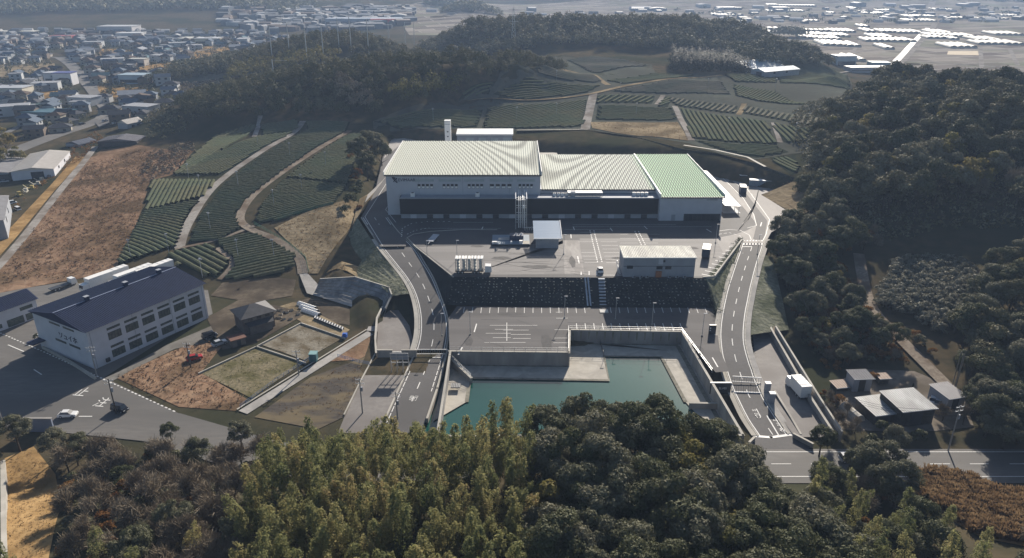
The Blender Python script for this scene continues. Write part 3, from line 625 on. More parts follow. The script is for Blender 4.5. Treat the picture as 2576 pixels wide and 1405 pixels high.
# ground cover plants set out on the slope in rows
tu = MB(); pts_ = []
for i in range(64):
    for j in range(9):
        t = (i+.5+R.uniform(-.2,.2))/64; q = (j+.7+R.uniform(-.22,.22))/9.6; 
        if R.random() < .25: continue
        if .545 < t < .60: continue
        v = s_top[0].lerp(s_top[1], t).lerp(s_bot[0].lerp(s_bot[1], t), q); pts_.append(v)
pa = np.array([tuple(v) for v in pts_]); D_ = rng.normal(0,1,(len(pa),6,3)); D_[...,2] = abs(D_[...,2]); D_ /= np.linalg.norm(D_,axis=2)[...,None]
Vq, Fq = leafquads((pa[:,None,:]+D_*.2+np.array([0,-.05,.15])).reshape(-1,3), D_.reshape(-1,3), .26, 1, .4)
o = npmesh('ground_cover_plants', Vq, Fq, leafmat('pale ground cover', [(.14,.15,.11),(.36,.36,.3),(.7,.7,.64)], .1, .7, .3, .9), None, np.repeat(rng.uniform(0,1,len(pa)),6)); o['kind'] = 'stuff'; o['label'] = 'rows of small pale ground cover plants on the dark slope between the lots'
# side slopes between the roads and the pads
M_SG = M_SLOPEG
def strip3(name, A, B, m, n=6):
    """a ruled slope between two polylines of equal length"""
    b = MB(); k = len(A)
    for i in range(k):
        for j in range(n+1): b.v.append(tuple(Vector(A[i]).lerp(Vector(B[i]), j/n)+(Vector((0,0,R.uniform(-.08,.08))) if 0<j<n else Vector((0,0,0)))))
    for i in range(k-1):
        for j in range(n): q = i*(n+1)+j; b.f.append((q, q+1, q+n+2, q+n+1))
    o = b.build(name, m); o['kind'] = 'structure'; return o
LR_l = [(909,548,8),(933,585,7.9),(957,621,7.5),(990,662,6.5),(1021,701,5.3),(1042,740,4.2),(1054,790,2.9),(1054,842,1.5),(1044,882,.6)]
LR_r = [(975,548,8),(1003,585,7.9),(1044,624,7.5),(1068,662,6.5),(1091,701,5.3),(1111,752,4.0),(1126,800,2.8),(1128,842,1.6),(1123,879,.6)]
RR_l = [(1868,603,8),(1862,625,7.7),(1848,665,6.8),(1830,720,5.5),(1820,760,4.6),(1814,791,4),(1810,820,3.4),(1809,850,2.8),(1813,890,2.1),(1822,922,1.5),(1830,949,1.1),(1844,987,.7),(1850,999,.6),(1876,1052,.25),(1906,1097,.05)]
RR_r = [(1925,603,8),(1919,625,7.7),(1906,665,6.8),(1892,720,5.5),(1884,760,4.6),(1878,791,4),(1874,834,3.2),(1876,870,2.5),(1888,914,1.7),(1894,930,1.4),(1900,949,1.1),(1917,989,.7),(1929,1012,.5),(1956,1053,.25),(1982,1092,.05)]
def road(name, Lp, Rp, m, ext=0):
    A = smoothline([P(*q) for q in Lp], 4); B = smoothline([P(*q) for q in Rp], 4); b = MB()
    for p, q in zip(A, B): b.v += [tuple(p), tuple(q)]
    b.f = [(2*i, 2*i+1, 2*i+3, 2*i+2) for i in range(len(A)-1)]
    o = b.build(name, m); o['kind'] = 'structure'; return A, B
lra, lrb = road('access_road', LR_l, LR_r, M_ASPH)
rra, rrb = road('entrance_road', RR_l, RR_r, M_ASPH)
def line(pts, w=.16, off=.03, m=None, name='road_marking', dash=None):
    pts = [Vector(p) for p in pts]
    if dash:
        on, gap = dash; acc = 0; seg = []; b = MB()
        q = [pts[0]]
        for a, c in zip(pts, pts[1:]):
            k = max(1, int((c-a).length/.25)); q += [a.lerp(c, (j+1)/k) for j in range(k)]
        d = 0; cur = []
        for a, c in zip(q, q[1:]):
            if d % (on+gap) < on: cur.append(a); cur.append(c)
            elif cur: _st(b, cur, w, off); cur = []
            d += (c-a).length
        if cur: _st(b, cur, w, off)
    else:
        b = MB(); _st(b, pts, w, off)
    o = b.build(name, m or M_LINE); o['kind'] = 'structure'; return o
def _st(b, pts, w, off):
    vs = []
    for i, p in enumerate(pts):
        d = pts[min(i+1,len(pts)-1)]-pts[max(i-1,0)]; n = Vector((-d.y, d.x, 0)); n = n.normalized()*w/2 if n.length > 1e-6 else Vector((w/2,0,0))
        vs += [p+n+Vector((0,0,off)), p-n+Vector((0,0,off))]
    b.add(vs, [(2*i,2*i+1,2*i+3,2*i+2) for i in range(len(pts)-1)])
def kerb(pts, w=.35, h=.16, m=None):
    b = MB(); b.wall([(p.x,p.y,p.z+h) for p in pts], h+.4, w); o = b.build('kerb', m or M_CONCL); o['kind'] = 'structure'
def inset(A, B, t): return [a.lerp(b, t) for a, b in zip(A, B)]
kerb(lra); kerb(lrb); kerb(rra); kerb(rrb)
for A, B in ((lra, lrb), (rra, rrb)):
    line(inset(A, B, .07), .22); line(inset(A, B, .93), .22); line(inset(A, B, .5), .2, dash=(3.2, 4.2))
# pavements outside the kerbs
def shift(pts, dx): return [p+Vector((dx,0,0)) for p in pts]
strip3('pavement', [p+Vector((.2,0,.1)) for p in rrb], [p+Vector((1.5,0,.1)) for p in rrb], M_CONC, 1)
strip3('pavement', [p+Vector((-1.3,0,.1)) for p in rra[8:]], [p+Vector((-.2,0,.1)) for p in rra[8:]], M_CONCL, 1)
strip3('pavement', [p+Vector((-1.4,0,.1)) for p in lra[6:]], [p+Vector((-.2,0,.1)) for p in lra[6:]], M_CONCL, 1)
# slopes flanking the roads
q = [rra[i] for i in range(0, 30, 1)]
top_r = [P(1862,603,UP)]+[P(1862-87*t, 603+97*t, UP) for t in [i/12 for i in range(1,13)]]+[P(1775+25*t, 700+76*t, UP-5*t) for t in (.33,.66,1)]
bot_r = [rra[int(i*22/15)]+Vector((-.4,0,-.05)) for i in range(16)]
strip3('road_slope', top_r, bot_r, M_SG)
strip3('lower_verge', [P(1800,776,LO), P(1806,820,LO), P(1806,850,LO), P(1812,890,2.4), P(1826,930,1.5)], [rra[20]+Vector((-.3,0,0)), rra[24]+Vector((-.3,0,0)), rra[28]+Vector((-.3,0,0)), rra[32]+Vector((-.3,0,0)), rra[37]+Vector((-.3,0,0))], M_TAN, 2)
strip3('left_road_slope', [P(1022,600,UP), P(1052,630,UP), P(1096,663,UP), P(1140,697,UP), P(1131,740,5), P(1122,769,LO), P(1126,800,LO)], [lrb[4]+Vector((.2,0,-.05)), lrb[8]+Vector((.2,0,-.05)), lrb[13]+Vector((.2,0,-.05)), lrb[17]+Vector((.2,0,-.05)), lrb[20]+Vector((.2,0,-.05)), lrb[22]+Vector((.2,0,-.05)), lrb[24]+Vector((.2,0,-.05))], M_SLOPED)
# outer bank of the left road, dark planted face falling to the gully
outer_top = [lra[0],lra[4],lra[8],lra[12],lra[16],lra[20]]; outer_top = [p+Vector((-1.5,0,.05)) for p in outer_top]
outer_bot = [P(885,575,6.5), P(862,610,3.2), P(838,645,1.5), P(830,680,.8), P(960,722,4.6), P(985,745,3.8)]
strip3('outer_bank', outer_top, outer_bot, M_SLOPEG)
strip3('outer_bank_upper', [P(945,478,UP), P(925,515,UP), outer_top[0]], [P(905,500,7.4), P(893,540,6.8), outer_bot[0]], M_TAN)
strip3('right_verge', [p+Vector((1.6,0,.08)) for p in rrb[6:26]], [P(1945+40*t, 650+180*t, 6.8-6.0*t) for t in [i/19 for i in range(20)]], M_SLOPEG)
# ---------------------------------------------------------------- painted markings
def hl(x0, x1, y, z=LO, w=.16): line([P(x0,y,z), P(x1,y,z)], w, .012)
def vl(x0, y0, x1, y1, z=LO, w=.16): line([P(x0,y0,z), P(x1,y1,z)], w, .012)
for i in range(29):
    x = 1168+21.6*i
    if i in (15,16): continue
    k = (x-1340)/1000; vl(x, 774, x+k*13, 788, LO, .14)
for i in range(13):
    x = 1450+21.7*i; k = (x-1340)/1000; vl(x, 814, x+k*20, 834, LO, .18)
for x0, x1, y in [(1232,1292,819),(1292,1352,819),(1245,1290,829),(1222,1285,839),(1240,1285,850),(1218,1322,862),(1266,1330,831),(1285,1335,842),(1290,1335,852),(1395,1440,830),(1395,1436,851),(1392,1434,863),(1405,1434,874)]: hl(x0, x1, y, LO, .14)
vl(1275,812,1275,858, LO); vl(1199,815,1193,836, LO, .3); vl(1415,786,1398,786,LO); vl(1399,801,1428,801,LO); vl(1163,874,1153,893,LO,.35); vl(1792,900,1806,924,LO,.3)
for i, y in enumerate((609,618,627,636,645,653,661)):
    if i not in (1,2): hl(1455+i*2.6, 1490+i*2.4, y, UP, .14)
    hl(1511+i*2.4, 1552+i*2.0, y, UP, .14)
line([P(1484,580,UP), P(1504,662,UP)], .3, .014, dash=(1.1,.7)); line([P(1494,580,UP), P(1515,662,UP)], .3, .014, dash=(1.1,.7))
line([P(1597,582,UP), P(1618,626,UP)], .3, .014, dash=(1.1,.7)); line([P(1606,582,UP), P(1628,626,UP)], .3, .014, dash=(1.1,.7))
for y in (590,600,612,622): hl(1560,1596+ (y-590)*.4, y, UP, .13); hl(1612+(y-590)*.4, 1655, y, UP, .13)
for y, x0, x1 in [(560,1140,1240),(566,1440,1700),(575,1060,1260),(571,1440,1790),(578,1420,1540),(585,1460,1530),(590,1580,1660)]: hl(x0, x1, y, UP, .12)
for x, y in [(1215,571),(1442,571),(1620,569),(1535,574),(1777,577)]: vl(x, y, x+(x-1340)*.03, y+8, UP, .3)
for i in range(11):
    a, b = P(1765+i*8.6, 690-i*8.6, UP), P(1795+i*6.2, 696-i*8.6-i*.6, UP)
    if i < 9: line([a, b], .35, .012)
vl(1462,684,1462,692,UP,.35); vl(1482,683,1482,692,UP,.3); vl(1501,682,1501,692,UP,.3); vl(1553,665,1560,690,UP,.4); hl(1500,1570,693,UP,.25)
vl(1453,645,1457,663,UP,.4); vl(1583,636,1585,648,UP,.4); vl(1436,590,1437,600,UP,.3)
# kerb of the right edge of the upper lot, fences and edge lines of the yard roads
kerb([P(1770,699,UP), P(1797,697,UP), P(1866,605,UP)], .5, .35)
kerb([P(1140,697,UP), P(1046,622,UP), P(1024,599,UP), P(1040,590,UP), P(1085,583,UP), P(1170,578,UP), P(1250,579,UP)], .3, .14)
line([P(976,456,UP), P(918,546,UP), P(962,618,UP)], .2, .02); line([P(996,560,UP), P(970,528,UP), P(985,505,UP)], .16, .02)
line([P(1010,596,UP), P(1012,575,UP), P(1035,563,UP), P(1075,558,UP), P(1140,558,UP)], .3, .02, dash=(.6,1.4))
line([P(1024,590,UP), P(1045,580,UP), P(1080,574,UP)], .3, .02, dash=(.6,1.0))
line([P(1800,431,UP), P(1838,468,UP), P(1870,500,UP), P(1896,540,UP), P(1903,568,UP), P(1880,574,UP)], .28, .02)
line([P(1845,446,UP), P(1875,470,UP), P(1905,510,UP), P(1936,553,UP), P(1927,590,UP), P(1920,604,UP)], .28, .02)
line([P(1887,485,UP), P(1893,492,UP)], .3, .02); line([P(1916,560,UP), P(1913,570,UP)], .35, .02)
line([P(1808,582,UP), P(1835,578,UP), P(1862,580,UP), P(1885,592,UP), P(1890,604,UP)], .25, .02)
line([P(1808,590,UP), P(1835,586,UP), P(1862,594,UP), P(1868,603,UP)], .22, .02, dash=(1.2,.8))
poly3('yard_road_pavement', pp([(1838,452),(1872,480),(1902,520),(1930,556),(1922,604),(1894,604),(1903,568),(1896,540),(1868,500),(1830,462)], UP+.012), M_ASPH)
z = MB()
for i in range(7):
    a = P(1871+i*7.4, 605, UP-.05); b_ = P(1869+i*7.6, 617, UP-.1); z.quad(b_+Vector((0,0,.06)), b_+Vector((.5,0,.06)), a+Vector((.5,0,.07)), a+Vector((0,0,.07)))
z.build('zebra_crossing_marking', M_LINE)['kind'] = 'structure'
vl(1866,621,1892,621,7.78,.5); line([P(1873,632,7.5), P(1874,648,7.15)], .3, .03); line([P(1873,632,7.5), P(1868,638,7.4)], .25, .03)
def textmesh(name, txt, m, M, ext=0.0, parent=None, kind=None):
    cu = bpy.data.curves.new(name, 'FONT'); cu.body = txt; cu.align_x = 'CENTER'; cu.align_y = 'CENTER'; cu.extrude = ext; cu.resolution_u = 2
    t = bpy.data.objects.new(name, cu); COL.objects.link(t); dg = bpy.context.evaluated_depsgraph_get(); me = bpy.data.meshes.new_from_object(t.evaluated_get(dg)); bpy.data.objects.remove(t)
    me.transform(M); me.materials.clear(); me.materials.append(m); o = bpy.data.objects.new(name, me); COL.objects.link(o)
    if parent: o.parent = parent
    if kind: o['kind'] = kind
    return o
def roadtext(txt, px, py, z, w, h, dirpx):
    c = P(px, py, z); d = P(px+dirpx[0], py+dirpx[1], z)-c; d.normalize(); s = Vector((d.y,-d.x,0))
    M = Matrix(((s.x*w, d.x*h, 0, c.x),(s.y*w, d.y*h, 0, c.y),(0,0,1,c.z+.035),(0,0,0,1)))
    return textmesh('road_lettering', txt, M_LINE, M, 0, None, 'structure')
# stop lettering on the outgoing lane, slow lettering on the incoming one
for ch, (x, y) in zip('止まれ', [(1951,1056),(1960,1069),(1969,1083)][::1]): roadtext(ch, x, y, .2, 1.6, 1.6, (-8,-14))
for ch, (x, y) in zip('徐行', [(1896,1030),(1907,1047)]): roadtext(ch, x, y, .35, 1.35, 2.2, (-8,-14))
line([P(1909,1012,.4), P(1960,1098,.05)], .3, .035); line([P(1957,1097,.05), P(1996,1095,.05)], .5, .035); vl(1846,986,1920,989,.72,.55)
roadtext('徐行', 1040, 1003, .06, 1.0, 2.3, (14,-30))
# repairs, tyre rubber and damp stains on the paving
M_PATCH = mat('newer asphalt patch', (.075,.072,.071),(.095,.09,.088),1.2,.85,.15); M_STAIN = mat('tyre rubber', (.085,.08,.077),(.125,.118,.113),.8,.85,.15)
def blot(px, py, rx, ry, z, m, name='pavement_patch', n=14):
    c = P(px, py, z); poly3(name, [c+Vector((rx*math.cos(6.283*i/n)*R.uniform(.75,1.15), ry*math.sin(6.283*i/n)*R.uniform(.75,1.15), .016)) for i in range(n)], m)
for q in [(1374,862,1.5,5.5,LO),(1600,800,3,1.2,LO),(1280,790,4,1.0,LO),(1700,790,2.5,1.4,LO),(1180,860,1.2,2.5,LO),(1760,880,1.0,2.2,LO)]: blot(*q, M_PATCH)
for q in [(1350,672,5,1.6,UP),(1260,650,3.5,1.4,UP),(1440,660,1.0,5,UP),(1560,650,3,1.0,UP),(1200,620,2.5,1.0,UP),(1735,625,3,1.3,UP)]: blot(*q, M_STAIN)
for i in range(16):
    x, y = R.uniform(1180,1420), R.uniform(632,688); line([P(x,y,UP), P(x+R.uniform(20,70),y+R.uniform(-5,5),UP), P(x+R.uniform(80,140),y+R.uniform(-9,9),UP)], .22, .018, M_STAIN, 'tyre_mark')
for i in range(10):
    t = R.uniform(0,1); line([P(1850+40*t,590-60*t,UP), P(1880+25*t,560-60*t,UP), P(1900+10*t,520-50*t,UP)], .25, .02, M_BAND, 'tyre_mark')
for i in range(9):
    x, y = R.uniform(1170,1720), R.uniform(786,812); line([P(x,y,LO), P(x+R.uniform(30,80),y+R.uniform(-4,4),LO)], .22, .018, M_PATCH, 'tyre_mark')
for q in [(1660,785),(1300,805),(1200,845)]: line([P(q[0],q[1],LO), P(q[0]+R.uniform(20,60),q[1]+14,LO), P(q[0]+R.uniform(40,90),q[1]+30,LO)], .08, .018, M_PATCH, 'pavement_crack')
# ---------------------------------------------------------------- retention pond
M_POND = mat('pond concrete', (.40,.37,.315), (.46,.43,.375), .4, .85, .25, c3=(.34,.315,.27), scale3=.25, dist=1)
fl = -.5; wl = -.75
floor = [(1133,908),(1430,912),(1440,858),(1712,862),(1800,985),(1880,1105),(1880,1260),(1000,1260),(1110,985)]
M_WATER = bpy.data.materials.new('pond water'); M_WATER.use_nodes = True
nt = M_WATER.node_tree; b_ = nt.nodes['Principled BSDF']; b_.inputs['Roughness'].default_value = .05; b_.inputs['Specular IOR Level'].default_value = .5
tn = nt.nodes.new('ShaderNodeTexNoise'); tn.inputs['Scale'].default_value = .035; tn.inputs['Detail'].default_value = 3; ge = nt.nodes.new('ShaderNodeNewGeometry'); nt.links.new(ge.outputs['Position'], tn.inputs['Vector'])
cr = nt.nodes.new('ShaderNodeValToRGB'); cr.color_ramp.elements[0].color = (.006,.058,.046,1); cr.color_ramp.elements[1].color = (.018,.088,.074,1); cr.color_ramp.elements[0].position = .35; cr.color_ramp.elements[1].position = .65
nt.links.new(tn.outputs['Fac'], cr.inputs['Fac']); nt.links.new(cr.outputs['Color'], b_.inputs['Base Color'])
tw = nt.nodes.new('ShaderNodeTexNoise'); tw.inputs['Scale'].default_value = 1.6; nt.links.new(ge.outputs['Position'], tw.inputs['Vector']); bp = nt.nodes.new('ShaderNodeBump'); bp.inputs['Strength'].default_value = .04; nt.links.new(tw.outputs['Fac'], bp.inputs['Height']); nt.links.new(bp.outputs['Normal'], b_.inputs['Normal'])
poly3('pond_water', [P(*q) for q in [(1100,945,wl),(1182,951,wl),(1532,957,wl),(1519,896,wl),(1664,898,wl),(1725,1012,wl),(1750,1030,wl),(1790,1140,wl),(1100,1240,wl),(1060,1100,wl)]], M_WATER)
def bank(name, A, B, m=None, n=2): return strip3(name, A, B, m or M_POND, n)
W1 = [P(1430,889,LO), P(1131,886,LO)]
wa = P(1131,886,LO); wb = P(1430,889,LO); wc = P(1432,832,LO); wd = P(1714,837,LO); we = P(1869,1098,LO); wf = P(1790,1096,LO)
def dn(v, z, dy=0, dx=0): return Vector((v.x+dx, v.y+dy, z))
F_ = lambda v, dx=0, dy=0: Vector((v.x+dx, v.y+dy, fl))
wz = lambda x, y: P(x, y, fl)
poly3('pond_floor', [F_(wa), F_(wb), P(1437,914,fl), wz(1532,957), wz(1182,951)], M_POND)
poly3('pond_ramp_floor', [P(1437,914,fl), F_(wb), F_(wc), P(1506,862,fl), wz(1519,896), wz(1532,957)], M_POND)
poly3('pond_bay_floor', [F_(wc), F_(wd), P(1700,885,fl), wz(1664,898), wz(1519,896), P(1506,862,fl)], M_POND)
poly3('pond_right_floor', [F_(wd), F_(we), P(1836,1092,fl), wz(1750,1040), wz(1725,1012), wz(1664,898), P(1700,885,fl)], M_POND)
poly3('pond_left_floor', [F_(wa), wz(1182,951)+Vector((0,0,.02)), wz(1176,1010), P(1090,1060,fl), P(1106,985,fl)], M_POND)
poly3('pond_bottom_ground', [Vector((-22,124,-1.6)), Vector((52,124,-1.6)), Vector((52,176,-1.6)), Vector((-22,176,-1.6))], M_SOIL)
M_PW = mat('formed concrete wall', (.30,.29,.275), (.36,.35,.33), .7, .85, .2, c3=(.25,.24,.23), scale3=.3, stretch=(1,1,.3))
def wallthing(pts, h, t, label, name='retaining_wall', cat='wall', m=None, coping=True, group=None):
    r = thing(name, label, cat, tuple(pts[0]), 0, group); o = Vector(pts[0]); q = [Vector(p)-o for p in pts]
    MB().wall(q, h, t).build('wall_face', m or M_PW, r)
    if coping: MB().wall([p+Vector((0,0,.09)) for p in q], .088, t+.14).build('coping', M_CONCL, r)
    return r
wallthing([wa+Vector((0,0,.25)), wb+Vector((0,0,.25))], 4, .45, 'concrete pond wall under the island stalls of the lower lot')
wallthing([wb+Vector((.1,-.3,.25)), wc+Vector((.1,0,.25))], 4, .45, 'short pond wall between the concrete ramp and the stall lot')
wallthing([wc+Vector((.3,0,.25)), wd+Vector((0,0,.25))], 4, .45, 'long pond wall below the row of stalls facing the bay')
wallthing([wd+Vector((.2,-.2,.25)), we+Vector((0,0,.25))], 5, .45, 'slanting pond wall running along the entrance road')
wallthing([we+Vector((-.1,0,.25)), Vector((-14,127.0,LO+.25))], 5, .45, 'front pond wall at the public road end of the slanting wall')
wallthing([wa+Vector((.2,-.2,.25)), Vector((-15.6,127.2,LO-.6))], 5, .4, 'pond wall along the left access road')
wallthing([P(1136,905,1.6), P(1185,951,.6)], 2.6, .5, 'low diagonal spillway wall at the left corner of the pond')
wallthing([P(1737,1014,.9), P(1822,1016,.9)], 3, .5, 'dark low cross wall between the pond and its small settling bay')
r = thing('floor_grating', 'square dark inlet grating in the pale pond floor near the left corner', 'grating', P(1146,971,.35)); MB().box(-1.1,1.1,-1,1,-.1,.12).build('frame', M_DARK, r); b = MB()
for i in range(6): b.bar((-1+i*.4,-.95,.14),(-1+i*.4,.95,.14),.06)
b.build('bars', M_STEEL, r)
M_SILT = mat('silt stained concrete', (.16,.15,.12),(.26,.245,.2),.5,.9,.1,dist=1)
for q in ([(1182,951),(1532,957),(1519,896),(1664,898),(1725,1012)],[(1182,951),(1174,1012)]): line([P(x,y,fl) for x,y in q], .9, .012, M_SILT, 'waterline')
line([F_(wa)+Vector((0,-.45,0)), F_(wb)+Vector((0,-.45,0))], .8, .012, M_SILT, 'silt_line'); line([F_(wc)+Vector((.6,-.5,0)), F_(wd)+Vector((-.6,-.5,0))], 1.0, .012, M_SILT, 'silt_line'); line([F_(wd)+Vector((-.9,-1,0)), F_(we)+Vector((-1.1,1,0))], 1.1, .012, M_SILT, 'silt_line')
for i in range(14):
    v = wc.lerp(wd, (i+.5)/14); MB_ = MB().quad(Vector((v.x-.25,v.y-.27,LO-.1)),Vector((v.x+.2,v.y-.27,LO-.1)),Vector((v.x+.08,v.y-.27,LO-R.uniform(1,3))),Vector((v.x-.1,v.y-.27,LO-2.4))); o = MB_.build('wall_stain', M_SILT); o['kind'] = 'structure'
def fence(pts, h, label, step=2.0, name='fence', rails=3, m=None, group=None, mesh=False):
    r = thing(name, label, 'fence', tuple(pts[0]), 0, group); o = Vector(pts[0]); q = [Vector(p)-o for p in pts]; m = m or M_STEEL; n = 0; b = MB()
    for a, c in zip(q, q[1:]):
        k = max(1, int((c-a).length/step))
        for j in range(k+1):
            if n < 100: p = a.lerp(c, j/k); MB().bar(p, p+Vector((0,0,h)), .07).build('post', m, r); n += 1
        for i in range(rails): zz = Vector((0,0,h*(i+1)/rails-.02)); b.bar(a+zz, c+zz, .05)
    b.build('rails', m, r); return r
fence([P(1137,905,1.7), P(1185,951,.7)], 1.1, 'steel railing along the diagonal spillway wall')
fence([P(1508,862,fl), P(1518,897,wl)], 1.3, 'double dark railing down the ramp beside the bay water', 1.2, m=M_DARK)
fence([wc+Vector((0,0,.34)), wd+Vector((0,0,.34)), P(1791,938,LO+.3)], 1.1, 'thin steel fence on top of the long and slanting pond walls', 2.6, rails=2)
fence([wa+Vector((0,0,.34)), wb+Vector((0,0,.34)), wc+Vector((-.2,0,.34))], 1.1, 'thin steel fence round the island stalls of the lower lot', 2.6, rails=2)
# ---------------------------------------------------------------- the factory
def sub(b, name, m, par, label=None):
    o = b.build(name, m, par)
    if label: o['label'] = label
    return o
M_ROOF = bpy.data.materials.new('pale roof sheet'); M_ROOF.use_nodes = True
nt = M_ROOF.node_tree; N = nt.nodes; L = nt.links; b_ = N['Principled BSDF']; b_.inputs['Roughness'].default_value = .75; b_.inputs['Specular IOR Level'].default_value = .1
ge = N.new('ShaderNodeNewGeometry'); sx = N.new('ShaderNodeSeparateXYZ'); L.new(ge.outputs['Position'], sx.inputs[0])
mr = N.new('ShaderNodeMapRange'); mr.inputs['From Min'].default_value = 50; mr.inputs['From Max'].default_value = 54; L.new(sx.outputs['X'], mr.inputs['Value'])
tn = N.new('ShaderNodeTexNoise'); tn.inputs['Scale'].default_value = .12; L.new(ge.outputs['Position'], tn.inputs['Vector'])
mx = N.new('ShaderNodeMix'); mx.data_type = 'RGBA'; mx.inputs[6].default_value = (.57,.59,.52,1); mx.inputs[7].default_value = (.40,.56,.38,1); L.new(mr.outputs[0], mx.inputs[0])
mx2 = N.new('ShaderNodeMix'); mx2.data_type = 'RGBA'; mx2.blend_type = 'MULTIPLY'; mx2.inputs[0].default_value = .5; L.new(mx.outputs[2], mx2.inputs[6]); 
def moire(x0, y0, A, B):
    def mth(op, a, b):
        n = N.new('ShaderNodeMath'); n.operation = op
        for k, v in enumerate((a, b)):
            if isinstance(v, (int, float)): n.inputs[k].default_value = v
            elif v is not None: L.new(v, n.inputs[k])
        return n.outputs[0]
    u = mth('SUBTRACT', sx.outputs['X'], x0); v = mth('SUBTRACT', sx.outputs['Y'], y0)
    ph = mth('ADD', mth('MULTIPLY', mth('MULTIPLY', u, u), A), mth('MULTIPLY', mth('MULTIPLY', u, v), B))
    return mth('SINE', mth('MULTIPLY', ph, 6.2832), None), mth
# aliased rib shimmer painted into the sheet colour as arched bands
sa, mth = moire(10.3, 260, .0135, .0064); sb, _ = moire(10.3, 262, .0105, -.0057); left = mth('LESS_THAN', sx.outputs['X'], 10.4)
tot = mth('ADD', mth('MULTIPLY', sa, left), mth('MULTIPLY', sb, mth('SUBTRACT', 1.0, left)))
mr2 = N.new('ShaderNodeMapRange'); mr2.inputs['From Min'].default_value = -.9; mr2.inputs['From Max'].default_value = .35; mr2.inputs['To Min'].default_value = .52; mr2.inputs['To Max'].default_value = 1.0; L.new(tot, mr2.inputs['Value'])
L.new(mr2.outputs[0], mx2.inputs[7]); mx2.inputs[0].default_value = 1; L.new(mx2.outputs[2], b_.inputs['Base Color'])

# straight folded sheets; their colour carries a painted sheen of the ribs
def ribroof(x0, x1, y0, y1, z0, z1, pitch=.9, h=.22, crown=0.0):
    """a roof of folded ribs running front to back"""
    b = MB(); n = int((x1-x0)/pitch); p = (x1-x0)/n
    for i in range(n):
        a = x0+i*p
        for (xa, ha), (xb, hb) in zip([(0,0),(.30,0),(.42,h),(.58,h),(.70,0)], [(.30,0),(.42,h),(.58,h),(.70,0),(1,0)]):
            b.quad((a+xa*p,y0,z0+ha),(a+xb*p,y0,z0+hb),(a+xb*p,y1,z1+hb),(a+xa*p,y1,z1+ha))
    return b
fx0, fx1, fx2, fx3 = -45.8, 10.3, 53.0, 75.4
fac = thing('factory_building', 'large white factory with a pale ribbed roof and a dark front storey', 'factory', (0, 0, UP))
ZL, ZM, ZR = 15.2, 9.3, 9.0
b = MB(); b.box(fx0, fx1, 260, 311, -.3, ZL); b.box(fx1-.01, fx2, 262, 312.6, -.3, ZM-.05); b.box(fx2-.02, fx3, 253, 314, -.3, ZR-.04); sub(b, 'wall', M_WALLW, fac)
rL = sub(ribroof(fx0-.5, fx1+.3, 259.5, 311.5, ZL, ZL+1.0), 'roof', M_ROOF, fac)
MB().box(fx0-.5, fx1+.3, 259.35, 259.5, ZL-.45, ZL+.05).build('eave_gutter', M_DARK, rL)
MB().box(fx1+.3, fx1+.55, 259.5, 311.5, ZL-.3, ZL+1.3).build('verge_trim', M_WHITE, rL)
MB().box(fx0-.75, fx0-.5, 259.5, 311.5, ZL-.3, ZL+1.3).build('verge_trim', M_WHITE, rL)
rM = sub(ribroof(fx1+.56, fx2-.3, 261.4, 313.2, ZM, ZM+.7), 'roof', M_ROOF, fac); MB().box(fx1+.56, fx2-.3, 261.25, 261.4, ZM-.4, ZM+.05).build('eave_gutter', M_DARK, rM)
rR = sub(ribroof(fx2+.1, fx3+.4, 252.4, 314.6, ZR, ZR+.8), 'roof', M_ROOF, fac, 'pale green end bay of the roof'); MB().box(fx2+.1, fx3+.4, 252.25, 252.4, ZR-.4, ZR+.05).build('eave_gutter', M_DARK, rR)
MB().box(fx2-.3, fx2+.1, 252.4, 314.6, ZR-.3, ZR+1.2).build('ridge_trim', M_WHITE, rR); MB().box(fx3+.4, fx3+.6, 252.4, 314.6, ZR-.3, ZR+1.1).build('verge_trim', M_WHITE, rR)
M_BLACKW = mat('black clad wall', (.012,.013,.017), (.018,.019,.023), .2, .6, .3, stretch=(.3,1,1))
b = MB(); b.box(-40.6, fx2-.03, 255.5, 261.99, 1.7, 7.7); dk = sub(b, 'front_storey', M_BLACKW, fac, 'black clad front storey')
MB().box(-40.6, fx2-.03, 255.3, 255.5, 7.5, 7.9).build('parapet', M_WALLG, dk); MB().box(-40.4, fx2-.05, 255.55, 261.9, 7.7, 7.75).build('terrace', M_WALLG, dk)
sub(MB().box(-40.4, fx2-.04, 255.9, 261.9, -.3, 1.69), 'ground_storey', M_WALLG, fac)
for i in range(15):
    x = -37+i*6.0
    d = sub(MB().box(x, x+2.2, 255.82, 255.9, 0, 1.5), 'door', M_DARK if i%3 else M_WALLW, fac); MB().box(x+2.0, x+2.08, 255.76, 255.82, .7, .8).build('handle', M_STEEL, d)
def wx(px, y): return (px-1288)/FPX*(y*math.cos(TH)+(CAMH-19)*math.sin(TH))
for a, c in [(1049,1091),(1112,1153),(1175,1217),(1230,1289),(1303,1342)]:
    for k in range(4):
        x = wx(a+(c-a)*(k+.15)/4, 260); w_ = wx(a+(c-a)*(k+.85)/4, 260)-x
        f = sub(MB().box(x, x+w_, 259.93, 259.998, 10.0, 11.7), 'window', M_DARK, fac)
        MB().box(x+.08, x+w_-.08, 259.90, 259.93, 10.95, 11.6).build('pane', M_GLASS, f); MB().box(x+.08, x+w_-.08, 259.90, 259.93, 10.1, 10.85).build('blind', M_WHITE, f)
M_GLB = mat('clerestory glazing', (.30,.36,.38), (.36,.42,.44), .5, .3, .5)
for a, c in [(1038,1092),(1104,1160),(1168,1218),(1232,1290),(1300,1346)]: sub(MB().box(wx(a,260), wx(c,260), 259.95, 259.998, 12.6, 13.5), 'clerestory_window', M_GLB, fac)
for x in (-34,-18,-1): sub(MB().box(x, x+.12, 259.97, 259.999, 8, 15), 'wall_joint', M_WALLG, fac)
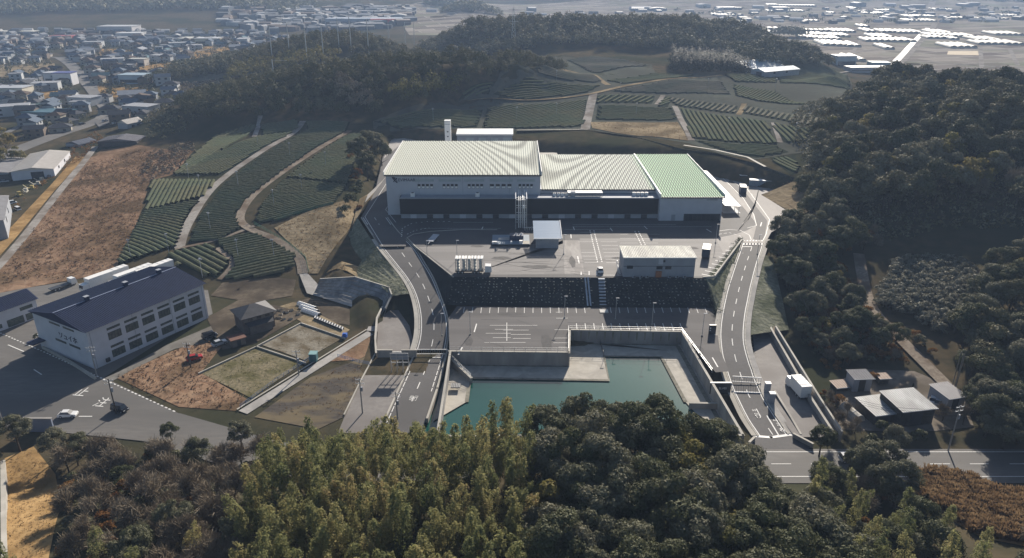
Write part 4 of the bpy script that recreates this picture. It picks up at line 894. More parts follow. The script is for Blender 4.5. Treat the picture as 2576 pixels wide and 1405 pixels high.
# entrance strip and door of the right block
g_ = sub(MB().box(wx(1733,253)-1, fx3-.4, 252.9, 252.99, .05, 2.6), 'entrance_glazing', M_GLASS, fac)
b = MB()
for i in range(7): x = wx(1733,253)-1+i*1.6; b.box(x, x+.08, 252.85, 252.9, .05, 2.6)
b.build('mullions', M_DARK, g_)
d = sub(MB().box(57.4, 58.8, 252.93, 252.99, 0, 2.3), 'door', M_WALLG, fac); MB().box(58.5,58.6,252.88,252.93,1,1.1).build('handle', M_STEEL, d)
sub(MB().box(69.5, 73.5, 252.95, 252.99, 7.6, 8.2), 'sign_panel', M_WALLG, fac)
# the mark and the name high on the left corner
M_NAVY = mat('navy lettering', (.012,.013,.04), (.016,.017,.05), 1, .5)
b = MB(); X0, Z0 = -43.6, 12.6
for p, q in [((0,1.5),(1.0,1.5)),((.3,1.3),(1.9,-.5)),((.7,1.0),(1.3,1.5)),((1.9,1.35),(.9,.5)),((.9,.5),(.55,-.1))]: b.bar((X0+p[0],259.93,Z0+p[1]),(X0+q[0],259.93,Z0+q[1]),.1,.34)
em = sub(b, 'emblem', M_NAVY, fac)
textmesh('lettering', 'LEVIMAAR', M_NAVY, Matrix.Translation((-38.6,259.93,13.2)) @ Matrix.Rotation(rad(90),4,'X') @ Matrix.Scale(1.55,4), .02, fac)
# roof terrace equipment belongs to nobody else: each unit is a thing of its own
def acunit(x, y, z, s, label, group):
    r = thing('air_conditioner', label, 'air conditioner', (x,y,z), R.choice((0,0,.03)), group); MB().box(-s*.5,s*.5,-s*.35,s*.35,0,s*.9).build('casing', M_WHITE, r); MB().tube((0,0,s*.9),(0,0,s*.97),s*.3,s*.3,12).build('fan_grille', M_DARK, r)
for x in (15.5,17,18.5,20): acunit(x, 258.6, UP+7.75, 1.1, 'white air conditioner on the terrace in the row right of the pipe tower', 'air conditioners right of the pipe tower')
for x in (44.5,46,47.5,49): acunit(x, 259, UP+7.75, 1.2, 'white air conditioner on the terrace next to the green roofed end block', 'air conditioners by the end block')
for x in (-12.5,-36): acunit(x, 257.5, UP+7.75, 1.5, 'dark trimmed air conditioner alone on the terrace under the wall windows', 'air conditioners under the wall windows')
r = thing('louvre_screen', 'long pale louvred plant screen on the terrace under the low roof', 'screen', (26.5,257.2,UP+7.75)); b = MB()
MB().box(-6.3,6.3,-.1,3.0,1.35,1.5).build('screen_roof', M_WHITE, r)
for i in range(26): b.box(-6.2+i*.49, -6.0+i*.49, -.05, .05, 0, 1.35)
b.build('louvres', M_WALLG, r)
r = thing('roof_hatch', 'white box housing beside the air conditioners right of the pipe tower', 'roof housing', (22.2,258.4,UP+7.75)); MB().box(-.7,.7,-.6,.6,0,1.6).build('housing', M_WHITE, r); MB().box(-.85,.85,-.75,.75,1.6,1.72).build('lid', M_WALLG, r)
# chimney, rear store and small buildings
r = thing('chimney_tower', 'slim white square tower standing behind the left factory roof', 'tower', (-29.3,336,UP)); MB().box(-1.35,1.35,-1.3,1.3,-.3,20.2).build('shaft', M_WHITE, r); MB().box(-1.4,1.4,-1.35,1.35,18.7,18.9).build('band', M_WALLG, r); MB().box(-1.42,1.42,-1.38,1.38,20.2,20.45).build('cap', M_WHITE, r)
for z in (15.2,13): MB().box(-.35,.35,-1.36,-1.3,z,z+.5).build('vent', M_DARK, r)
r = thing('storage_building', 'long dark grey store with a white eave behind the left factory roof', 'store', (-13.4,360,UP)); MB().box(-13.6,13.6,0,9,-.3,8.7).build('wall', M_WALLG, r); q = MB(); q.quad((-14,-.6,9.2),(14,-.6,9.2),(14,9.6,9.9),(-14,9.6,9.9)); q.box(-14,14,-.7,-.5,8.6,9.25); rf = q.build('roof', M_WHITE, r)
MB().box(-10,13,-.06,-.01,0,3.2).build('loading_opening', M_DARK, r)
for x in (-9,-3,3,9): MB().box(x,x+3.6,-.05,-.008,4.4,7.2).build('window', M_GLB, r)
for x, l in ((-34,'long'),(17,'short')):
    r = thing('dock_platform', f'{l} pale concrete platform in the rear yard', 'platform', (x,352 if x<0 else 352,UP)); MB().box(-5,5,-3,3,-.2,1.1).build('deck', M_CONCL, r); MB().box(-5.05,5.05,-3.06,-3.0,.8,1.1).build('edge', M_WHITE, r)
# valve house, its roof colour tinted with painted sky reflection
o_ = P(1377,625,UP); r = thing('pump_house', 'small square house with a light blue lean-to roof in front of the factory', 'house', o_)
MB().box(-3.6,3.6,0,10,-.2,3.7).build('wall', M_WALLG, r)
M_BLUER = mat('light blue roof sheet', (.42,.52,.62), (.47,.56,.66), 1.0, .3, .6, stretch=(.2,2,1))  # blue of the reflected sky painted into the sheet colour
b = MB(); n = 22
for i in range(n):
    y0, y1 = -1.2+i*12.6/n, -1.2+(i+1)*12.6/n; z0 = 3.75+1.9*i/n; z1 = 3.75+1.9*(i+1)/n
    b.quad((-4.5,y0,z0),(4.5,y0,z0),(4.5,y1-.1,z1-.02),(-4.5,y1-.1,z1-.02)); b.quad((-4.5,y1-.1,z1-.02),(4.5,y1-.1,z1-.02),(4.5,y1,z1+.04),(-4.5,y1,z1+.04))
rf = b.build('roof', M_BLUER, r); MB().box(-4.6,4.6,-1.35,-1.2,3.5,3.85).build('eave_trim', M_WHITE, rf); q = MB(); q.bar((4.6,-1.3,3.75),(4.6,11.4,5.7),.2,.35); q.build('verge_trim', M_WHITE, rf)
MB().box(-2.2,-2.0,-.08,0,2.7,2.95).build('lamp', M_DARK, r); MB().tube((-3.75,-.2,0),(-3.75,-.2,3.5),.07).build('downpipe', M_STEEL, r)
# pipe tower
o_ = P(1311,577,UP); r = thing('pipe_tower', 'steel pipe tower rising from the yard to the factory terrace', 'pipe tower', o_); b = MB(); Hh = 10.6
for sx_ in (-1.9,1.9):
    for sy_ in (0,2.6): b.bar((sx_,sy_,0),(sx_,sy_,Hh if sy_==0 else Hh),.22)
for z in (2.6,5.2,7.8,Hh):
    b.bar((-1.9,0,z),(1.9,0,z),.18); b.bar((-1.9,2.6,z),(1.9,2.6,z),.18); b.bar((-1.9,0,z),(-1.9,2.6,z),.18); b.bar((1.9,0,z),(1.9,2.6,z),.18)
for z in (0,2.6,5.2): b.bar((-1.9,0,z),(-1.9,2.6,z+2.6),.1); b.bar((1.9,0,z),(1.9,2.6,z+2.6),.1)
b.build('frame', M_STEEL, r)
for x, rr in ((.5,.34),(1.2,.2),(-.9,.16),(-.3,.16)): q = MB(); q.tube((x,.9,.2),(x,.9,Hh-.5),rr,rr,10); q.tube((x,.9,Hh-.6),(x,13,Hh-.2),rr,rr,10); q.build('pipe', M_WHITE if rr<.3 else M_STEEL, r)
MB().tube((.9,.3,7.6),(.9,.3,8.5),.5,.5,12).build('valve_drum', M_WHITE, r)
for x in (-1.9,1.9): MB().bar((x,0,Hh+.2),(x,12,Hh+.5),.3,.4).build('bridge_beam', M_WALLW, r)
o_ = P(1335,580,UP); r = thing('manifold', 'cluster of white valves and pipes on the ground beside the pipe tower', 'pipework', o_)
for i in range(6):
    MB().tube((-2+i*.8,R.uniform(-.4,.4),0),(-2+i*.8,R.uniform(-.4,.4),R.uniform(.7,1.5)),.14,.14,8).build('riser', M_STEEL, r)
MB().bar((-2.4,0,.9),(2.6,.2,1.1),.18).build('header_pipe', M_WHITE, r)
# tank slab with the blue pump set
o_ = P(1288,620,UP); r = thing('equipment_slab', 'raised blue grey concrete slab before the pipe tower', 'slab', o_); MB().box(-6.6,5.8,0,9.2,-.2,.75).build('slab', mat('blue grey deck', (.20,.25,.30), (.24,.29,.34), .6, .7), r); MB().box(3.6,5.7,.05,3.0,.75,.78).build('pale_patch', M_CONCL, r); MB().box(-6.6,5.8,-.12,0,-.2,.6).build('front_edge', M_DARK, r)
r = thing('pump_set', 'dark blue pump unit with white caps on the raised slab', 'pump', o_+Vector((1.5,3.2,.75))); MB().box(-2.3,2.3,0,3.0,0,1.7).build('casing', mat('navy machine paint', (.015,.03,.075),(.02,.038,.09),2,.4,.5), r)
for x in (-.2,1.5): MB().tube((x,.9,1.7),(x,.9,2.5),.28,.1,8).build('cap', M_WHITE, r)
for x in (-1.8,): MB().bar((-6,.6,.3),(-2.3,.6,.3),.25).build('pipe', M_STEEL, r); MB().bar((-6,1.8,.3),(-2.3,1.8,.3),.25).build('pipe', M_STEEL, r)
r = thing('switch_box', 'small white box on the left front corner of the raised slab', 'box', o_+Vector((-5.6,.8,.75))); MB().box(-.9,.9,-.4,.4,0,.6).build('casing', M_WHITE, r); MB().box(-.2,.2,-.44,-.4,.2,.4).build('plate', M_DARK, r)
for x, y, s in ((-.3,.9,.35),(2.9,.7,.5),(3.4,2.2,.3)):
    r = thing('equipment_box', 'small white cube on the raised slab near the pump', 'box', o_+Vector((x,y,.75)), 0, 'white cubes on the raised slab'); MB().box(-s,s,-s,s,0,s*2).build('casing', M_WHITE, r)
# site office of two storeys at the slope edge
o_ = P(1657,697,UP); r = thing('site_office', 'two storey grey prefab office with a pale ribbed roof at the upper lot edge', 'site office', o_); MB().box(-10.6,10.4,0,8.5,-.1,6.2).build('wall', M_WALLG, r)
b = MB(); nn = 44
for i in range(nn):
    a = -10.9+i*21.6/nn; c = a+21.6/nn
    b.quad((a,-.3,6.2),(a+.28,-.3,6.32),(a+.28,8.8,6.62),(a,8.8,6.5)); b.quad((a+.28,-.3,6.32),(c,-.3,6.2),(c,8.8,6.5),(a+.28,8.8,6.62))
M_SOR = mat('weathered cream roof', (.52,.50,.42), (.72,.70,.61), .8, .5, .4, c3=(.44,.42,.37), scale3=.35, stretch=(1,.2,1))
rf = b.build('roof', M_SOR, r); MB().box(-10.9,10.7,-.42,-.3,5.95,6.3).build('eave_trim', M_WHITE, rf)
for x, z in ((-9.6,2.6),(-.9,2.4),(1.7,2.4),(-.2,4.6)):
    f = MB().box(x,x+1.8,-.06,-.005,z,z+(1.0 if z<4 else .7)).build('window', M_DARK, r); MB().box(x+.08,x+1.72,-.09,-.06,z+.08,z+.9 if z<4 else z+.6).build('pane', M_GLASS, f)
MB().box(-10.6,10.4,-.04,-.005,3.3,3.45).build('floor_band', M_DARK, r)
d = MB().box(-1.0,.7,-.5,-.01,0,1.9).build('entrance_porch', mat('orange brown board', (.27,.11,.05),(.33,.14,.07),2,.7), r)
MB().box(-.5,.9,-.3,-.012,4.1,5.8).build('stair_panel', M_WALLW, r)
for i, x in enumerate((-7.5,-5.4,-3.6,3.0,5.2,7.4)):
    c = thing('outdoor_unit', 'small dark outdoor unit against the front of the prefab office', 'outdoor unit', o_+Vector((x,-.75,0)), 0, 'outdoor units along the prefab office'); MB().box(-.45,.45,-.18,.18,0,.8).build('casing', M_WALLG, c); MB().tube((.1,-.19,.4),(.1,-.21,.4),.28,.28,10).build('fan', M_DARK, c)
r = thing('outside_stair', 'steel stair climbing the left end of the prefab office', 'stair', o_+Vector((-11.4,.6,0))); b = MB()
for i in range(12): b.box(-.5,.5,i*.42,i*.42+.3,i*.26+.1,i*.26+.15)
b.build('treads', M_STEEL, r); MB().bar((-.55,0,.1),(-.55,5,3.2),.08,.2).build('stringer', M_WHITE, r); MB().bar((-.55,0,1.1),(-.55,5,4.2),.05).build('handrail', M_WHITE, r)
# stair and chute on the slope between the lots
a0, a1 = P(1476,699,UP), P(1483,771,LO); c = thing('drain_chute', 'pair of blue grey drainage chutes running down the dark slope', 'drain chute', a0); M_CH = mat('pale blue concrete', (.36,.40,.46), (.42,.46,.51), .8, .7)
for dx in (-.5,.35): MB().bar(Vector((dx,0,.05)), a1-a0+Vector((dx,0,.1)), .42, .3).build('channel', M_CH, c)
a0, a1 = P(1513,699,UP), P(1517,771,LO); c = thing('slope_stair', 'pale concrete stair with landings down the dark slope', 'stair', a0)
for i in range(9):
    v = (a1-a0)*((i+.5)/9); MB().box(v.x-.95,v.x+.95,v.y-.34,v.y+.34,v.z-.6,v.z+.18).build('step_landing', M_CH, c)
r = thing('stair_foot_landing', 'white edged concrete landing at the foot of the slope stair', 'landing', P(1519,784,LO)); MB().box(-1.2,1.2,-1.1,.9,0,.16).build('slab', M_CONCL, r)
for y in (-.9,-.2,.5): MB().box(-1.15,1.15,y,y+.25,.16,.2).build('edge_stripe', M_WHITE, r)
# open canopy frame along the right side of the factory
r = thing('bicycle_shelter', 'long white framed glazed shelter along the right side of the factory', 'shelter', (81.8,262,UP)); b = MB(); q = MB()
M_PAN = mat('grey canopy panel', (.22,.24,.26),(.30,.32,.34),.3,.4,.5)
for i in range(11):
    y = i*5.2
    b.bar((-2.7,y,2.9),(3.2,y,2.6),.25,.18); b.bar((2.6,y,0),(2.6,y,2.6),.16)
    if i < 10: q.quad((-2.6,y+.2,2.84),(3.1,y+.2,2.55),(3.1,y+5.0,2.55),(-2.6,y+5.0,2.84))
for x, z in ((-2.7,2.9),(.3,2.75),(3.2,2.6)): b.bar((x,0,z),(x,52,z),.25,.18)
b.build('frame', M_WHITE, r); q.build('canopy_panels', M_PAN, r); MB().box(-3.1,3.3,-.3,52.3,-.1,.05).build('floor', M_WALLG, r)
# ---------------------------------------------------------------- vehicles
def wheel(par, x, y, rr=.34, w_=.24, name='wheel'):
    o = MB().tube((x,y-w_/2,rr),(x,y+w_/2,rr),rr,rr,12).build(name, M_DARK, par); MB().tube((x,y-w_/2-.01,rr),(x,y+w_/2+.01,rr),rr*.55,rr*.55,8).build('rim', M_STEEL, o)
CARC = {'white':(.72,.72,.71),'black':(.012,.012,.015),'silver':(.42,.43,.45),'navy':(.012,.018,.05),'red':(.35,.02,.015),'grey':(.16,.165,.17)}
def paint(c): return mat('car paint '+c, CARC[c], tuple(v*.95 for v in CARC[c]), .5, .25, .6)
def prof(o, y0, y1, inset=0.0):
    """side outline (x,z) extruded in y, the top points pulled in"""
    n = len(o); zt = max(p[1] for p in o); zb = min(p[1] for p in o)
    f = lambda z: inset*(z-zb)/(zt-zb+1e-6)
    b = MB(); b.add([(x,y0+f(z),z) for x,z in o]+[(x,y1-f(z),z) for x,z in o], [tuple(range(n)), tuple(range(n,2*n))[::-1]]+[(i,n+i,n+(i+1)%n,(i+1)%n) for i in range(n)]); return b
def car(loc, rz, c, label, group=None, van=False):
    r = thing('parked_car', label, 'car', loc, rz, group)
    body = [(-1.95,.3),(1.95,.3),(2.0,.62),(1.85,.86),(.95,.95),(-1.75,.98),(-1.98,.8)]
    cab = [(.95,.94),(.35,1.42),(-1.1,1.46),(-1.7,.96)] if not van else [(1.5,.94),(1.05,1.72),(-1.75,1.74),(-1.85,.96)]
    prof(body, -.82, .82, .05).build('body', paint(c), r); prof(cab, -.78, .78, .16).build('window', M_GLASS, r); z = cab[1][1]
    MB().box(cab[2][0]+.05, cab[1][0]-.05, -.6, .6, z-.02, z+.045).build('roof_panel', paint(c), r)
    for x in (-1.25,1.25):
        for y in (-.76,.76): wheel(r, x, y)
    for y in (-.55,.55): MB().box(1.93,2.0,y-.18,y+.18,.62,.76).build('headlight', M_WHITE, r)
    return r
def truck(loc, rz, label, L_=8.5, W_=2.4, H_=2.6, c='white', boxm=None, group=None):
    r = thing('box_truck', label, 'truck', loc, rz, group); xb = L_/2; hw = W_/2
    MB().box(-xb, xb-2.1, -hw, hw, .95, .95+H_).build('cargo_box', boxm or M_WHITE, r)
    MB().box(-xb, xb-.1, -hw*.7, hw*.7, .5, .9).build('chassis', M_DARK, r)
    cb = prof([(xb-2.0,.5),(xb,.5),(xb+.05,1.3),(xb-.25,2.5),(xb-2.0,2.6)], -hw*.95, hw*.95, .06).build('cab', paint(c), r)
    MB().quad((xb+.045,-hw*.8,1.4),(xb+.045,hw*.8,1.4),(xb-.2,hw*.75,2.3),(xb-.2,-hw*.75,2.3)).build('windscreen', M_GLASS, cb)
    for y in (-hw*.78,hw*.78):
        for x in (xb-1.1,-xb+1.2,-xb+2.3): wheel(r, x, y, .48, .3)
    for y in (-.8,.8): MB().box(xb+.0,xb+.07,y-.2,y+.2,.7,.95).build('headlight', M_STEEL, r)
    for i in range(3): MB().box(-xb+1+i*1.9,-xb+1.06+i*1.9,-hw*.98,hw*.98,.95+H_,.99+H_).build('roof_rib', M_WALLG, r)
    return r
v = P(2021,1012,.0); truck(v+Vector((0,4.2,0)), rad(97), 'cream topped box truck parked beside the long retaining wall at the right', 7.6, 2.5, 2.9)
v = P(1777,652,UP); truck(v+Vector((.6,3,0)), rad(72), 'dark box truck with a white roof parked on the angled stalls', 7.5, 2.4, 2.5, 'navy', mat('dark container paint', (.03,.05,.075),(.04,.06,.085),1,.5))
v = P(1510,684,UP); car(v, rad(88), 'white', 'white car parked alone at the end of the upper stalls')
v = P(1791,840,LO); r = thing('notice_board', 'dark board with small white notices beside the entrance road bend', 'notice board', v); MB().box(-.9,.9,-.25,.25,0,2.6).build('board', M_DARK, r); 
for z in (.9,1.6): MB().box(-.8,-.45,-.28,-.25,z,z+.35).build('notice', M_WHITE, r)
# tube trailer with its tractor
v = P(1181,690,UP); r = thing('tube_trailer', 'trailer stacked with rows of pale gas cylinders behind a white cab', 'trailer', v)
MB().box(-4.2,4.2,0,2.5,.7,1.0).build('chassis', M_DARK, r)
for row in range(4):
    b = MB()
    for k in range(5): x = -3.3+k*1.65; b.tube((x,.0,1.5+row*.95),(x,2.5,1.5+row*.95),.46,.46,10)
    b.build('cylinder_tier', mat('pale cylinder paint', (.42,.41,.38),(.55,.54,.5),1.5,.45,.5), r)
b = MB()
for x in (-4.1,-.82,.82,4.1): b.box(x-.06,x+.06,-.05,2.55,1.0,5.0)
b.build('rack_frame', M_STEEL, r)
b = MB(); 
for k in range(9): b.box(-4.1+k*.93,-3.45+k*.93,.0,2.5,4.75,4.95)
b.build('top_panels', M_WHITE, r)
for x in (-3.2,-2.1,1.5,2.6): wheel(r, x, .1, .48, .3); wheel(r, x, 2.4, .48, .3)
cb = prof([(4.6,.5),(6.6,.5),(6.65,1.3),(6.4,2.4),(4.7,2.5)], .1, 2.4, .05).build('cab', paint('white'), r); MB().quad((6.64,.3,1.4),(6.64,2.2,1.4),(6.46,2.15,2.2),(6.46,.35,2.2)).build('windscreen', M_GLASS, cb)
v = P(1083,612,UP); r = thing('flatbed_trailer', 'low white flatbed trailer parked in the shade at the left of the upper lot', 'trailer', v, rad(78)); MB().box(-.5,6.5,-1.1,1.1,.7,.85).build('bed', M_WALLW, r); MB().bar((-2.4,0,.5),(-.5,0,.7),.18).build('drawbar', M_STEEL, r)
for x in (2.6,3.8):
    for y in (-.95,.95): wheel(r, x, y, .4)
for i in range(4): MB().box(.6+i*1.4,.7+i*1.4,-1.0,1.0,.85,.95).build('crossbar', M_WALLG, r)
# containers at the far right of the apron
def container(v, rz, L_, c1, label, group=None, h=2.5):
    r = thing('storage_container', label, 'container', v, rz, group); m = mat('container '+label[:12], c1, tuple(x*.85 for x in c1), 1, .5)
    MB().box(-L_/2,L_/2,-1.2,1.2,.1,h).build('body', m, r); MB().box(-L_/2-.05,L_/2+.05,-1.25,1.25,h,h+.12).build('roof_panel', M_WHITE if c1[0]<.3 else M_WALLG, r); b = MB()
    for i in range(int(L_/1.2)): x = -L_/2+.6+i*1.2; b.box(x-.05,x+.05,-1.26,-1.2,.2,h-.1)
    b.build('side_ribs', m, r)
container(P(1911,468,UP), rad(-12), 8.6, (.26,.31,.38), 'long grey container house at the foot of the rear slope')
container(P(1872,455,UP), rad(-5), 4.4, (.05,.045,.05), 'dark container beside the grey container house')
container(P(1868,483,UP), rad(80), 5, (.07,.09,.14), 'dark blue container end on beside the yard road')
# entrance gate, guard boxes, left gate and sign frame
def slidegate(A, B, h, label, bars=True):
    r = thing('sliding_gate', label, 'gate', A); d = B-A; b = MB()
    b.bar((0,0,.25),d+Vector((0,0,.25)),.14); b.bar((0,0,h),d+Vector((0,0,h)),.16,.2); b.build('frame', M_WHITE, r); n = int(d.length/.55); q = MB()
    for i in range(n+1): v = d*(i/n); q.bar(v+Vector((0,0,.25)), v+Vector((0,0,h)), .06)
    q.build('pickets', M_WALLG, r); s = MB()
    for i in range(4): v = d*(i/3); s.tube(v+Vector((0,0,.12)), v+Vector((0,.1,.12)), .12, .12, 8)
    s.build('rollers', M_DARK, r)
slidegate(P(1841,962,1.1), P(1913,966,1.0), 1.6, 'white sliding gate across the entrance road')
slidegate(P(1044,893,.4), P(1128,893,.4), 1.5, 'white sliding gate across the left access road')
r = thing('gate_wall', 'dark name wall with white lettering left of the entrance gate', 'name wall', P(1811,985,1.0)); MB().box(-2.4,2.4,-.2,.2,-.6,2.3).build('wall_slab', M_DARK, r); MB().box(-2.5,2.5,-.26,.26,2.3,2.42).build('coping', M_WHITE, r)
textmesh('lettering', 'ELVES', M_WHITE, Matrix.Translation((.5,-.22,.9)) @ Matrix.Rotation(rad(90),4,'X') @ Matrix.Scale(.7,4), .01, r)
for px, py, l in [(1929,986,'grey gate pillar with a white cap right of the entrance gate'),(1940,1012,'grey gate pillar with a white intercom beside the outgoing lane')]:
    r = thing('gate_pillar', l, 'gate pillar', P(px,py,.6)); MB().box(-.6,.6,-.5,.5,-.6,2.3).build('pillar', M_WALLG, r); MB().box(-.68,.68,-.58,.58,2.3,2.5).build('cap', M_WHITE, r)
for a, c, l in [((948,886),(984,886),'left'),((1010,886),(1045,886),'right')]:
    wallthing([P(*a,2.2)+Vector((0,1,0)), P(*c,2.2)+Vector((0,1,0))], 2.6, .3, f'white concrete gate wall, {l} one of the pair above the low lot', 'gate_wall', 'wall')
r = thing('low_gate', 'low white barrier between the two gate walls', 'barrier', P(984,893,.4)); MB().bar((0,0,.7),(2.8,0,.7),.2,.35).build('beam', M_WHITE, r); MB().box(-.1,.1,-.1,.1,-.4,.6).build('post', M_STEEL, r); MB().box(2.7,2.9,-.1,.1,-.4,.6).build('post', M_STEEL, r)
r = thing('sign_frame', 'large empty steel sign frame standing in the low lot by the left gate', 'sign frame', P(985,938,0)); b = MB(); q = MB()
for i in range(4): x = i*1.45; b.bar((x,0,0),(x,0,5.4),.14); b.bar((x,0,4.2),(x,1.9,0),.1)
for z in (2.9,3.7,4.6,5.4): b.bar((0,0,z),(4.35,0,z),.12)
b.build('frame', M_STEEL, r); q.box(.1,4.25,.06,.1,3.75,5.35); q.build('panel', M_WALLG, r)
# lamp posts of the lots
def lamp(v, label, h=6.5, group='light columns of the factory lots', rz=0):
    r = thing('light_column', label, 'lamp post', v, rz, group); MB().tube((0,0,-.1),(0,0,h),.09,.06,8).build('pole', M_STEEL, r); MB().box(-.18,.75,-.14,.14,h,h+.1).build('lamp_head', M_WALLG, r); MB().box(-.2,.2,-.2,.2,-.1,.3).build('base', M_CONC, r)
for px, py, z, l in [(1548,805,LO,'beside the stair foot in the lower lot'),(1183,842,LO,'at the left edge of the lower lot'),(1420,800,LO,'near the middle of the lower lot'),(1640,818,LO,'above the bay wall'),(1766,846,LO,'by the notice board'),(1418,640,UP,'right of the blue roofed pump house'),(1150,655,UP,'behind the cylinder trailer'),(1800,612,UP,'at the right edge of the upper lot'),(1962,583,UP,'on the pale apron by the trees'),(1075,655,6.8,'inside the bend of the left access road'),(1112,845,2.0,'by the left gate'),(1905,640,7.3,'by the zebra crossing')]: lamp(P(px,py,z), f'thin steel light column {l}')
# low lots either side
poly3('gate_lot_pavement', pp([(948,872),(952,800),(962,772),(1000,778),(1030,820),(1042,872),(1040,886),(948,888)], .35), mat('brown grey asphalt', (.17,.155,.145),(.21,.195,.18),.8,.8,.3,c3=(.145,.13,.12),scale3=.1))
poly3('low_lot_pavement', pp([(945,890),(1044,890),(975,1050),(960,1090),(850,1090),(868,1045)], .02), MATS['brown grey asphalt'])
poly3('lower_road_pavement', pp([(1042,888),(1126,888),(1100,985),(1060,1090),(955,1090),(979,1035)], .06), M_ASPH)
for a, c, w_ in [((1050,893),(968,1075),.2),((1114,893),(1085,985),.2)]: line([P(*a,.07), P(*c,.07)], w_, .012, dash=(2.2,.5))
line([P(1085,896,.07), P(1036,1010,.07)], .22, .012, dash=(3,3.5)); line([P(1046,900,.07), P(1110,900,.07)], .4, .012)
kerb([P(1044,890,.05), P(972,1050,.05)], .4, .3, M_CONCL); kerb([P(1126,888,.05), P(1100,985,.05), P(1075,1060,.05)], .5, .9, M_CONCL)
kerb([P(945,890,.05), P(905,965,.05), P(866,1045,.05)], .3, .3, M_CONCL)
wallthing([P(962,772,1.6), P(948,800,1.6), P(944,850,1.4), P(946,888,1.2)], 2, .35, 'stepped pale edge wall left of the brown gate lot')
poly3('truck_yard_pavement', pp([(1893,828),(1932,826),(1960,880),(2010,960),(2062,1045),(2090,1100),(2000,1100),(1960,1045),(1924,985),(1898,905)], .3), MATS['brown grey asphalt'])
wallthing([P(1936,820,2.2), P(1985,905,2.0), P(2040,1000,1.8), P(2098,1090,1.6)], 2.4, .4, 'long straight retaining wall along the truck yard')
wallthing([P(1952,822,3.2), P(2003,905,3.0), P(2062,1000,2.8), P(2118,1085,2.5)], 3.6, .3, 'upper parallel wall behind the truck yard wall')
poly3('wall_terrace_ground', [P(1936,820,2.0), P(1985,905,1.8), P(2040,1000,1.6), P(2098,1090,1.4), P(2118,1085,1.5), P(2062,1000,1.8), P(2003,905,2.0), P(1952,822,2.2)], M_DIRT)
wallthing([P(1950,985,.8), P(1990,1050,.5), P(2014,1092,.3)], 1, .3, 'thin kerb wall between the outgoing lane and the truck yard')
# public road in front
ribbon('public_road', [Vector((-140,141,.03)),Vector((-100,139,.03)),Vector((-76,135,.03)),Vector((-50,124,.03)),Vector((-20,121.5,.03)),Vector((60,121.5,.03)),Vector((160,121.5,.03))], 11.0, M_ASPH2)
line([Vector((20,126,.03)),Vector((150,126,.03))], .2, .02); line([Vector((20,118,.03)),Vector((150,118,.03))], .2, .02); line([Vector((20,122,.03)),Vector((150,122,.03))], .18, .02, dash=(4,4))
poly3('entrance_apron_pavement', [P(1900,1096,.05), P(1990,1090,.05), P(2040,1112,.05), P(2036,1130,.05), P(1880,1130,.05)], M_ASPH)
kerb([P(1900,1098,.03), P(1940,1101,.03), P(1992,1094,.03)], .7, .05, M_WHITE)
for a, c, l in [((1998,1092),(2044,1116),'right'),((1898,1100),(1886,1112),'left')]:
    wallthing([P(*a,1.0), P(*c,1.0)], 1.2, .35, f'short splayed wall on the {l} side of the entrance mouth')
# dark slope behind the factory with its pale drain lines
lowE = [P(1300,347,UP),P(1480,352,UP),P(1560,372,UP),P(1640,396,UP),P(1778,411,UP),P(1880,446,UP),P(1968,472,UP),P(1915,491,UP)]
upE = [P(1300,330,13.2),P(1480,329,14.2),P(1600,345,14.8),P(1720,376,15.2),P(1810,388,15),P(1905,412,14.6),P(2005,450,13.6),P(2025,470,12)]
M_REAR = mat('planted rear slope', (.05,.055,.045),(.085,.09,.075),.7,.95,0.0,c3=(.06,.066,.066),scale3=.2,bump=.8)
strip3('rear_slope', lowE, upE, M_REAR, 5)
line([a.lerp(c,.55)+Vector((0,0,.1)) for a, c in zip(lowE[2:7], upE[2:7])], .7, .1, M_CONCL, 'drain_path'); line([P(1720,366,15.4), P(1800,378,15.4), P(1880,396,15.2), P(1925,420,14.8)], 1.3, .1, M_CONCL, 'berm_path'); line([P(1300,328,13.5), P(1480,326,14.4)], .9, .1, M_CONCL, 'berm_path')
strip3('apron_bank', [P(1915,491,UP),P(1960,517,UP),P(2010,548,UP)], [P(2000,455,12.8),P(2030,480,12),P(2045,525,11.4)], M_TAN, 5)
# ---------------------------------------------------------------- fields and tracks on the terrain
drapepx('dead_grass_field', [(-60,745),(-60,690),(0,672),(70,585),(222,402),(255,378),(350,366),(490,378),(440,440),(378,455),(345,560),(296,672),(285,690),(200,702),(120,716),(0,738)], M_BROWN, .12, 5)
drapepx('ochre_verge_field', [(-40,640),(40,560),(125,470),(190,395),(215,395),(130,490),(40,600),(-40,690)], M_OCHRE, .16, 4)
drapepx('clearing_field', [(12,1155),(85,1125),(140,1195),(150,1290),(120,1420),(0,1420)], M_OCHRE, .14, 2)
drapepx('orange_bank_field', [(2290,1190),(2420,1190),(2600,1270),(2600,1380),(2470,1355),(2320,1265)], M_OCHRE, .14, 2)
drapepx('terrace_bank_field', [(690,575),(760,540),(880,505),(925,515),(905,545),(870,590),(830,640),(800,690),(775,690),(770,650),(720,605)], M_TAN, .2, 3)
drapepx('gully_bank_field', [(820,690),(860,660),(920,680),(985,715),(1005,745),(975,735),(900,700)], M_TAN, .3, 3)
drapepx('fallow_bank_field', [(1485,309),(1705,309),(1732,356),(1600,343),(1490,324)], M_TAN, .3, 4)
drapepx('hollow_field', [(530,745),(560,712),(700,700),(745,705),(735,745),(640,762)], M_SOIL, .12, 4)
def track(name, pxs, w, m, off=.25, step=3): return ribbon(name, smoothline(GN(pxs), 4), w, m, off, True, step)
track('concrete_farm_track', [(-30,700),(20,645),(90,560),(160,470),(222,395),(240,370)], 3.2, M_PATH)
track('farm_track', [(452,625),(470,572),(520,492),(575,440),(650,388),(735,338),(762,306)], 3.4, M_PATH)
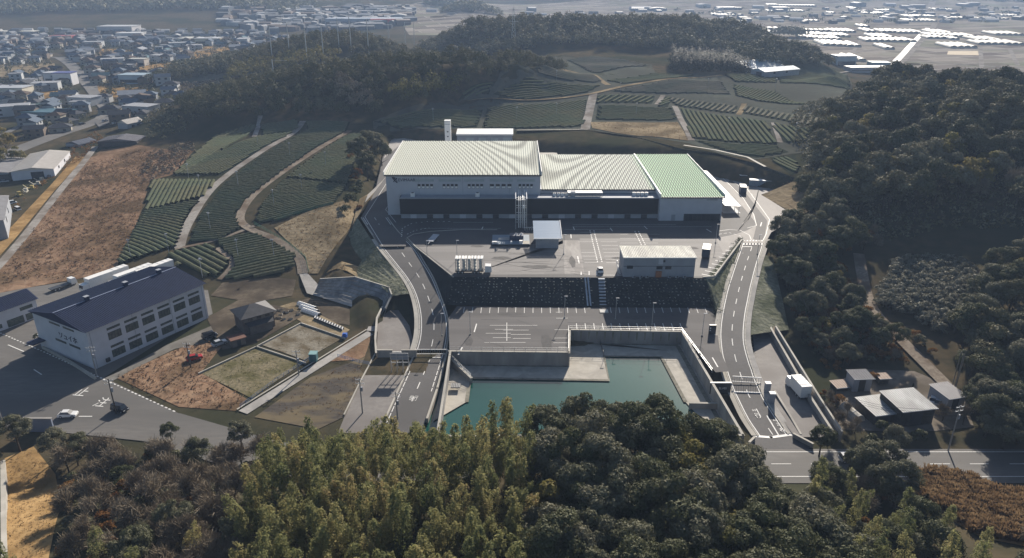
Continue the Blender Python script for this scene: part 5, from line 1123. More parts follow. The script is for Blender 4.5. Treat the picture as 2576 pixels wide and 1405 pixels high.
track('brown_farm_track', [(762,690),(750,648),(695,604),(628,577),(604,547),(638,492),(715,432),(800,376),(880,330)], 3.2, M_DIRT)
track('short_farm_track', [(640,345),(650,318),(655,292)], 2.6, M_PATH)
track('plot_path', [(545,625),(585,662),(552,705)], 1.8, M_DIRT); track('plot_path', [(440,628),(545,605),(640,570)], 2.0, M_DIRT)
track('plateau_path', [(1472,327),(1480,290),(1493,236)], 5, M_PATH); track('plateau_path', [(1697,268),(1712,300),(1740,355)], 3.2, M_PATH); track('plateau_path', [(1652,264),(1668,241)], 3, M_PATH); track('plateau_path', [(1858,290),(1872,262)], 3, M_TAN)
track('plateau_track', [(1150,262),(1300,252),(1480,238),(1580,216),(1700,198),(1815,190)], 4, M_TAN); track('plateau_track', [(1330,160),(1450,185),(1530,215)], 4, M_TAN); track('plateau_path', [(1310,262),(1305,280)], 3, M_TAN); track('plateau_path', [(1945,310),(1962,360)], 2.4, M_PATH)
track('dirt_track', [(2160,640),(2170,700),(2195,780),(2260,850),(2330,920),(2395,985)], 3.4, M_DIRT)
track('town_road', [(-40,415),(60,372),(160,335),(240,308),(280,285),(262,262),(225,215),(180,165),(150,145)], 11, M_ASPH2, .3, 8)
drapepx('crossroad_pavement', [(235,305),(262,270),(330,262),(300,300),(250,322)], M_ASPH2, .34, 8)
# ---------------------------------------------------------------- tea: clipped hedge rows following the slope
M_TEA = mat('tea hedge leaves', (.102,.104,.064), (.142,.140,.090), 1.2, .9, 0.0, c3=(.105,.12,.078), scale3=.06, bump=.5)
M_TEAR = mat('frost browned tea leaves', (.14,.135,.105), (.18,.165,.13), 1.2, .9, 0.0, c3=(.125,.13,.10), scale3=.06, bump=.5)
drapepx('plateau_field', [(1140,262),(1250,205),(1345,150),(1420,143),(1640,163),(1650,188),(1800,182),(1830,165),(1950,160),(2130,184),(2150,240),(2075,285),(2040,330),(2035,385),(1990,388),(1900,402),(1810,388),(1735,362),(1480,327),(1200,326),(940,326),(938,306)], mat('tea stubble and grass', (.078,.083,.068),(.105,.11,.09),.3,.95,0.0,c3=(.088,.088,.072),scale3=.03), .08, 7)
def tea(pxs, d0, d1, curve, pitch, label, m=None, w=.72, h=.95, ds=1.2):
    if ds < 2:
        mx_ = sum(p[0] for p in pxs)/len(pxs); my_ = sum(p[1] for p in pxs)/len(pxs); pxs = [(mx_+(x-mx_)*1.055, my_+(y-my_)*1.055) for x, y in pxs]
    poly = gpoly(pxs); g0, g1 = GN([d0, d1]); a = Vector((g1[0]-g0[0], g1[1]-g0[1])).normalized(); n = Vector((-a.y, a.x)); o = Vector((sum(p[0] for p in poly)/len(poly), sum(p[1] for p in poly)/len(poly)))
    drape('tea_ground', poly, M_HEDGED, .14, 5)
    L_ = max((Vector(p)-o).length for p in poly)+2; rows = []
    c = -L_*1.5
    while c < L_*1.5:
        cur = []; s = -L_
        while s < L_:
            q = o+a*s+n*(c+curve*s*s)
            if inside(poly, q.x, q.y): cur.append(q)
            else:
                if len(cur) > 2: rows.append(cur)
                cur = []
            s += ds
        if len(cur) > 2: rows.append(cur)
        c += pitch
    allp = [p for r_ in rows for p in r_]
    if not allp: print('no tea', label); return
    Z = Hn([p.x for p in allp], [p.y for p in allp]); b = MB(); k = 0
    for r_ in rows:
        base = len(b.v); N_ = len(r_)
        for i, p in enumerate(r_):
            d = (r_[min(i+1,N_-1)]-r_[max(i-1,0)]).normalized(); nn = Vector((-d.y, d.x)); z = Z[k]+.1; k += 1
            j = R.uniform(.88,1.1)
            for off, hh in ((-w,0),(-w*.8,h*.8*j),(0,h*j),(w*.8,h*.8*j),(w,0)): b.v.append((p.x+nn.x*off, p.y+nn.y*off, z+hh))
        for i in range(N_-1):
            for q in range(4): e = base+i*5+q; b.f.append((e, e+1, e+6, e+5))
    ob = b.build('tea_rows', m or M_TEA); ob['kind'] = 'stuff'; ob['label'] = label; ob['category'] = 'tea field'
PT = 1.9
tea([(660,318),(745,305),(752,320),(735,332),(660,342)], (660,330), (740,318), 0, PT, 'small tea plot at the top of the slope beside the short farm track')
tea([(770,309),(878,309),(866,333),(778,328)], (775,320), (870,320), 0, PT, 'tea plot at the top of the slope under the dark ridge')
tea([(540,346),(634,318),(640,326),(586,362),(540,388),(470,432),(442,438),(480,400)], (470,430), (630,330), 0, PT, 'narrow tea plot along the edge of the dead grass field')
tea([(592,368),(650,347),(738,336),(700,352),(625,395),(562,438),(448,440),(505,405)], (500,430), (680,350), 0, PT, 'sloping tea plot left of the grey farm track')
tea([(768,333),(858,339),(790,378),(705,437),(630,497),(596,540),(612,570),(560,598),(484,606),(508,545),(566,466),(650,402),(715,362)], (520,520), (640,505), .004, PT, 'large central tea plot with hedge rows sweeping across it')
tea([(884,340),(942,346),(902,380),(886,420),(872,462),(728,446),(795,395),(852,356)], (740,440), (880,400), 0, PT, 'tea plot right of the brown farm track below the ridge')
tea([(712,456),(868,470),(836,514),(700,554),(645,560),(655,528)], (650,545), (850,495), .002, PT, 'curved tea plot above the tan terrace bank')
tea([(386,456),(538,456),(516,494),(498,500),(368,530)], (400,530), (440,455), 0, PT, 'tea plot with steep straight rows beside the dead grass field')
tea([(364,536),(502,506),(470,545),(442,620),(300,668),(332,600)], (345,600), (470,640), -.004, PT, 'tea plot with fanning rows at the lower left of the slope')
tea([(425,642),(520,618),(575,660),(548,702),(450,668)], (440,640), (550,700), 0, PT*1.15, 'small tea plot with bold diagonal rows behind the blue roofed office')
tea([(545,612),(622,590),(652,594),(738,640),(743,664),(700,692),(566,703),(594,660)], (560,690), (740,650), 0, PT, 'triangular tea plot at the foot of the slope')
PF = 2.4
far = dict(w=.92, h=.8, ds=3)
tea([(945,308),(1150,278),(1215,275),(1200,322),(1000,326)], (950,310), (1150,280), 0, PF, 'tea plot directly behind the white chimney tower', **far)
tea([(1225,274),(1475,252),(1470,320),(1212,323)], (1240,320), (1460,270), .003, PF, 'tea plot left of the plateau path behind the factory', **far)
tea([(1502,242),(1648,242),(1640,262),(1500,261)], (1520,262), (1560,240), 0, PF*1.5, 'thin tea plot between the plateau tracks', **far)
tea([(1504,266),(1690,273),(1704,304),(1498,303)], (1510,300), (1690,290), .002, PF, 'tea plot above the fallow tan bank', **far)
tea([(1712,274),(1925,306),(1955,366),(1742,350)], (1720,280), (1760,350), 0, PF, 'broad tea plot above the rear slope of the factory', **far)
tea([(1674,244),(1856,268),(1850,288),(1702,268)], (1700,268), (1730,245), 0, PF*1.35, 'pale striped tea plot right of the plateau path', M_TEAR, **far)
tea([(1876,266),(2060,296),(2046,318),(1866,286)], (1880,288), (1900,266), 0, PF*1.3, 'pale striped tea plot near the right hand wood', M_TEAR, **far)
tea([(1938,308),(2044,326),(2030,358),(1972,360)], (1940,310), (1990,360), 0, PF, 'small tea plot against the foot of the big hill', **far)
tea([(1240,238),(1330,195),(1512,216),(1476,234),(1300,252)], (1250,238), (1480,215), 0, PF, 'tea plot under the dark end of the near ridge', **far)
tea([(1346,182),(1400,168),(1518,203),(1498,210)], (1360,180), (1500,208), 0, PF, 'pale tea strip climbing behind the near ridge', M_TEAR, **far)
tea([(1535,232),(1700,202),(1815,206),(1840,240),(1690,236)], (1540,230), (1800,215), 0, PF, 'tea plot under the track to the blue barns', M_TEAR, **far)
tea([(1845,212),(1950,232),(2052,266),(1905,256),(1850,242)], (1850,240), (1900,215), 0, PF, 'tea plot below the blue roofed barns', **far)
tea([(1425,152),(1490,142),(1632,166),(1500,186)], (1430,160), (1600,170), 0, PF, 'far tea plot before the long wooded ridge', M_TEAR, **far)
tea([(1955,165),(2125,186),(2138,228),(1962,212)], (1960,190), (2120,210), 0, PF, 'tea plot right of the blue roofed barns', **far)
tea([(1150,256),(1228,240),(1248,206),(1172,228)], (1160,250), (1240,215), 0, PF, 'tea plot in the notch of the near ridge', **far)
tea([(1935,397),(2000,391),(2018,428),(1992,442)], (1940,400), (2000,430), 0, PF, 'small tea plot over the end of the rear slope', **far)
tea([(850,152),(920,128),(945,126),(880,160)], (860,155), (930,130), 0, PF*1.3, 'pale tea strip in the valley between the wooded ridges', M_TEAR, **far)
tea([(430,195),(600,180),(610,190),(450,215)], (440,205), (600,185), 0, PF, 'tea plot at the edge of the town', M_TEAR, **far)
tea([(1345,152),(1418,153),(1416,172),(1348,176)], (1350,165), (1415,160), 0, PF, 'small tea plot in the corner behind the near ridge', M_TEAR, **far)
tea([(1645,186),(1745,190),(1700,198),(1570,212),(1525,204)], (1540,205), (1720,192), 0, PF, 'tea strip along the far track before the cedars', **far)
tea([(1745,354),(1955,370),(1985,384),(1902,399),(1810,378)], (1750,360), (1960,380), 0, PF, 'narrow tea strip along the brow of the rear slope', **far)
tea([(2062,270),(2138,236),(2145,258),(2075,292)], (2065,275), (2130,245), 0, PF, 'tea plot in the hollow at the edge of the big hill', **far)
tea([(1655,268),(1672,245),(1690,246),(1680,270)], (1660,262), (1690,250), 0, PF, 'little tea plot between two plateau paths', **far)
tea([(1820,190),(1950,165),(1955,210),(1850,208)], (1830,205), (1950,180), 0, PF, 'tea plot around the blue roofed barns', **far)
# frost fans on their poles
def fanpole(px, py, lab, h=6.5):
    v = G(px, py); r = thing('frost_fan_pole', lab, 'frost fan', v, R.uniform(0,6), 'frost fans in the tea plots'); MB().tube((0,0,-.3),(0,0,h),.09,.07,6).build('pole', M_WALLG, r); MB().box(-.5,.3,-.18,.18,h-.1,h+.2).build('motor', M_WALLG, r)
    b = MB(); b.bar((.36,-.7,h-.15),(.36,.7,h+.25),.2,.04); b.bar((.36,-.2,h+.7),(.36,.2,h-.6),.2,.04); b.build('blade', M_WALLG, r)
for px, py, l in [(510,700,'in the bold diagonal plot'),(425,635,'at the corner of the fanning rows'),(530,580,'low in the central plot'),(505,480,'beside the grey track'),(475,450,'in the steep straight plot'),(690,520,'in the curved plot'),(600,470,'in the middle of the central plot'),(730,395,'high in the central plot'),(650,370,'by the upper grey track'),(820,420,'right of the brown track'),(760,480,'above the curved plot'),(600,650,'in the triangular plot'),(690,650,'at the right of the triangular plot'),(330,650,'by the dead grass edge'),(1300,300,'behind the store'),(1090,305,'left of the chimney tower'),(1600,290,'above the fallow bank'),(1400,290,'left of the plateau path'),(1830,330,'in the broad plateau plot'),(1780,225,'near the blue barns'),(1560,235,'between the plateau tracks'),(1950,225,'below the blue barns'),(2000,345,'at the foot of the big hill'),(1400,205,'under the near ridge')]: fanpole(px, py, f'pale frost fan pole {l}')
# ---------------------------------------------------------------- around the left office
Z0 = .02
poly3('office_yard_pavement', pp([(-60,742),(60,726),(190,706),(290,683),(400,690),(520,715),(535,790),(420,850),(262,950),(440,1036),(500,1062),(300,1095),(60,1068),(-60,1110)], Z0), M_ASPH2)
poly3('driveway_pavement', pp([(262,952),(300,935),(420,868),(560,808),(575,822),(520,862),(440,878),(330,932),(285,958)], Z0+.03), mat('worn driveway', (.16,.15,.135),(.2,.19,.172),.8,.9,.1,c3=(.13,.12,.105),scale3=.15))
poly3('grass_lot_field', pp([(290,950),(430,885),(500,860),(560,870),(505,938),(622,1005),(592,1034),(450,1024)], Z0+.02), M_BROWN)
poly3('house_lot_ground', pp([(520,800),(600,755),(700,770),(770,790),(640,865),(560,880)], Z0+.04), M_SOIL)
M_GRAV = mat('weedy gravel', (.20,.18,.14), (.27,.245,.2), 1.4, .95, 0.0, c3=(.13,.105,.07), scale3=.22, bump=.4, detail=10)
M_WEED = mat('weedy allotment', (.15,.135,.085), (.24,.2,.13), 1.2, .95, 0.0, c3=(.11,.1,.05), scale3=.2, bump=.6, detail=10)
poly3('gravel_plot_field', pp([(658,868),(752,816),(864,850),(766,906)], Z0+.05), M_GRAV); poly3('allotment_field', pp([(507,940),(645,874),(762,914),(632,1002)], Z0+.05), M_WEED)
M_PLOW = mat('dark ploughed soil', (.075,.066,.058), (.10,.088,.076), .9, .95, 0.0, c3=(.16,.13,.085), scale3=.13, dist=.6, stretch=(.7,1.6,1))
poly3('ploughed_field', pp([(640,1050),(780,950),(900,905),(938,892),(868,1048),(800,1080)], Z0+.04), M_PLOW); poly3('rough_grass_field', pp([(800,912),(890,850),(935,840),(945,885),(900,905)], Z0+.03), M_BROWN)
poly3('shaded_plot_field', pp([(735,762),(800,745),(945,786),(925,826),(760,800)], Z0+.03), M_SOIL); poly3('bed_field', pp([(700,772),(740,760),(880,830),(860,846),(760,812)], Z0+.035), M_TAN)
def kw(pts, l, h=.45, w_=.3): wallthing([P(a,c,h) for a,c in pts], h+.3, w_, l, 'plot_wall', 'low wall', M_CONCL, False)
kw([(500,938),(645,871),(757,812),(868,850)], 'pale low wall round the gravel plot and the allotment'); kw([(645,871),(768,912)], 'pale low wall between the gravel plot and the allotment')
poly3('channel_path', pp([(600,1034),(925,833),(938,842),(622,1042)], .12), M_CONC); line([P(596,1030,.3), P(922,829,.3)], .4, .0, M_CONCL, 'channel_edge')
poly3('concrete_channel', [P(752,688,1.4),P(772,686,1.4),P(802,718,.9),P(960,768,.4),P(985,748,1),P(968,790,.4),P(952,835,.25),P(922,832,.25),P(942,790,.3),P(772,738,.6)], M_CONC)
# pitched stone revetment
r = thing('stone_revetment', 'grey pitched stone revetment curving below the left access road', 'revetment', P(805,740,.5)); o_ = P(805,740,.5); b = MB()
tp = [P(806,703,4.6),P(893,698,5),P(978,724,4.6),P(985,742,4.2),P(970,776,2.2)]; bt = [P(790,738,.6),P(860,752,.3),P(950,779,.2),P(956,785,.2),P(955,800,.2)]
for i in range(4):
    for j in range(6):
        for s in range(8):
            A = tp[i].lerp(tp[i+1], s/8); B = tp[i].lerp(tp[i+1], (s+1)/8); Cc = bt[i].lerp(bt[i+1], s/8); Dd = bt[i].lerp(bt[i+1], (s+1)/8); t0, t1 = j/6, (j+1)/6-.012; e = R.uniform(0,.1); up_ = Vector((0,-e,e))
            b.quad(A.lerp(Cc,t0)-o_+up_, A.lerp(Cc,t1)-o_+up_, B.lerp(Dd,t1)-o_+up_, B.lerp(Dd,t0)-o_+up_)
b.build('stone_face', mat('pitched stone', (.20,.205,.21),(.30,.30,.30),.9,.9,.15,c3=(.15,.155,.165),scale3=.3), r); MB().wall([p-o_+Vector((0,.2,.15)) for p in tp], .5, .4).build('coping', M_CONCL, r)
# the white office with the navy roof
F0 = P(240,930,0); a_ = (P(525,800,0)-F0); LEN = a_.length; ang = math.atan2(a_.y, a_.x)
M_NAVYR = mat('navy ribbed roof', (.014,.024,.062), (.019,.031,.08), .6, .65, .25)
M_OFFW = mat('white office wall', (.50,.51,.55), (.57,.58,.62), .25, .7, .3)
off = thing('office_building', 'white two storey office with a navy ribbed roof and rows of green windows', 'office building', F0, ang)
Wd = 23.5; Ho = 10.6; MB().box(0,LEN,0,Wd,-.2,Ho).build('wall', M_OFFW, off)
def gable(L0, L1, w0, w1, z, rise, m, par, pitch=.5, navy=True):
    b = MB(); n = int((L1-L0)/pitch); mid = (w0+w1)/2; p = (L1-L0)/n
    for i in range(n):
        x = L0+i*p
        for xa, ha, xb, hb in ((0,0,.7,0),(.7,0,.8,.09),(.8,.09,.9,.09),(.9,.09,1,0)):
            b.quad((x+xa*p,w0,z+ha),(x+xb*p,w0,z+hb),(x+xb*p,mid,z+rise+hb),(x+xa*p,mid,z+rise+ha)); b.quad((x+xa*p,mid,z+rise+ha),(x+xb*p,mid,z+rise+hb),(x+xb*p,w1,z+hb),(x+xa*p,w1,z+ha))
    for x in (L0,L1): b.add([(x,w0,z),(x,mid,z+rise),(x,w1,z)], [(0,1,2)])
    return b.build('roof', m, par)
rf = gable(-.7, LEN+.7, -.8, Wd+.8, Ho, 2.4, M_NAVYR, off); MB().bar((-.7,Wd/2,Ho+2.45),(LEN+.7,Wd/2,Ho+2.45),.3,.12).build('ridge_cap', mat('pale ridge', (.2,.24,.34),(.25,.29,.4),1), rf)
for t in (.24,.56,.86): q = MB().box(LEN*t-.5,LEN*t+.5,Wd/2-.5,Wd/2+.5,Ho+2.3,Ho+3.5).build('roof_vent', M_NAVYR, off); MB().box(LEN*t-.6,LEN*t+.6,Wd/2-.6,Wd/2+.6,Ho+3.5,Ho+3.6).build('vent_cap', M_WALLG, q)
M_GRW = mat('green blinds behind glass', (.03,.05,.045), (.10,.115,.10), 1.6, .35, .5)
def win(par, x0, x1, z0, z1, side=0, panes=4):
    f = (MB().box(x0,x1,-.07,-.004,z0,z1) if side == 0 else MB().box(-.07,-.004,x0,x1,z0,z1)).build('window', M_DARK, par); w_ = (x1-x0)/panes
    for i in range(panes):
        u0, u1 = x0+i*w_+.07, x0+(i+1)*w_-.07
        (MB().box(u0,u1,-.11,-.07,z0+.08,z1-.08) if side == 0 else MB().box(-.11,-.07,u0,u1,z0+.08,z1-.08)).build('pane', M_GRW, f)
for g_ in range(6):
    x = 5.0+g_*4.75
    for zf in (0, 4.9): win(off, x, x+3.5, zf+1.0, zf+3.0); win(off, x, x+3.5, zf+3.7, zf+4.3, 0, 2)
for x in (5.5, 11.5): win(off, x, x+4.6, 9.0, 9.5, 1, 3); win(off, x-1, x+3.6, 4.3, 4.9, 1, 3)
for x in (.6,12,23,LEN-.7): MB().box(x,x+.1,-.05,-.003,0,Ho).build('wall_joint', M_WALLG, off)
textmesh('lettering', 'ソュイホ', M_NAVY, Matrix.Translation((-.06,9.0,6.4)) @ Matrix.Rotation(rad(-90),4,'Z') @ Matrix.Rotation(rad(90),4,'X') @ Matrix.Scale(2.0,4), .02, off)
MB().box(-3.2,0,Wd-3,Wd,2.6,2.9).build('porch_roof', M_NAVYR, off); MB().box(3,4,-.4,-.01,.6,1.6).build('meter_box', M_DARK, off)
kw([(108,872),(170,905),(238,948)], 'low planter wall in front of the office gable', .7, .5)
for px, py, s, l in [(176,885,1.7,'large round evergreen bush before the office gable'),(120,845,.9,'small bush by the porch of the office'),(95,855,.9,'small bush at the corner of the office planter')]: v = P(px,py,0); plant('shrub', v.x, v.y, .1, l, 'shrub', None, s)
r = thing('storage_container', 'white box container beside the porch of the office', 'container', P(120,868,0), ang); MB().box(-.5,3,0,2.6,0,2.6).build('body', M_OFFW, r); MB().box(-.6,3.1,-.1,2.7,2.6,2.72).build('roof_panel', M_WHITE, r)
# second navy roofed building at the left edge
F1 = P(101,797,0); off2 = thing('yard_building', 'smaller white building with a navy roof at the left edge of the yard', 'building', F1, ang+math.pi); L2 = 19
MB().box(0,L2,-9,0,-.1,5.6).build('wall', M_OFFW, off2); gable(-.6, L2+.6, -9.6, .7, 5.6, 2.0, M_NAVYR, off2)
def win2(x0, x1, z0, z1, m=M_DARK):
    f = MB().box(x0,x1,.004,.06,z0,z1).build('window', m, off2); MB().box(x0+.1,x1-.1,.06,.09,z0+.1,z1-.1).build('pane', M_GRW, f)
win2(.6,3.6,.3,2.2); win2(4.2,8.6,.2,2.3); win2(10,13,.8,2); win2(1.2,4.6,3.6,4.6); win2(10.5,13.5,3.6,4.6)
# trucks and cars of the yard
truck(P(258,722,0)+Vector((0,2,0)), ang+math.pi, 'long white box truck parked beyond the navy roofed office', 15.5, 2.5, 3.0)
truck(P(318,722,0)+Vector((0,4,0)), ang+math.pi, 'white box truck half hidden behind the navy roof, nearer its far end', 14.5, 2.5, 2.9)
truck(P(345,716,0)+Vector((2.4,6,0)), ang+math.pi, 'white box truck in the row behind the navy roof, beside the tea plot', 14.5, 2.5, 2.9)
v = P(160,724,0); r = thing('flatbed_truck', 'dark flatbed truck with a white cab at the edge of the dead grass', 'truck', v, ang); MB().box(-4,2,-1.1,1.1,.8,1.0).build('bed', M_DARK, r); prof([(2.1,.5),(3.9,.5),(3.9,1.3),(3.6,2.3),(2.1,2.4)], -1.1,1.1,.06).build('cab', paint('white'), r)
for x in (-3,-1.8,3):
    for y in (-.9,.9): wheel(r, x, y, .45)
car(P(302,1034,.03), rad(-20), 'black', 'black car on the public road beside a leaning bare pole', van=True)
car(P(528,850,.05), rad(40), 'black', 'black car parked in front of the dark roofed house', van=True)
car(P(552,868,.05), rad(45), 'silver', 'silver car next to the black car by the dark roofed house')
car(P(490,905,.05), rad(30), 'red', 'red car beside the grass lot')
car(P(172,1048,.03), rad(5), 'white', 'white car half hidden by the bare wood on the public road')
# public road marks by the office
line([P(0,838,.05), P(120,890,.05), P(240,945,.05), P(440,1036,.05)], .35, .01, dash=(.7,.7)); line([P(20,868,.05),P(60,885,.05)], .3, .01); line([P(85,930,.05),P(105,943,.05)], .25, .01)
def flatkanji(t, px, py, s): v = P(px,py,.06); textmesh('road_lettering', t, M_LINE, Matrix.Translation(v) @ Matrix.Rotation(rad(-8),4,'Z') @ Matrix.Diagonal((s*1.0,s*1.4,1,1)), 0, None, 'structure')
flatkanji('止', 205, 988, 3.0); flatkanji('注', 255, 1014, 3.0); line([P(198,1048,.06), P(232,1048,.06)], .3, .01)
r = thing('blue_grey_wall', 'plain blue grey wall at the lower left beside a round evergreen', 'wall', P(85,1085,0)); MB().box(-1.5,4.5,-.2,.2,-.5,3.2).build('wall_slab', mat('blue grey paint',(.22,.25,.33),(.25,.28,.36),.5,.7), r); MB().box(-1.6,4.6,-.3,.3,3.2,3.35).build('coping', M_CONC, r)
wallthing([G(14,1420)+Vector((0,0,.8)), G(12,1300)+Vector((0,0,.8)), G(10,1170)+Vector((0,0,.8))], 1.6, .7, 'white edge wall left of the ochre clearing')
# the dark roofed house, its shed and garden clutter
def hip(w_, d, z, rise, ov, m, par):
    b = MB(); k = min(w_,d)/2*.98; x0, x1, y0, y1 = -w_/2-ov, w_/2+ov, -d/2-ov, d/2+ov
    if w_ >= d: r0, r1 = (x0+d/2+ov, 0), (x1-d/2-ov, 0)
    else: r0, r1 = (0, y0+w_/2+ov), (0, y1-w_/2-ov)
    V = [(x0,y0,z),(x1,y0,z),(x1,y1,z),(x0,y1,z),(*r0,z+rise),(*r1,z+rise)]
    F_ = [(0,1,5,4),(1,2,5),(2,3,4,5),(3,0,4)] if w_ >= d else [(0,1,4),(1,2,5,4),(2,3,5),(3,0,4,5)]
    b.add(V, F_); b.add([(x,y,zz-.15) for x,y,zz in V[:4]], [(3,2,1,0)]); b.add(V[:4]+[(x,y,zz-.15) for x,y,zz in V[:4]], [(i,4+i,4+(i+1)%4,(i+1)%4) for i in range(4)])
    return b.build('roof', m, par)
M_RDARK = mat('dark roof tiles', (.045,.045,.05), (.065,.064,.07), .9, .6, .4); M_BRW = mat('brown house wall', (.13,.11,.10), (.17,.145,.13), .8, .8)
h_ = thing('dark_roofed_house', 'two storey brown house with a dark hipped roof between the office and the gravel plot', 'house', P(634,832,0)+Vector((0,3,0)), rad(38)); h_.scale = (.86,.86,.86); MB().box(-5,5,-4.2,4.2,-.1,5.6).build('wall', M_BRW, h_); hip(10,8.4,5.6,2.3,.9,M_RDARK,h_)
q = MB(); q.add([(-4,-6.4,3.0),(4,-6.4,3.0),(4.6,-4.1,3.9),(-4.6,-4.1,3.9)], [(0,1,2,3)]); q.build('lower_roof', M_RDARK, h_); MB().box(-3.6,3.6,-6,-4.1,-.1,2.95).build('annex_wall', M_BRW, h_)
for x in (-3.4,-.6,2.2): f = MB().box(x,x+1.5,-4.28,-4.21,4.2,5.2).build('window', M_DARK, h_); MB().box(x+.08,x+1.42,-4.31,-4.28,4.28,5.12).build('pane', M_GLASS, f)
for y in (-2.5,.8): f = MB().box(5.01,5.08,y,y+1.6,1.2,2.6).build('window', M_DARK, h_); MB().box(5.08,5.11,y+.1,y+1.5,1.3,2.5).build('pane', M_GLASS, f)
h_ = thing('garden_shed', 'small reddish shed at the corner before the dark roofed house', 'shed', P(598,866,0), rad(38)); MB().box(-1.8,1.8,-1.4,1.4,-.1,2).build('wall', M_BRW, h_); MB().box(-2.1,2.1,-1.7,1.7,2,2.15).build('roof', mat('rusty sheet',(.12,.055,.04),(.16,.08,.055),1.5), h_); MB().box(-.5,.5,-1.46,-1.4,0,1.7).build('door', M_DARK, h_)
for i, (px, py, l) in enumerate([(752,765,'first'),(757,773,'second'),(762,781,'third')]):
    a0, a1 = P(px,py,.05), P(px+42,py+14,.05); c = thing('grow_tunnel', f'white covered growing bed, {l} from the revetment in the stack of three', 'garden bed', a0); d = a1-a0; b = MB(); n_ = Vector((-d.y,d.x,0)).normalized()*.9
    for k in range(8):
        for t0, t1 in ((0,1),(1,2),(2,3),(3,4)):
            f = lambda t, s: d*s+n_*math.cos(math.pi*t/4)+Vector((0,0,.9*math.sin(math.pi*t/4)))
            b.quad(f(t0,k/8), f(t1,k/8), f(t1,(k+1)/8), f(t0,(k+1)/8))
    b.build('cover_sheet', M_WHITE, c); q = MB()
    for k in range(9):
        for t in range(4): f = lambda t, s: d*s+n_*1.03*math.cos(math.pi*t/4)+Vector((0,0,.93*math.sin(math.pi*t/4))); q.bar(f(t,k/8), f(t+1,k/8), .05)
    q.build('hoops', M_STEEL, c)
a0, a1 = P(793,802,.05), P(862,830,.05); c = thing('grow_tunnel', 'long low black sheeted bed with white hoops above the gravel plot', 'garden bed', a0); MB().bar(Vector((0,0,.25)), a1-a0+Vector((0,0,.25)), 1.1, .5).build('cover_sheet', M_DARK, c); b = MB()
for k in range(12): v = (a1-a0)*(k/11); b.box(v.x-.12,v.x+.12,v.y-.6,v.y+.6,0,.62)
b.build('hoops', M_WHITE, c)
for i in range(14): 
    px, py = R.uniform(690,765), R.uniform(780,806); v = P(px,py,.05); c = thing('planter_crate', 'pale planter crate in the clutter beside the dark roofed house', 'crate', v, R.uniform(0,1), 'planter crates beside the dark roofed house'); MB().box(-.5,.5,-.35,.35,0,.45).build('crate_body', M_CONCL, c); MB().box(-.44,.44,-.29,.29,.45,.5).build('soil', M_SOIL, c)
c = thing('water_tank', 'blue green square tank beside the channel', 'tank', P(790,908,.1)); MB().box(-.9,.9,-.9,.9,0,2.2).build('tank_body', mat('blue green plastic',(.05,.13,.15),(.065,.16,.18),1,.5), c); MB().box(-1,1,-1,1,2.2,2.35).build('lid', mat('pale teal lid',(.16,.30,.31),(.2,.34,.35),1), c)
c = thing('blue_sheet', 'bright blue sheeted crate by the end of the hoop bed', 'crate', P(868,848,.1)); MB().box(-.6,.6,-.6,.6,0,1.0).build('sheet', mat('blue tarpaulin',(.02,.10,.42),(.03,.13,.5),1,.5), c); MB().box(-.4,.4,-.4,.4,1,1.1).build('fold', MATS['blue tarpaulin'], c)
fence([P(790,900,.1), P(700,958,.1), P(605,1028,.1)], 1.0, 'blue railing along the pale channel', 1.8, m=mat('blue railing',(.04,.12,.3),(.05,.15,.36),1,.5), rails=2)
fence([P(850,900,.1), P(905,915,.1), P(930,920,.1)], 1.0, 'blue net fence above the ploughed field', 1.8, m=MATS['blue railing'], rails=3)
M_GRF = mat('green fence paint',(.03,.11,.075),(.04,.14,.095),1,.6)
fence([G(640,566),G(672,584),G(720,612),G(768,650),G(778,690)], 1.3, 'dark green fence bending along the tea track', 2.2, m=M_GRF, rails=4)
fence([G(700,556),G(770,535),G(838,516)], 1.2, 'green fence along the top of the tan terrace bank', 2.2, m=M_GRF, rails=4)
# utility poles
def upole(v, lab, h=10, arms=2, rz=0, m=None):
    r = thing('utility_pole', lab, 'utility pole', v, rz); MB().tube((0,0,-.4),(0,0,h),.17,.11,8).build('pole', m or M_CONC, r)
    for i in range(arms):
        c = MB().bar((-1,0,h-.4-i*.9),(1,0,h-.4-i*.9),.1).build('crossarm', M_STEEL, r); q = MB()
        for x in (-.9,-.3,.3,.9): q.tube((x,0,h-.35-i*.9),(x,0,h-.1-i*.9),.05,.05,6)
        q.build('insulators', M_WHITE, c)
    MB().tube((.3,0,h-3.2),(.3,0,h-2.2),.25,.25,8).build('transformer', M_WALLG, r); return r
for px, py, z, l, h in [(244,945,0,'in front of the near corner of the white office',8),(222,915,0,'by the planter of the white office gable',8),(912,1040,0,'at the edge of the low lot',9),(1000,1055,0,'on the lower access road by the bamboo',7),(293,1042,0,'leaning over the black car',9),(480,925,0,'in the middle of the grass lot',7),(10,1075,0,'at the far left of the public road',10),(752,945,0,'between the channel and the ploughed field',7),(2385,1135,0,'with white crossarms beside the public road at the right',11)]: upole(P(px,py,z), f'utility pole standing {l}', h, rz=R.uniform(-.3,.3), m=M_TRUNK if px in (293,480) else None)
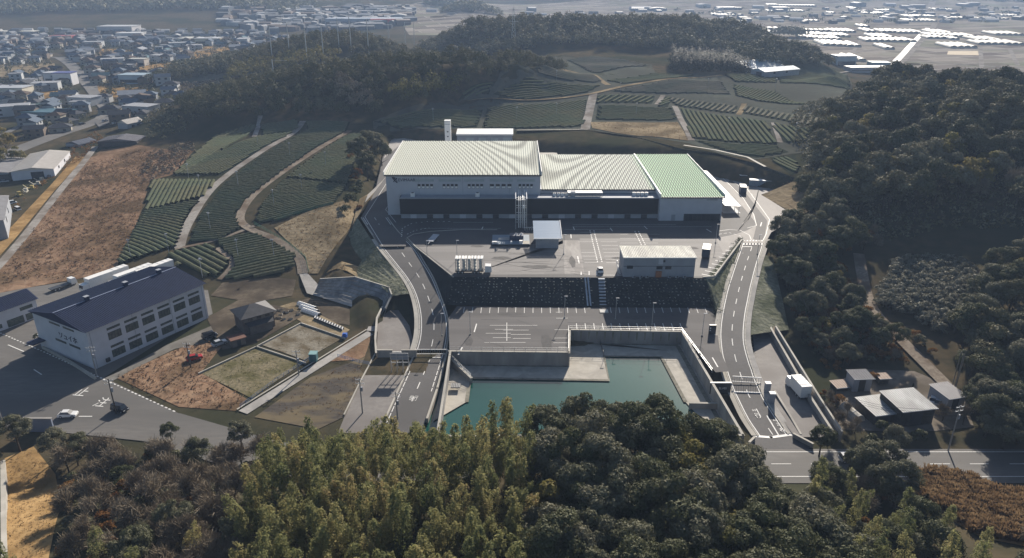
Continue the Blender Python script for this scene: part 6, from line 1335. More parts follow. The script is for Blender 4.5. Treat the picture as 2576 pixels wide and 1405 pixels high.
# ---------------------------------------------------------------- houses: one of each kind, then copies
RC = {'dark grey':(.055,.057,.065),'blue grey':(.09,.115,.15),'brown':(.085,.062,.05),'pale grey':(.17,.18,.2),'teal':(.06,.11,.13),'silver':(.26,.27,.29)}
WC = {'white':(.42,.43,.44),'cream':(.36,.33,.28),'grey':(.22,.23,.25),'brown':(.17,.13,.10)}
HP = []
def houseproto(rc, wc, w_, d, h, kind, storeys):
    r = thing('house', '', 'house', STORE); mr_ = mat('house roof '+rc, RC[rc], tuple(v*1.25 for v in RC[rc]), .5, .85, .12); mw = mat('house wall '+wc, WC[wc], tuple(v*.92 for v in WC[wc]), .4, .8, .2)
    MB().box(-w_/2,w_/2,-d/2,d/2,-.6,h).build('wall', mw, r)
    if kind == 'hip': hip(w_, d, h, 2.1, .7, mr_, r)
    elif kind == 'flat': MB().box(-w_/2-.3,w_/2+.3,-d/2-.3,d/2+.3,h,h+.35).build('roof', mr_, r)
    else:
        b = MB(); x = w_/2+.6; y = d/2+.6; rs = 2.0; b.add([(-x,-y,h-.1),(x,-y,h-.1),(x,0,h+rs),(-x,0,h+rs),(x,y,h-.1),(-x,y,h-.1)], [(0,1,2,3),(3,2,4,5)]); b.add([(-w_/2,-d/2,h-.1),(-w_/2,0,h+rs-.2),(-w_/2,d/2,h-.1)],[(0,1,2)]); b.add([(w_/2,-d/2,h-.1),(w_/2,0,h+rs-.2),(w_/2,d/2,h-.1)],[(0,2,1)]); b.build('roof', mr_, r)
    for s in range(storeys):
        for x in (-w_*.32, w_*.12): f = MB().box(x,x+1.7,-d/2-.06,-d/2-.005,.9+s*2.7,2.1+s*2.7).build('window', M_GLASS, r)
    HP.append((r, rc, wc, kind, storeys)); CH[r.name] = list(r.children)
for q in [('dark grey','white',10,8,5.4,'hip',2),('dark grey','brown',11,8,5.2,'gable',2),('blue grey','white',10,7.5,5.4,'gable',2),('brown','cream',11,8.5,5.2,'hip',2),('pale grey','white',9,8,5.8,'flat',2),('teal','grey',12,8,3.4,'gable',1),('silver','grey',16,10,4.6,'gable',1),('dark grey','cream',12,8,3.2,'hip',1),('blue grey','grey',9,7,5.4,'hip',2),('silver','white',20,12,6,'flat',2)]: houseproto(*q)
HU = set()
def house(x, y, lab, grp, k=None, sc=1.0, rz=None):
    k = R.choices(range(10),[16,13,12,11,9,5,6,13,11,3])[0] if k is None else k; r, rc, wc, kind, st = HP[k]
    rz = R.choice((0.1,.1,1.67,.35,-.3))+R.uniform(-.1,.1) if rz is None else rz; z = H(x, y)
    ad = {'hip':'hipped','gable':'gabled','flat':'flat'}[kind]; l = f'{wc} house with a {rc} {ad} roof, {lab}'
    if k not in HU: HU.add(k); o = r; o.location = (x,y,z); o.rotation_euler = (0,0,rz); o.scale = (sc,sc,sc)
    else: o = dup(r, (x,y,z), rz, sc=sc)
    tag(o, l, 'house', f'{wc} houses with {rc} roofs {grp}')
town_px = [(-20,82),(300,80),(660,84),(760,108),(640,128),(560,150),(500,152),(420,178),(430,200),(470,250),(430,300),(340,300),(300,335),(285,300),(262,255),(200,160),(150,120),(120,150),(215,260),(235,300),(120,345),(60,360),(60,300),(-20,270)]
tp_ = gpoly(town_px); openf = [gpoly(q) for q in ([(-20,165),(137,160),(140,178),(-20,200)], [(75,232),(150,230),(150,256),(75,258)], [(245,215),(375,212),(370,245),(250,245)], [(250,124),(350,124),(345,141),(250,141)], [(350,160),(445,158),(440,182),(350,182)], [(495,118),(600,118),(560,152),(470,160)])]
for q in openf: drape('dry_field', q, R.choice((M_BROWN, M_TAN, M_OCHRE)), .2, 10)
track('village_path', [(330,262),(420,258),(470,262)], 4, M_ASPH2); track('village_path', [(0,345),(90,300),(215,262)], 4, M_ASPH2); track('village_path', [(60,140),(300,150),(560,120)], 5, M_ASPH2); track('village_path', [(200,200),(330,195),(420,180)], 5, M_ASPH2)
cand = []
for x, y in scatter(tp_, 18.5, .38):
    if any(inside(q, x, y) for q in openf): continue
    cand.append((x*x+y*y, x, y))
cand.sort(); ORD = ('by the crossroads','in near lanes','past near lanes','before the dry fields','among the dry fields','behind the dry fields','in mid town','past mid town','towards the range','farthest out'); restpts = []
def roadside(x): return row_of(x, (-420,-330,-250), ('far left','left side','roadside','right side'))
nh = 0
for i, (_, x, y) in enumerate(cand):
    if R.random() < .16: continue
    if nh < 285: nh += 1; house(x, y, f'{ORD[min(9,int(nh/29))]} {roadside(x)}', f'{ORD[min(9,int(nh/29))]} {roadside(x)}', sc=R.uniform(.85,1.15))
    else: restpts.append((x, y))
print('houses', nh, 'rest', len(restpts))
def boxtown(name, pts, label, mats, s0, s1, hh):
    """houses past the nearest three hundred, as one far mass per roof colour"""
    B = [MB() for _ in mats]
    zz = Hn([p[0] for p in pts],[p[1] for p in pts])
    for (x, y), z in zip(pts, zz):
        a = R.uniform(s0,s1)/2; d = R.uniform(s0,s1)*.4; h = R.uniform(*hh); t = R.choice((.1,1.6,.4,-.2)); c, s = math.cos(t), math.sin(t); b = R.choices(B, [m[1] for m in mats])[0]
        V = [(-a,-d,0),(a,-d,0),(a,d,0),(-a,d,0),(-a,-d,h),(a,-d,h),(a,d,h),(-a,d,h),(-a,0,h+1.6),(a,0,h+1.6)]
        b.add([(x+px*c-py*s, y+px*s+py*c, z+pz) for px,py,pz in V], [(0,1,5,4),(1,2,6,9,5),(2,3,7,6),(3,0,4,8,7),(4,5,9,8),(6,7,8,9)])
    for b, m in zip(B, mats):
        if b.v: o = b.build(name, m[0]); o['kind'] = 'stuff'; o['label'] = label
TM = [(mat('town grey', (.12,.13,.15),(.2,.21,.23),.05,.7), 5),(mat('town white', (.36,.36,.36),(.45,.45,.44),.05,.9,.1), 2),(mat('town dark', (.05,.055,.065),(.08,.085,.09),.05,.7), 4),(mat('town brown',(.14,.1,.08),(.2,.15,.12),.05,.7), 2)]
boxtown('distant_town', restpts, 'hazy far roofs of the town running to the wooded range', TM, 9, 15, (3.5,6))
strip = gpoly([(560,22),(1030,20),(1040,62),(900,80),(640,84),(560,60)]); boxtown('distant_suburb', scatter(strip, 24, .42)[:1500], 'hazy far suburb between the wooded rises', TM, 10, 30, (4,8))
# gardens and copses of the town
gp = [p for p in scatter(tp_, 10.5, .48) if R.random() < .75]; a = np.array(gp); mass('town_garden_trees', np.stack([a[:,0],a[:,1],Hn(a[:,0],a[:,1])+.8],1), M_EVERD, np.array([R.uniform(1.4,3.8) for _ in gp]), 26, 1.1, 'dark garden trees and hedges between the houses of the town')
gp = [p for p in scatter(gpoly([(300,290),(430,235),(480,250),(500,300),(420,360),(370,360),(360,310)]), 7, .45) if R.random() < .8]; a = np.array(gp); mass('scrub', np.stack([a[:,0],a[:,1],Hn(a[:,0],a[:,1])+.8],1), M_EVERD, np.array([R.uniform(1.2,2.8) for _ in gp]), 40, .9, 'dark scrub between the town and the tea slope')
gp = [p for p in scatter(gpoly([(430,215),(600,195),(560,235),(500,270),(440,262)]), 7, .45)]; a = np.array(gp); mass('grey_scrub', np.stack([a[:,0],a[:,1],Hn(a[:,0],a[:,1])+.6],1), M_TWIG, np.array([R.uniform(1.5,3) for _ in gp]), 40, .9, 'grey leafless scrub on the shoulder of the near ridge')
gp = scatter(gpoly([(215,395),(262,350),(240,330),(130,420),(20,560),(-40,640),(-40,600),(60,500)]), 4, .45); a = np.array(gp); mass('verge_scrub', np.stack([a[:,0],a[:,1],Hn(a[:,0],a[:,1])+.3],1), M_RUST, np.array([R.uniform(.6,1.6) for _ in gp]), 30, .9, 'brown and ochre scrub along the concrete farm track')
gp = scatter(gpoly([(380,380),(470,362),(500,372),(440,430),(370,470),(350,440)]), 4, .45); a = np.array(gp); mass('field_scrub', np.stack([a[:,0],a[:,1],Hn(a[:,0],a[:,1])+.4],1), M_TWIG, np.array([R.uniform(.8,2) for _ in gp]), 40, .9, 'grey brown bare scrub at the top corner of the dead grass field')
# loose brown clumps over the dead grass, nobody could count them
gp = scatter(gpoly([(0,715),(0,690),(70,600),(220,415),(350,378),(470,390),(370,450),(340,560),(290,670),(200,695)]), 2.3, .5); a = np.array(gp)
def tufts(name, gp, m, s0, s1, per, lab):
    a = np.array(gp); mass(name, np.stack([a[:,0],a[:,1],Hn(a[:,0],a[:,1])+.1],1), m, np.array([R.uniform(s0,s1) for _ in gp]), per, 1.2, lab, .7)
tufts('dead_grass', gp, M_DEADG := leafmat('dead grass blades', [(.12,.075,.048),(.18,.115,.07),(.25,.165,.102),(.33,.24,.155)], .2, .9, 0.0, .35), .5, 1.25, 9, 'rust brown dead grass covering the big field')
tufts('terrace_grass', scatter(gpoly([(690,575),(760,540),(880,505),(925,515),(905,545),(870,590),(830,640),(800,690),(775,690),(770,650),(720,605)]), 1.9, .5), M_PAMPAS, .35, .8, 8, 'tan dead grass on the terrace bank')
tufts('fallow_grass', scatter(gpoly([(1485,309),(1705,309),(1732,356),(1600,343),(1490,324)]), 2.4, .5), M_PAMPAS, .4, .9, 8, 'tan dead grass on the fallow bank behind the factory')
tufts('lot_grass', scatter(gpoly([(290,950),(430,885),(500,860),(560,870),(505,938),(622,1005),(592,1034),(450,1024)]), 1.5, .5), M_DEADG, .3, .9, 8, 'rust brown grass on the lot beside the white office')
tufts('clearing_grass', scatter(gpoly([(15,1160),(80,1135),(130,1200),(140,1290),(110,1420),(0,1420)]), .9, .5), M_PAMPAS, .2, .45, 8, 'ochre grass of the clearing at the lower left')
tufts('gully_scrub', scatter(gpoly([(820,690),(860,660),(920,680),(985,715),(960,730),(900,700)]), 1.5, .5), M_PAMPAS, .3, .7, 8, 'tan scrub above the stone revetment')
tufts('bank_scrub', scatter([(96,262),(104,252),(112,262),(118,290),(108,296)], 1.8, .5), M_DEADG, .4, .9, 8, 'brown scrub on the bank above the apron')
tufts('weeds', scatter(gpoly([(507,940),(645,874),(762,914),(632,1002)]), 1.4, .5), leafmat('weed leaves', [(.06,.07,.03),(.12,.11,.05),(.2,.16,.09)], .2, .8), .15, .45, 6, 'weeds over the walled allotment')
tufts('gravel_weeds', scatter(gpoly([(658,868),(752,816),(864,850),(766,906)]), 1.9, .5), MATS['weed leaves'], .12, .4, 6, 'sparse weeds over the walled gravel plot')
tufts('stubble', scatter(gpoly([(660,1040),(780,960),(900,910),(925,905),(868,1048)]), 1.6, .6), M_PAMPAS, .15, .5, 7, 'pale stubble bands in the ploughed field')
tufts('verge_plants', [(p.x+R.uniform(1.8,8)*(1-i/60), p.y) for i, p in enumerate(rrb[4:30]) for _ in range(16)], leafmat('slope plants', [(.10,.11,.07),(.17,.18,.12),(.27,.27,.2)], .1, .8), .25, .55, 6, 'grey green plants on the verge right of the entrance road')
_tr = [(top_r[i].lerp(bot_r[i], R.uniform(.05,.95))) for i in range(16) for _ in range(34)]
pa = np.array([tuple(v+Vector((R.uniform(-1,1),R.uniform(-1.5,1.5),.1))) for v in _tr]); mass('slope_plants', pa, MATS['slope plants'], np.array([R.uniform(.25,.5) for _ in _tr]), 6, 1.2, 'grey green plants on the slope left of the entrance road', .7)
_tr = [lowE[i].lerp(lowE[i+1], s).lerp(upE[i].lerp(upE[i+1], s), R.uniform(.03,.97)) for i in range(1,6) for s in [R.random() for _ in range(170)]]
mass('rear_slope_plants', np.array([tuple(v+Vector((0,0,.1))) for v in _tr]), leafmat('rear slope plants', [(.05,.055,.04),(.09,.095,.075),(.16,.16,.13)], .1, .8), np.array([R.uniform(.3,.7) for _ in _tr]), 7, 1.1, 'dull green plants on the dark slope behind the factory', .7)
_tr = [outer_top[i].lerp(outer_top[i+1], s).lerp(outer_bot[i].lerp(outer_bot[i+1], s), R.uniform(.05,.95)) for i in range(5) for s in [R.random() for _ in range(90)]]
mass('outer_bank_plants', np.array([tuple(v+Vector((0,0,.1))) for v in _tr]), MATS['slope plants'], np.array([R.uniform(.25,.5) for _ in _tr]), 6, 1.2, 'grey green plants on the outer bank of the left access road', .7)
# trees at the factory's left shoulder
for px, py, s, k in [(905,428,1.5,'broadleaf_tree'),(935,412,1.6,'broadleaf_tree'),(962,432,1.3,'broadleaf_tree'),(925,455,1.3,'broadleaf_tree'),(955,470,1.5,'shrub'),(895,490,2.0,'shrub'),(880,515,2.2,'shrub'),(905,475,1.8,'shrub'),(870,535,1.6,'shrub'),(945,395,.7,'golden_tree'),(970,385,.6,'golden_tree'),(885,400,1.4,'rust_shrub'),(898,440,1.5,'rust_shrub'),(890,455,1.4,'rust_shrub'),(960,350,1.5,'shrub'),(985,352,1.3,'shrub'),(930,375,1.4,'rust_shrub'),(905,535,1.6,'rust_shrub')]:
    v = G(px, py); plant(k, v.x, v.y, None, {'broadleaf_tree':'dense dark evergreen against the left wall of the factory','shrub':'dark bush on the bank left of the factory','golden_tree':'yellow green tree behind the left wall of the factory','rust_shrub':'rusty bush above the bank left of the factory'}[k], 'tree' if 'tree' in k else 'shrub', k.replace('_',' ')+'s left of the factory', s)
for px, py, s in [(20,400,1.9),(-10,430,1.9),(50,420,1.2)]: v = G(px, py); plant('golden_tree', v.x, v.y, None, 'large golden green tree at the left edge beyond the white warehouses', 'tree', 'golden green trees at the left edge', s)
# ---------------------------------------------------------------- warehouses and barns on the left
def barn(loc, rz, w_, d, h, rise, roofm, wallm, lab, name='warehouse', open_=0.5, cat='warehouse'):
    r = thing(name, lab, cat, loc, rz); MB().box(-w_/2,w_/2,0,d,-.5,h).build('wall', wallm, r); b = MB(); n = int(d/1.2); x = w_/2+.4
    b.add([(-x,-.4,h-.05),(0,-.4,h+rise),(0,d+.4,h+rise),(-x,d+.4,h-.05),(x,-.4,h-.05),(x,d+.4,h-.05)], [(0,1,2,3),(1,4,5,2)]); b.add([(-w_/2,-.02,h-.05),(w_/2,-.02,h-.05),(0,-.02,h+rise-.1)], [(0,1,2)]); rf = b.build('roof', roofm, r); q = MB()
    for i in range(n): y = i*d/n; q.bar((-x,y,h),(0,y,h+rise+.04),.1,.06); q.bar((0,y,h+rise+.04),(x,y,h),.1,.06)
    q.build('roof_ribs', roofm, rf)
    if open_: MB().box(-w_*open_*.5+w_*.1,w_*open_*.5+w_*.1,-.06,-.005,-.1,h*.8).build('door_opening', M_DARK, r)
    for y in (.25,.6): MB().box(w_/2+.005,w_/2+.06,d*y,d*y+2,h*.5,h*.8).build('window', M_GLASS, r)
    return r
M_CREAMR = mat('cream sheet roof', (.52,.48,.43),(.58,.54,.49),.4,.6,.35); M_GREYR = mat('grey sheet roof', (.28,.27,.27),(.34,.33,.33),.4,.6,.35)
v = Vector((-223.5,335.2,1)); barn(v, rad(19), 17.5, 38, 4.4, 1.3, M_CREAMR, M_OFFW, 'long white warehouse with a cream roof beside the concrete farm track', open_=.3)
v = Vector((-240,330.5,1)); barn(v, rad(19), 14.5, 30, 4.0, 1.0, M_GREYR, M_WALLG, 'grey roofed warehouse with a wide dark opening left of the white one', open_=.8)
v = Vector((-192.5,251.5,.3)); barn(v, rad(30), 16, 36, 7.2, 1.0, M_GREYR, M_WALLG, 'tall grey wall of a warehouse at the left edge below the yellow machines', open_=.2)
v = Vector((-211.5,391,3)); barn(v, rad(4), 20, 13, 3.8, 1.4, mat('mauve grey roof',(.15,.14,.15),(.19,.18,.19),.4,.6), mat('dark barn boards',(.05,.045,.045),(.08,.07,.065),1,.9), 'open fronted barn with a mauve grey roof at the top of the dead grass field', 'barn', .85, 'barn')
v = P(312,334,2.5); barn(v, rad(-25), 8.5, 11, 5.4, 2.0, M_CREAMR, M_WALLG, 'tall gabled house with a pale roof behind the mauve roofed barn', 'farmhouse', 0, 'house')
v = P(185,376,1.0); barn(v, rad(-20), 10, 11, 3, 1.3, mat('slate blue roof',(.09,.10,.13),(.12,.13,.16),.4,.6), M_WALLG, 'small slate blue shed between the white warehouse and the barn', 'shed', 0, 'shed')
for i, (px, py, c, l) in enumerate([(52,496,'yellow','the lowest'),(66,488,'cream','the second'),(80,480,'yellow','the third'),(95,470,'cream','the fourth'),(105,460,'cream','the highest')]):
    v = P(px,py,.4); r = thing('stored_machine', f'{c} machine, {l} of the row stored beside the grey warehouse', 'machine', v, R.uniform(0,3)); m = mat('machine '+c, (.42,.33,.13) if c=='yellow' else (.5,.47,.4), None, 1, .5)
    MB().box(-1.6,1.6,-.8,.8,.5,1.3).build('body', m, r); MB().box(-.2,1.1,-.7,.7,1.3,2.4).build('cab', m, r); MB().bar((-1.4,0,1.2),(-3.0,0,2.8),.25,.3).build('boom', m, r)
    for y in (-.75,.75): MB().box(-1.7,1.7,y-.2,y+.2,0,.55).build('crawler_track', M_DARK, r)
for px, py, l in [(30,515,'white van between the warehouses'),(45,530,'white van nearest the tall grey wall'),(12,460,'silver car in the dark warehouse opening')]: v = P(px,py,.4); car(v, R.uniform(0,3), 'silver' if 'silver' in l else 'white', l, van='van' in l)
for px, py, c, l in [(238,255,'white','on the town road nearest the junction tree'),(196,195,'white','far up the straight of the town road'),(265,308,'silver','at the crossroads'),(207,316,'black','left of the crossroads'),(85,345,'silver','low on the bend of the town road'),(290,313,'white','waiting below the crossroads')]: v = G(px,py); car(v+Vector((0,0,.35)), rad(70), c, f'{c} car {l}')
# red shop and large pale halls of the town
def hall(px, py, w_, d, h, c, lab, roofc=None, name='hall_building'):
    v = P(px, py, 0) if px > 2000 else G(px, py); r = thing(name, lab, 'building', v, R.uniform(-.1,.1)); mw = mat('hall '+lab[:14], c, tuple(x*.9 for x in c), .2, .7); MB().box(-w_/2,w_/2,0,d,-.5,h).build('wall', mw, r); MB().box(-w_/2-.4,w_/2+.4,-.4,d+.4,h,h+.5).build('roof', mat('hall roof '+lab[:14], roofc or (.5,.5,.5), None, .1, .5), r); MB().box(-w_/2+1,w_/2-1,-.06,-.004,1,h*.5).build('window_band', M_GLASS, r)
hall(152,102,30,18,5,(.45,.06,.06),'red shop hall in the town left of the big pale block',(.4,.08,.08)); hall(290,88,50,30,11,(.52,.5,.5),'big pale block in the middle of the town'); hall(325,98,34,20,7,(.55,.55,.54),'white low hall in front of the big pale block',(.6,.6,.6))
hall(485,110,40,26,6,(.6,.58,.5),'cream hall with bright gables right of the town',(.62,.6,.52)); hall(520,112,30,22,7,(.55,.5,.38),'tan hall beside the cream hall'); hall(30,88,60,20,4,(.3,.3,.29),'long cream roofed hall at the far left of the town',(.6,.58,.5)); hall(965,64,44,24,9,(.50,.05,.05),'bright red roofed hall on the plain behind the second ridge',(.55,.06,.06)); hall(915,64,130,40,10,(.33,.37,.42),'long blue grey hall beside the red roofed one',(.30,.34,.40))
hall(345,168,16,10,7,(.55,.5,.45),'tan cubic house with a pale roof beside the dry field',(.5,.48,.42)); hall(332,212,22,14,7,(.42,.50,.55),'light blue hall with a stepped roof on the dry bank',(.33,.42,.48)); hall(133,212,13,11,9,(.6,.6,.62),'white two storey house left of the taller white house',(.5,.5,.52)); hall(160,216,15,12,10,(.64,.64,.66),'taller white house with a blue roof beside the town road',(.08,.09,.25)); hall(20,243,24,16,6,(.62,.58,.48),'cream ended white hall at the left edge of the town',(.42,.43,.45)); hall(110,300,30,14,4,(.2,.27,.3),'long teal roofed barn near the left edge',(.07,.15,.19)); hall(95,280,20,14,4,(.3,.3,.3),'dark green roofed barn near the left edge',(.05,.09,.08))
# ---------------------------------------------------------------- the plain on the right
def brickfield(name, scale):
    m = bpy.data.materials.new(name); m.use_nodes = True; nt = m.node_tree; N = nt.nodes; L = nt.links; b = N['Principled BSDF']; b.inputs['Roughness'].default_value = .9; b.inputs['Specular IOR Level'].default_value = 0
    ge = N.new('ShaderNodeNewGeometry'); mp = N.new('ShaderNodeMapping'); mp.inputs['Rotation'].default_value = (0,0,rad(-19)); L.new(ge.outputs['Position'], mp.inputs['Vector'])
    br = N.new('ShaderNodeTexBrick'); br.inputs['Scale'].default_value = scale; br.inputs['Mortar Size'].default_value = .012; br.inputs['Brick Width'].default_value = .9; br.inputs['Row Height'].default_value = .42; br.inputs['Color1'].default_value = (.16,.135,.115,1); br.inputs['Color2'].default_value = (.34,.305,.26,1); br.inputs['Mortar'].default_value = (.42,.40,.36,1); br.inputs['Bias'].default_value = -.15; L.new(mp.outputs[0], br.inputs['Vector'])
    n = N.new('ShaderNodeTexNoise'); n.inputs['Scale'].default_value = .012; n.inputs['Detail'].default_value = 6; L.new(ge.outputs['Position'], n.inputs['Vector']); mx = N.new('ShaderNodeMix'); mx.data_type = 'RGBA'; mr = N.new('ShaderNodeMapRange'); mr.inputs[1].default_value = .5; mr.inputs[2].default_value = .7; L.new(n.outputs['Fac'], mr.inputs['Value']); L.new(mr.outputs[0], mx.inputs[0]); L.new(br.outputs['Color'], mx.inputs[6]); mx.inputs[7].default_value = (.2,.2,.14,1); L.new(mx.outputs[2], b.inputs['Base Color']); return m
M_PLAIN = brickfield('paddy parcels', .016)
drape('plain_field', [(330,640),(420,560),(800,480),(1500,900),(2600,2100),(2200,2500),(600,2350),(-150,2050),(-260,1700),(-150,1130),(320,1120),(360,800)], M_PLAIN, .3, 45)
def prib(name, pxs, w_, m, off): return ribbon(name, GN(pxs), w_, m, off, True, 25)
prib('plain_road', [(2240,180),(2262,162),(2300,120),(2346,72),(2352,60)], 9, M_PATH, .6); prib('plain_canal', [(2252,158),(2285,122),(2320,85),(2334,72)], 7, mat('bright canal lining',(.5,.49,.46),(.62,.6,.57),.05,.4), .7); prib('plain_road', [(2338,22),(2345,8),(2350,-2)], 16, M_PATH, .8)
for q in ([(1890,110),(2240,118),(2576,128)], [(2000,150),(2240,152),(2576,172)], [(2466,120),(2470,185)], [(2540,125),(2560,165)], [(2080,80),(2050,130)], [(2180,78),(2140,140)], [(1900,62),(2300,66),(2576,70)], [(1850,40),(2576,48)], [(1400,22),(2576,28)]): prib('plain_path', q, 4.5, M_PATH, .5)
drapepx('tan_parcel_field', [(2385,130),(2460,130),(2462,141),(2382,139)], mat('straw parcel',(.42,.33,.21),(.46,.37,.24),.1,.9), .5, 15)
M_GH = mat('greenhouse sheet', (.40,.38,.32),(.46,.435,.38),.06,.6,.2)
ghl = [(340,670,298,310),(660,885,293,320),(310,590,325,352),(620,830,335,362),(340,515,354,382),(520,740,364,392),(560,690,405,450),(690,820,410,455),(800,940,420,462),(995,1090,290,318),(1145,1300,298,322),(1312,1560,303,330),(1060,1270,345,375),(990,1230,382,410),(1245,1490,383,415),(1175,1275,447,487),(1665,1855,307,335),(1620,1825,340,362),(1610,1790,366,385),(1860,2090,343,370),(1855,1910,375,397),(2115,2235,375,410),(2240,2360,380,412),(2125,2370,418,446),(2395,2580,415,452),(2295,2565,325,352),(1838,1970,437,478),(1975,2105,437,478),(830,985,568,625),(165,290,447,478),(255,385,495,525),(1400,1690,150,162),(1140,1285,183,190),(935,1025,250,268),(1410,1700,195,212),(0,110,60,70),(120,480,62,70),(840,900,68,80),(1115,1290,88,98),(1700,1870,78,90),(0,60,100,112),(200,370,98,110),(620,680,115,125),(970,1020,118,126),(1060,1110,125,132),(1130,1170,112,126),(2240,2420,182,195),(2360,2560,140,152),(1900,2140,175,186),(0,120,280,290),(0,110,310,325),(380,520,205,212),(-330,-260,215,228),(-220,-120,265,290),(-560,-500,135,150),(-500,-330,140,152)]
GC = {}
for i, (x0, x1, y0, y1) in enumerate(ghl):
    A = P(1932+x0*.25, y1*.25+.6, 0); B = P(1932+x1*.25, y1*.25+.6, 0); D_ = P(1932+(x0+x1)/2*.25, y0*.25+.6, 0); wd = max(12,(B-A).length); dp = max(14,min(150,D_.y-A.y)); mid = A.lerp(B,.5)
    if y1 < 240: dp = min(dp, 70)
    z = H(mid.x, mid.y); n = max(2, min(12, int(wd/7))); far_ = row_of(y1, (200,300,345,420), ('far out','past the farm road end','in the back row','in the middle row','in the front row')); sd = row_of(x1, (700,1350,1650,2200), ('near the lone grove','right of the lone grove','left of the farm road','right of the farm road','at the frame edge'))
    sz = 'narrow' if n < 4 else 'medium' if n < 7 else 'wide'; GC[(far_,sd,sz)] = GC.get((far_,sd,sz),0)+1; ord_ = ('first','second','third','fourth','fifth','sixth','seventh','eighth','ninth','tenth','another','another','another','another')[GC[(far_,sd,sz)]-1]
    r = thing('greenhouse', f'{ord_} {sz} cream greenhouse {far_} {sd}', 'greenhouse', (mid.x,mid.y,z+.3), rad(-9), 'greenhouses on the plain'); b = MB(); p = wd/n
    for k in range(n):
        for s in range(4):
            t0, t1 = math.pi*s/4, math.pi*(s+1)/4; f = lambda t: (-wd/2+k*p+p/2-p*.47*math.cos(t), 1.6+1.7*math.sin(t))
            xa, za = f(t0); xb, zb = f(t1); b.quad((xa,0,za),(xb,0,zb),(xb,dp,zb),(xa,dp,za))
    b.build('tunnel_cover', M_GH, r); MB().box(-wd/2,wd/2,.05,dp-.05,-.6,1.6).build('side_sheet', M_GH, r)
# scattered bright houses of the far plain
fp = [p for p in scatter(gpoly([(1020,30),(1900,22),(2576,20),(2576,60),(1900,62),(1820,78),(1840,120),(1890,120),(1900,70),(1700,30),(1100,34)]), 46, .48) if R.random() < .42]
boxtown('distant_houses', fp, 'bright specks of far houses scattered over the plain', [(mat('far white',(.42,.42,.41),(.52,.51,.5),.05,.9,.05),3),(TM[0][0],3),(TM[2][0],2)], 9, 24, (3,6))
fp = [p for p in scatter(gpoly([(1020,10),(2300,6),(2576,10),(2576,22),(1020,24)]), 70, .48) if R.random() < .25]; boxtown('distant_sheds', fp, 'faint bright sheds at the foot of the far hills', [(MATS['far white'],1),(TM[0][0],3)], 18, 50, (5,9))
gp = [p for p in scatter(gpoly([(1020,22),(1900,18),(2576,18),(2576,58),(1900,60),(1830,75),(1850,118),(1890,125),(1895,70),(1700,28),(1100,30)]), 48, .48) if R.random() < .45]; a = np.array(gp); mass('plain_trees', np.stack([a[:,0],a[:,1],Hn(a[:,0],a[:,1])+1.5],1), M_EVERD, np.array([R.uniform(4,9) for _ in gp]), 18, 1.2, 'small dark tree clumps among the houses of the plain', .6)
hall(2128,168,20,16,10,(.36,.42,.46),'blue grey works with a tall block at the near edge of the plain',(.34,.40,.46)); hall(2190,182,40,14,4,(.3,.33,.36),'long low dark roofed shed beside the blue grey works',(.2,.22,.25)); hall(2215,175,18,14,6,(.2,.3,.33),'teal roofed hall beside the straight farm road',(.12,.25,.28)); hall(2255,172,22,14,3,(.35,.16,.10),'rust red shed at the near end of the straight farm road',(.38,.17,.11))
# blue roofed barns on the tea plateau
for i, (px, py, l) in enumerate([(1862,180,'largest and nearest'),(1880,186,'middle'),(1905,192,'right hand'),(1850,172,'rear')]):
    v = G(px, py); barn(v, rad(-62), 13, 34 if i != 3 else 44, 3.6, 1.8, mat('pale blue barn roof',(.30,.42,.50),(.36,.48,.55),.3,.45,.5), M_WALLG, f'pale blue roofed barn on the tea plateau, the {l} of four', 'livestock_barn', .4, 'barn')
# tall net poles on the second ridge, the lattice mast
for i, (x, y0, y1) in enumerate([(172,505,610),(350,455,605),(525,450,645),(690,390,630),(845,368,540),(965,345,525),(1140,348,550),(1345,365,470),(1510,350,460),(1600,345,455),(195,680,860)]):
    v = G(643+x*.25, y1*.25); top = v.z+28 if i < 10 else v.z+16
    r = thing('net_pole', 'tall pale net pole rising over the second wooded ridge' if i<10 else 'pale net pole on the near end of the ridge by the yellow bamboo', 'net pole', v, 0, 'net poles on the second wooded ridge' if i<10 else None); MB().tube((0,0,-1),(0,0,top-v.z),.45,.3,6).build('pole', M_STEEL, r); MB().bar((0,0,top-v.z-.4),(9,2,top-v.z-1),.14).build('stay_wire', M_STEEL, r)
v = G(1292,118); r = thing('lattice_mast', 'slender steel lattice mast standing before the long wooded ridge', 'mast', v); b = MB(); Hm = 34
for sx_, sy_ in ((-1,-1),(1,-1),(1,1),(-1,1)): b.bar((sx_*2.2,sy_*2.2,-1),(sx_*.4,sy_*.4,Hm),.28)
for k in range(9): z0 = k*3.7; s0 = 2.2-1.8*z0/Hm; s1 = 2.2-1.8*(z0+3.7)/Hm; b.bar((-s0,-s0,z0),(s1,-s1,z0+3.7),.16); b.bar((s0,-s0,z0),(-s1,-s1,z0+3.7),.16)
b.build('lattice', M_STEEL, r); q = MB()
for z in (22,27,32): q.bar((-4,0,z),(4,0,z),.25)
q.build('crossarms', M_STEEL, r)
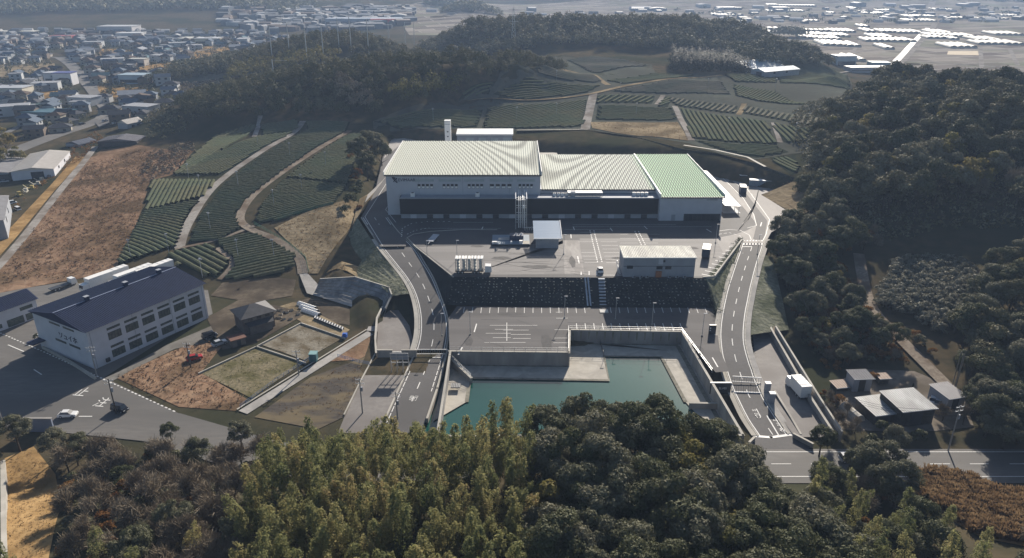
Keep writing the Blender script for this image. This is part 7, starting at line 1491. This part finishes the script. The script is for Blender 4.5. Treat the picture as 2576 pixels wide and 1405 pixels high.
# ---------------------------------------------------------------- tin sheds at the lower right
drapepx('shed_yard_field', [(2080,1080),(2110,960),(2170,930),(2300,935),(2420,985),(2450,1075),(2300,1090)], mat('trodden yard soil',(.17,.145,.12),(.24,.21,.175),.6,.95,0.0,c3=(.13,.11,.085),scale3=.15,bump=.4), .1, 3)
M_TIN = mat('weathered tin roof', (.34,.345,.34),(.46,.465,.46),.35,.5,.4,c3=(.28,.28,.275),scale3=.3,stretch=(1,.4,1))
def shed(px, py, w_, d, h, roofm, wallm, lab, rz=0, tilt=.5, door=True):
    v = G(px, py); r = thing('tin_shed', lab, 'shed', v+Vector((0,0,.05)), rad(rz)); MB().box(-w_/2,w_/2,0,d,-.4,h).build('wall', wallm, r); b = MB(); n = int(w_/.5)
    for i in range(n):
        a = -w_/2-.3+i*(w_+.6)/n; c = a+(w_+.6)/n; b.quad((a,-.5,h),(c-.08,-.5,h),(c-.08,d+.3,h+tilt),(a,d+.3,h+tilt)); b.quad((c-.08,-.5,h+.05),(c,-.5,h+.05),(c,d+.3,h+tilt+.05),(c-.08,d+.3,h+tilt+.05))
    rf = b.build('roof', roofm, r); MB().box(-w_/2-.35,w_/2+.35,-.6,-.5,h-.15,h+.06).build('eave_trim', M_WALLG, rf)
    if door: MB().box(-w_*.2,w_*.15,-.05,-.004,0,h*.85).build('door', M_DARK, r)
    return r
M_DKW = mat('dark shed boards',(.045,.042,.04),(.07,.065,.06),1,.9)
shed(2166,986,4.4,3.6,3.6,mat('grey felt roof',(.13,.13,.145),(.16,.16,.17),.6,.8),M_WALLG,'grey roofed hut with a pale blue end wall at the top of the shed yard',4,.2)
shed(2228,1066,6.2,6.6,2.6,M_TIN,M_DKW,'low tin roofed shed left of the taller tin shed',12,.3); shed(2302,1072,8.0,7.5,4.2,M_TIN,M_DKW,'taller tin roofed shed in the middle of the shed yard',10,.4)
shed(2400,1030,4.6,5.5,3.2,mat('mauve tin roof',(.26,.25,.255),(.31,.30,.305),.6,.6),M_WALLG,'small shed with a mauve roof on posts by the leaning poles',14,.3); shed(2118,985,3.0,2.6,1.2,mat('rust pink sheet',(.32,.23,.18),(.38,.28,.22),.8,.7),M_DKW,'low pinkish lean-to left of the grey roofed hut',10,.2,False); shed(2222,968,2.4,1.8,1.8,MATS['rust pink sheet'],M_DKW,'little pink roofed lean-to right of the grey roofed hut',6,.2,False)
v = G(2162,1062); r = thing('garden_tunnel', 'cream covered polytunnel left of the low tin shed', 'polytunnel', v, rad(14)); b = MB()
for s in range(6):
    t0, t1 = math.pi*s/6, math.pi*(s+1)/6; b.quad((-1.3*math.cos(t0),0,1.7*math.sin(t0)),(-1.3*math.cos(t1),0,1.7*math.sin(t1)),(-1.3*math.cos(t1),5.5,1.7*math.sin(t1)),(-1.3*math.cos(t0),5.5,1.7*math.sin(t0)))
b.add([(-1.3*math.cos(math.pi*s/6),0,1.7*math.sin(math.pi*s/6)) for s in range(7)], [tuple(range(7))]); b.build('cover_sheet', M_CONCL, r); q = MB()
for y in (0,1.8,3.6,5.5):
    for s in range(6): t0, t1 = math.pi*s/6, math.pi*(s+1)/6; q.bar((-1.33*math.cos(t0),y,1.73*math.sin(t0)),(-1.33*math.cos(t1),y,1.73*math.sin(t1)),.07)
q.build('hoops', M_STEEL, r)
for px, py, l in [(2392,985,'first'),(2397,990,'second'),(2402,982,'third')]:
    v = G(px, py); r = thing('bare_pole', f'tall slender pale trunk by the end of the dirt track, {l} of three', 'pole', v); MB().tube((0,0,-.5),(R.uniform(-.4,.4),0,10.5),.13,.07,6).build('pole', mat('weathered trunk',(.16,.145,.125),(.22,.2,.175),2,.9), r); MB().tube((0,0,-.5),(0,0,.4),.2,.16,6).build('foot', M_TRUNK, r)
for px, py, c, l in [(2345,1012,'white','white car in the shed yard beside the tree row'),(2358,1018,'silver','silver car in the shed yard beside the tree row'),(2372,1005,'grey','grey car under the mauve roofed shed')]: car(G(px,py)+Vector((0,0,.15)), rad(60), c, l)
car(P(2135,1160,.05), rad(2), 'silver', 'silver car half hidden by trees on the public road at the right', van=True)
for px, py, k, s in [(2290,1000,'conifer',.35),(2420,1070,'bare_tree',.8),(2370,1060,'bare_tree',.8),(2130,1050,'bare_tree',.6),(2110,1020,'rust_shrub',1.5),(2150,1090,'bare_tree',.8),(2100,1080,'bare_tree',.8),(2190,1125,'shrub',1.6),(2250,1130,'broadleaf_tree',.6),(2220,1090,'shrub',1.5),(2310,1110,'shrub',1.4),(2080,1120,'bare_tree',.7),(2450,1040,'broadleaf_tree',.8),(2480,1090,'broadleaf_tree',.9),(2540,1060,'broadleaf_tree',1.0),(2520,1130,'broadleaf_tree',.9),(2060,1150,'broadleaf_tree',.75),(2200,960,'rust_shrub',1.2),(2255,960,'bare_tree',.6),(2440,950,'broadleaf_tree',.9),(2480,900,'broadleaf_tree',.9),(2540,960,'broadleaf_tree',1.0),(2440,870,'broadleaf_tree',.8),(2400,840,'broadleaf_tree',.7)]:
    v = G(px, py)
    if 2110 < px < 2430 and 930 < py < 1050 and k not in ('conifer','rust_shrub'): continue
    plant(k, v.x, v.y, None, {'conifer':'small pointed conifer in front of the taller tin shed','bare_tree':'leafless tree around the tin sheds','rust_shrub':'rusty bush beside the tin sheds','shrub':'low green bush along the public road below the tin sheds','broadleaf_tree':'grey green evergreen around the tin sheds and the dirt track'}[k], 'shrub' if 'shrub' in k else 'tree', k.replace('_',' ')+'s around the tin sheds', s)
# mixed scrub filling the dell and the right hand edge
def fill(pxs, sp, kinds, lab, wts, sc):
    for x, y in scatter(gpoly(pxs), sp, .42):
        if blocked(x, y, False): continue
        k = R.choices(kinds, wts)[0]; nm = {'broadleaf_tree':'grey green tree','bare_tree':'leafless tree','rust_shrub':'rusty orange bush','shrub':'dark green bush','golden_tree':'yellow green tree','evergreen_oak':'dark oak'}[k]
        q = row_of(y, (150,165,180,195,215,240), ('at the bottom','low down','below the middle','in the middle','above the middle','near the top','at the top'))
        plant(k, x, y, None, f'{nm} {lab}, {q}', 'shrub' if 'shrub' in k else 'tree', f'{nm}s {lab} {q}', R.uniform(*sc)*(1.5 if 'shrub' in k else 1))
fill([(1985,790),(2040,740),(2150,715),(2180,790),(2240,860),(2290,920),(2240,935),(2160,925),(2090,965),(2030,880)], 3.2, ['broadleaf_tree','bare_tree','rust_shrub','shrub','golden_tree'], 'in the dell right of the truck yard', [3,3,4,5,1], (.5,.85))
fill([(2060,980),(2110,1000),(2130,1080),(2080,1090)], 2.8, ['bare_tree','rust_shrub','shrub'], 'beside the parallel wall', [3,3,3], (.5,.8))
fill([(2440,790),(2500,690),(2620,640),(2620,1010),(2500,1020),(2440,960),(2400,900),(2390,850)], 5.0, ['broadleaf_tree','bare_tree','evergreen_oak','golden_tree'], 'right of the dirt track', [5,2,3,1], (.75,1.05))
fill([(2240,820),(2300,830),(2400,930),(2430,985),(2400,960),(2300,880)], 2.6, ['rust_shrub','shrub'], 'along the upper side of the dirt track', [2,4], (.6,1.0))
fill([(2240,870),(2330,950),(2390,1010),(2360,1010),(2280,960),(2230,900)], 2.4, ['rust_shrub','shrub'], 'along the lower side of the dirt track', [3,4], (.5,.9))
fill([(2430,1010),(2600,1010),(2600,1120),(2440,1110)], 4.6, ['broadleaf_tree','bare_tree'], 'in the corner above the public road', [4,2], (.7,1.0))
# wires of the public road
def wire(a, b, sag=1.2, name='overhead_wire', lab=''):
    r = MB(); a = Vector(a); b = Vector(b); n = 14; q = [a.lerp(b, i/n)-Vector((0,0,sag*4*(i/n)*(1-i/n))) for i in range(n+1)]
    for p, s in zip(q, q[1:]): r.tube(p, s, .035, .035, 4, False)
    o = r.build(name, M_DARK); tag(o, lab, 'wire')
for i, h_ in enumerate((10.4,9.5,8.6)): a = P(2385,1135,0); wire(a+Vector((-.6+.5*i,0,h_)), P(2140,1085,0)+Vector((0,2,7-.4*i)), 1.2, lab=f'dark overhead wire from the right hand utility pole towards the truck yard, {("top","middle","lowest")[i]} of three')
# ---------------------------------------------------------------- drop prototypes nothing used
for kind, ps in PROTO.items():
    for k, p in enumerate(ps):
        if not USED.get((kind,k)):
            for c in list(p.children): bpy.data.objects.remove(c)
            bpy.data.objects.remove(p)

for k, q in enumerate(HP):
    if k not in HU:
        for c in list(q[0].children): bpy.data.objects.remove(c)
        bpy.data.objects.remove(q[0])
import re as _re
for o in bpy.data.objects:
    l = o.get('label')
    if l and o.parent is None:
        n = len(_re.findall(r"[A-Za-z0-9][A-Za-z0-9'-]*", l))
        if n > 16 or n < 4: print('LABEL', n, o.name, l)
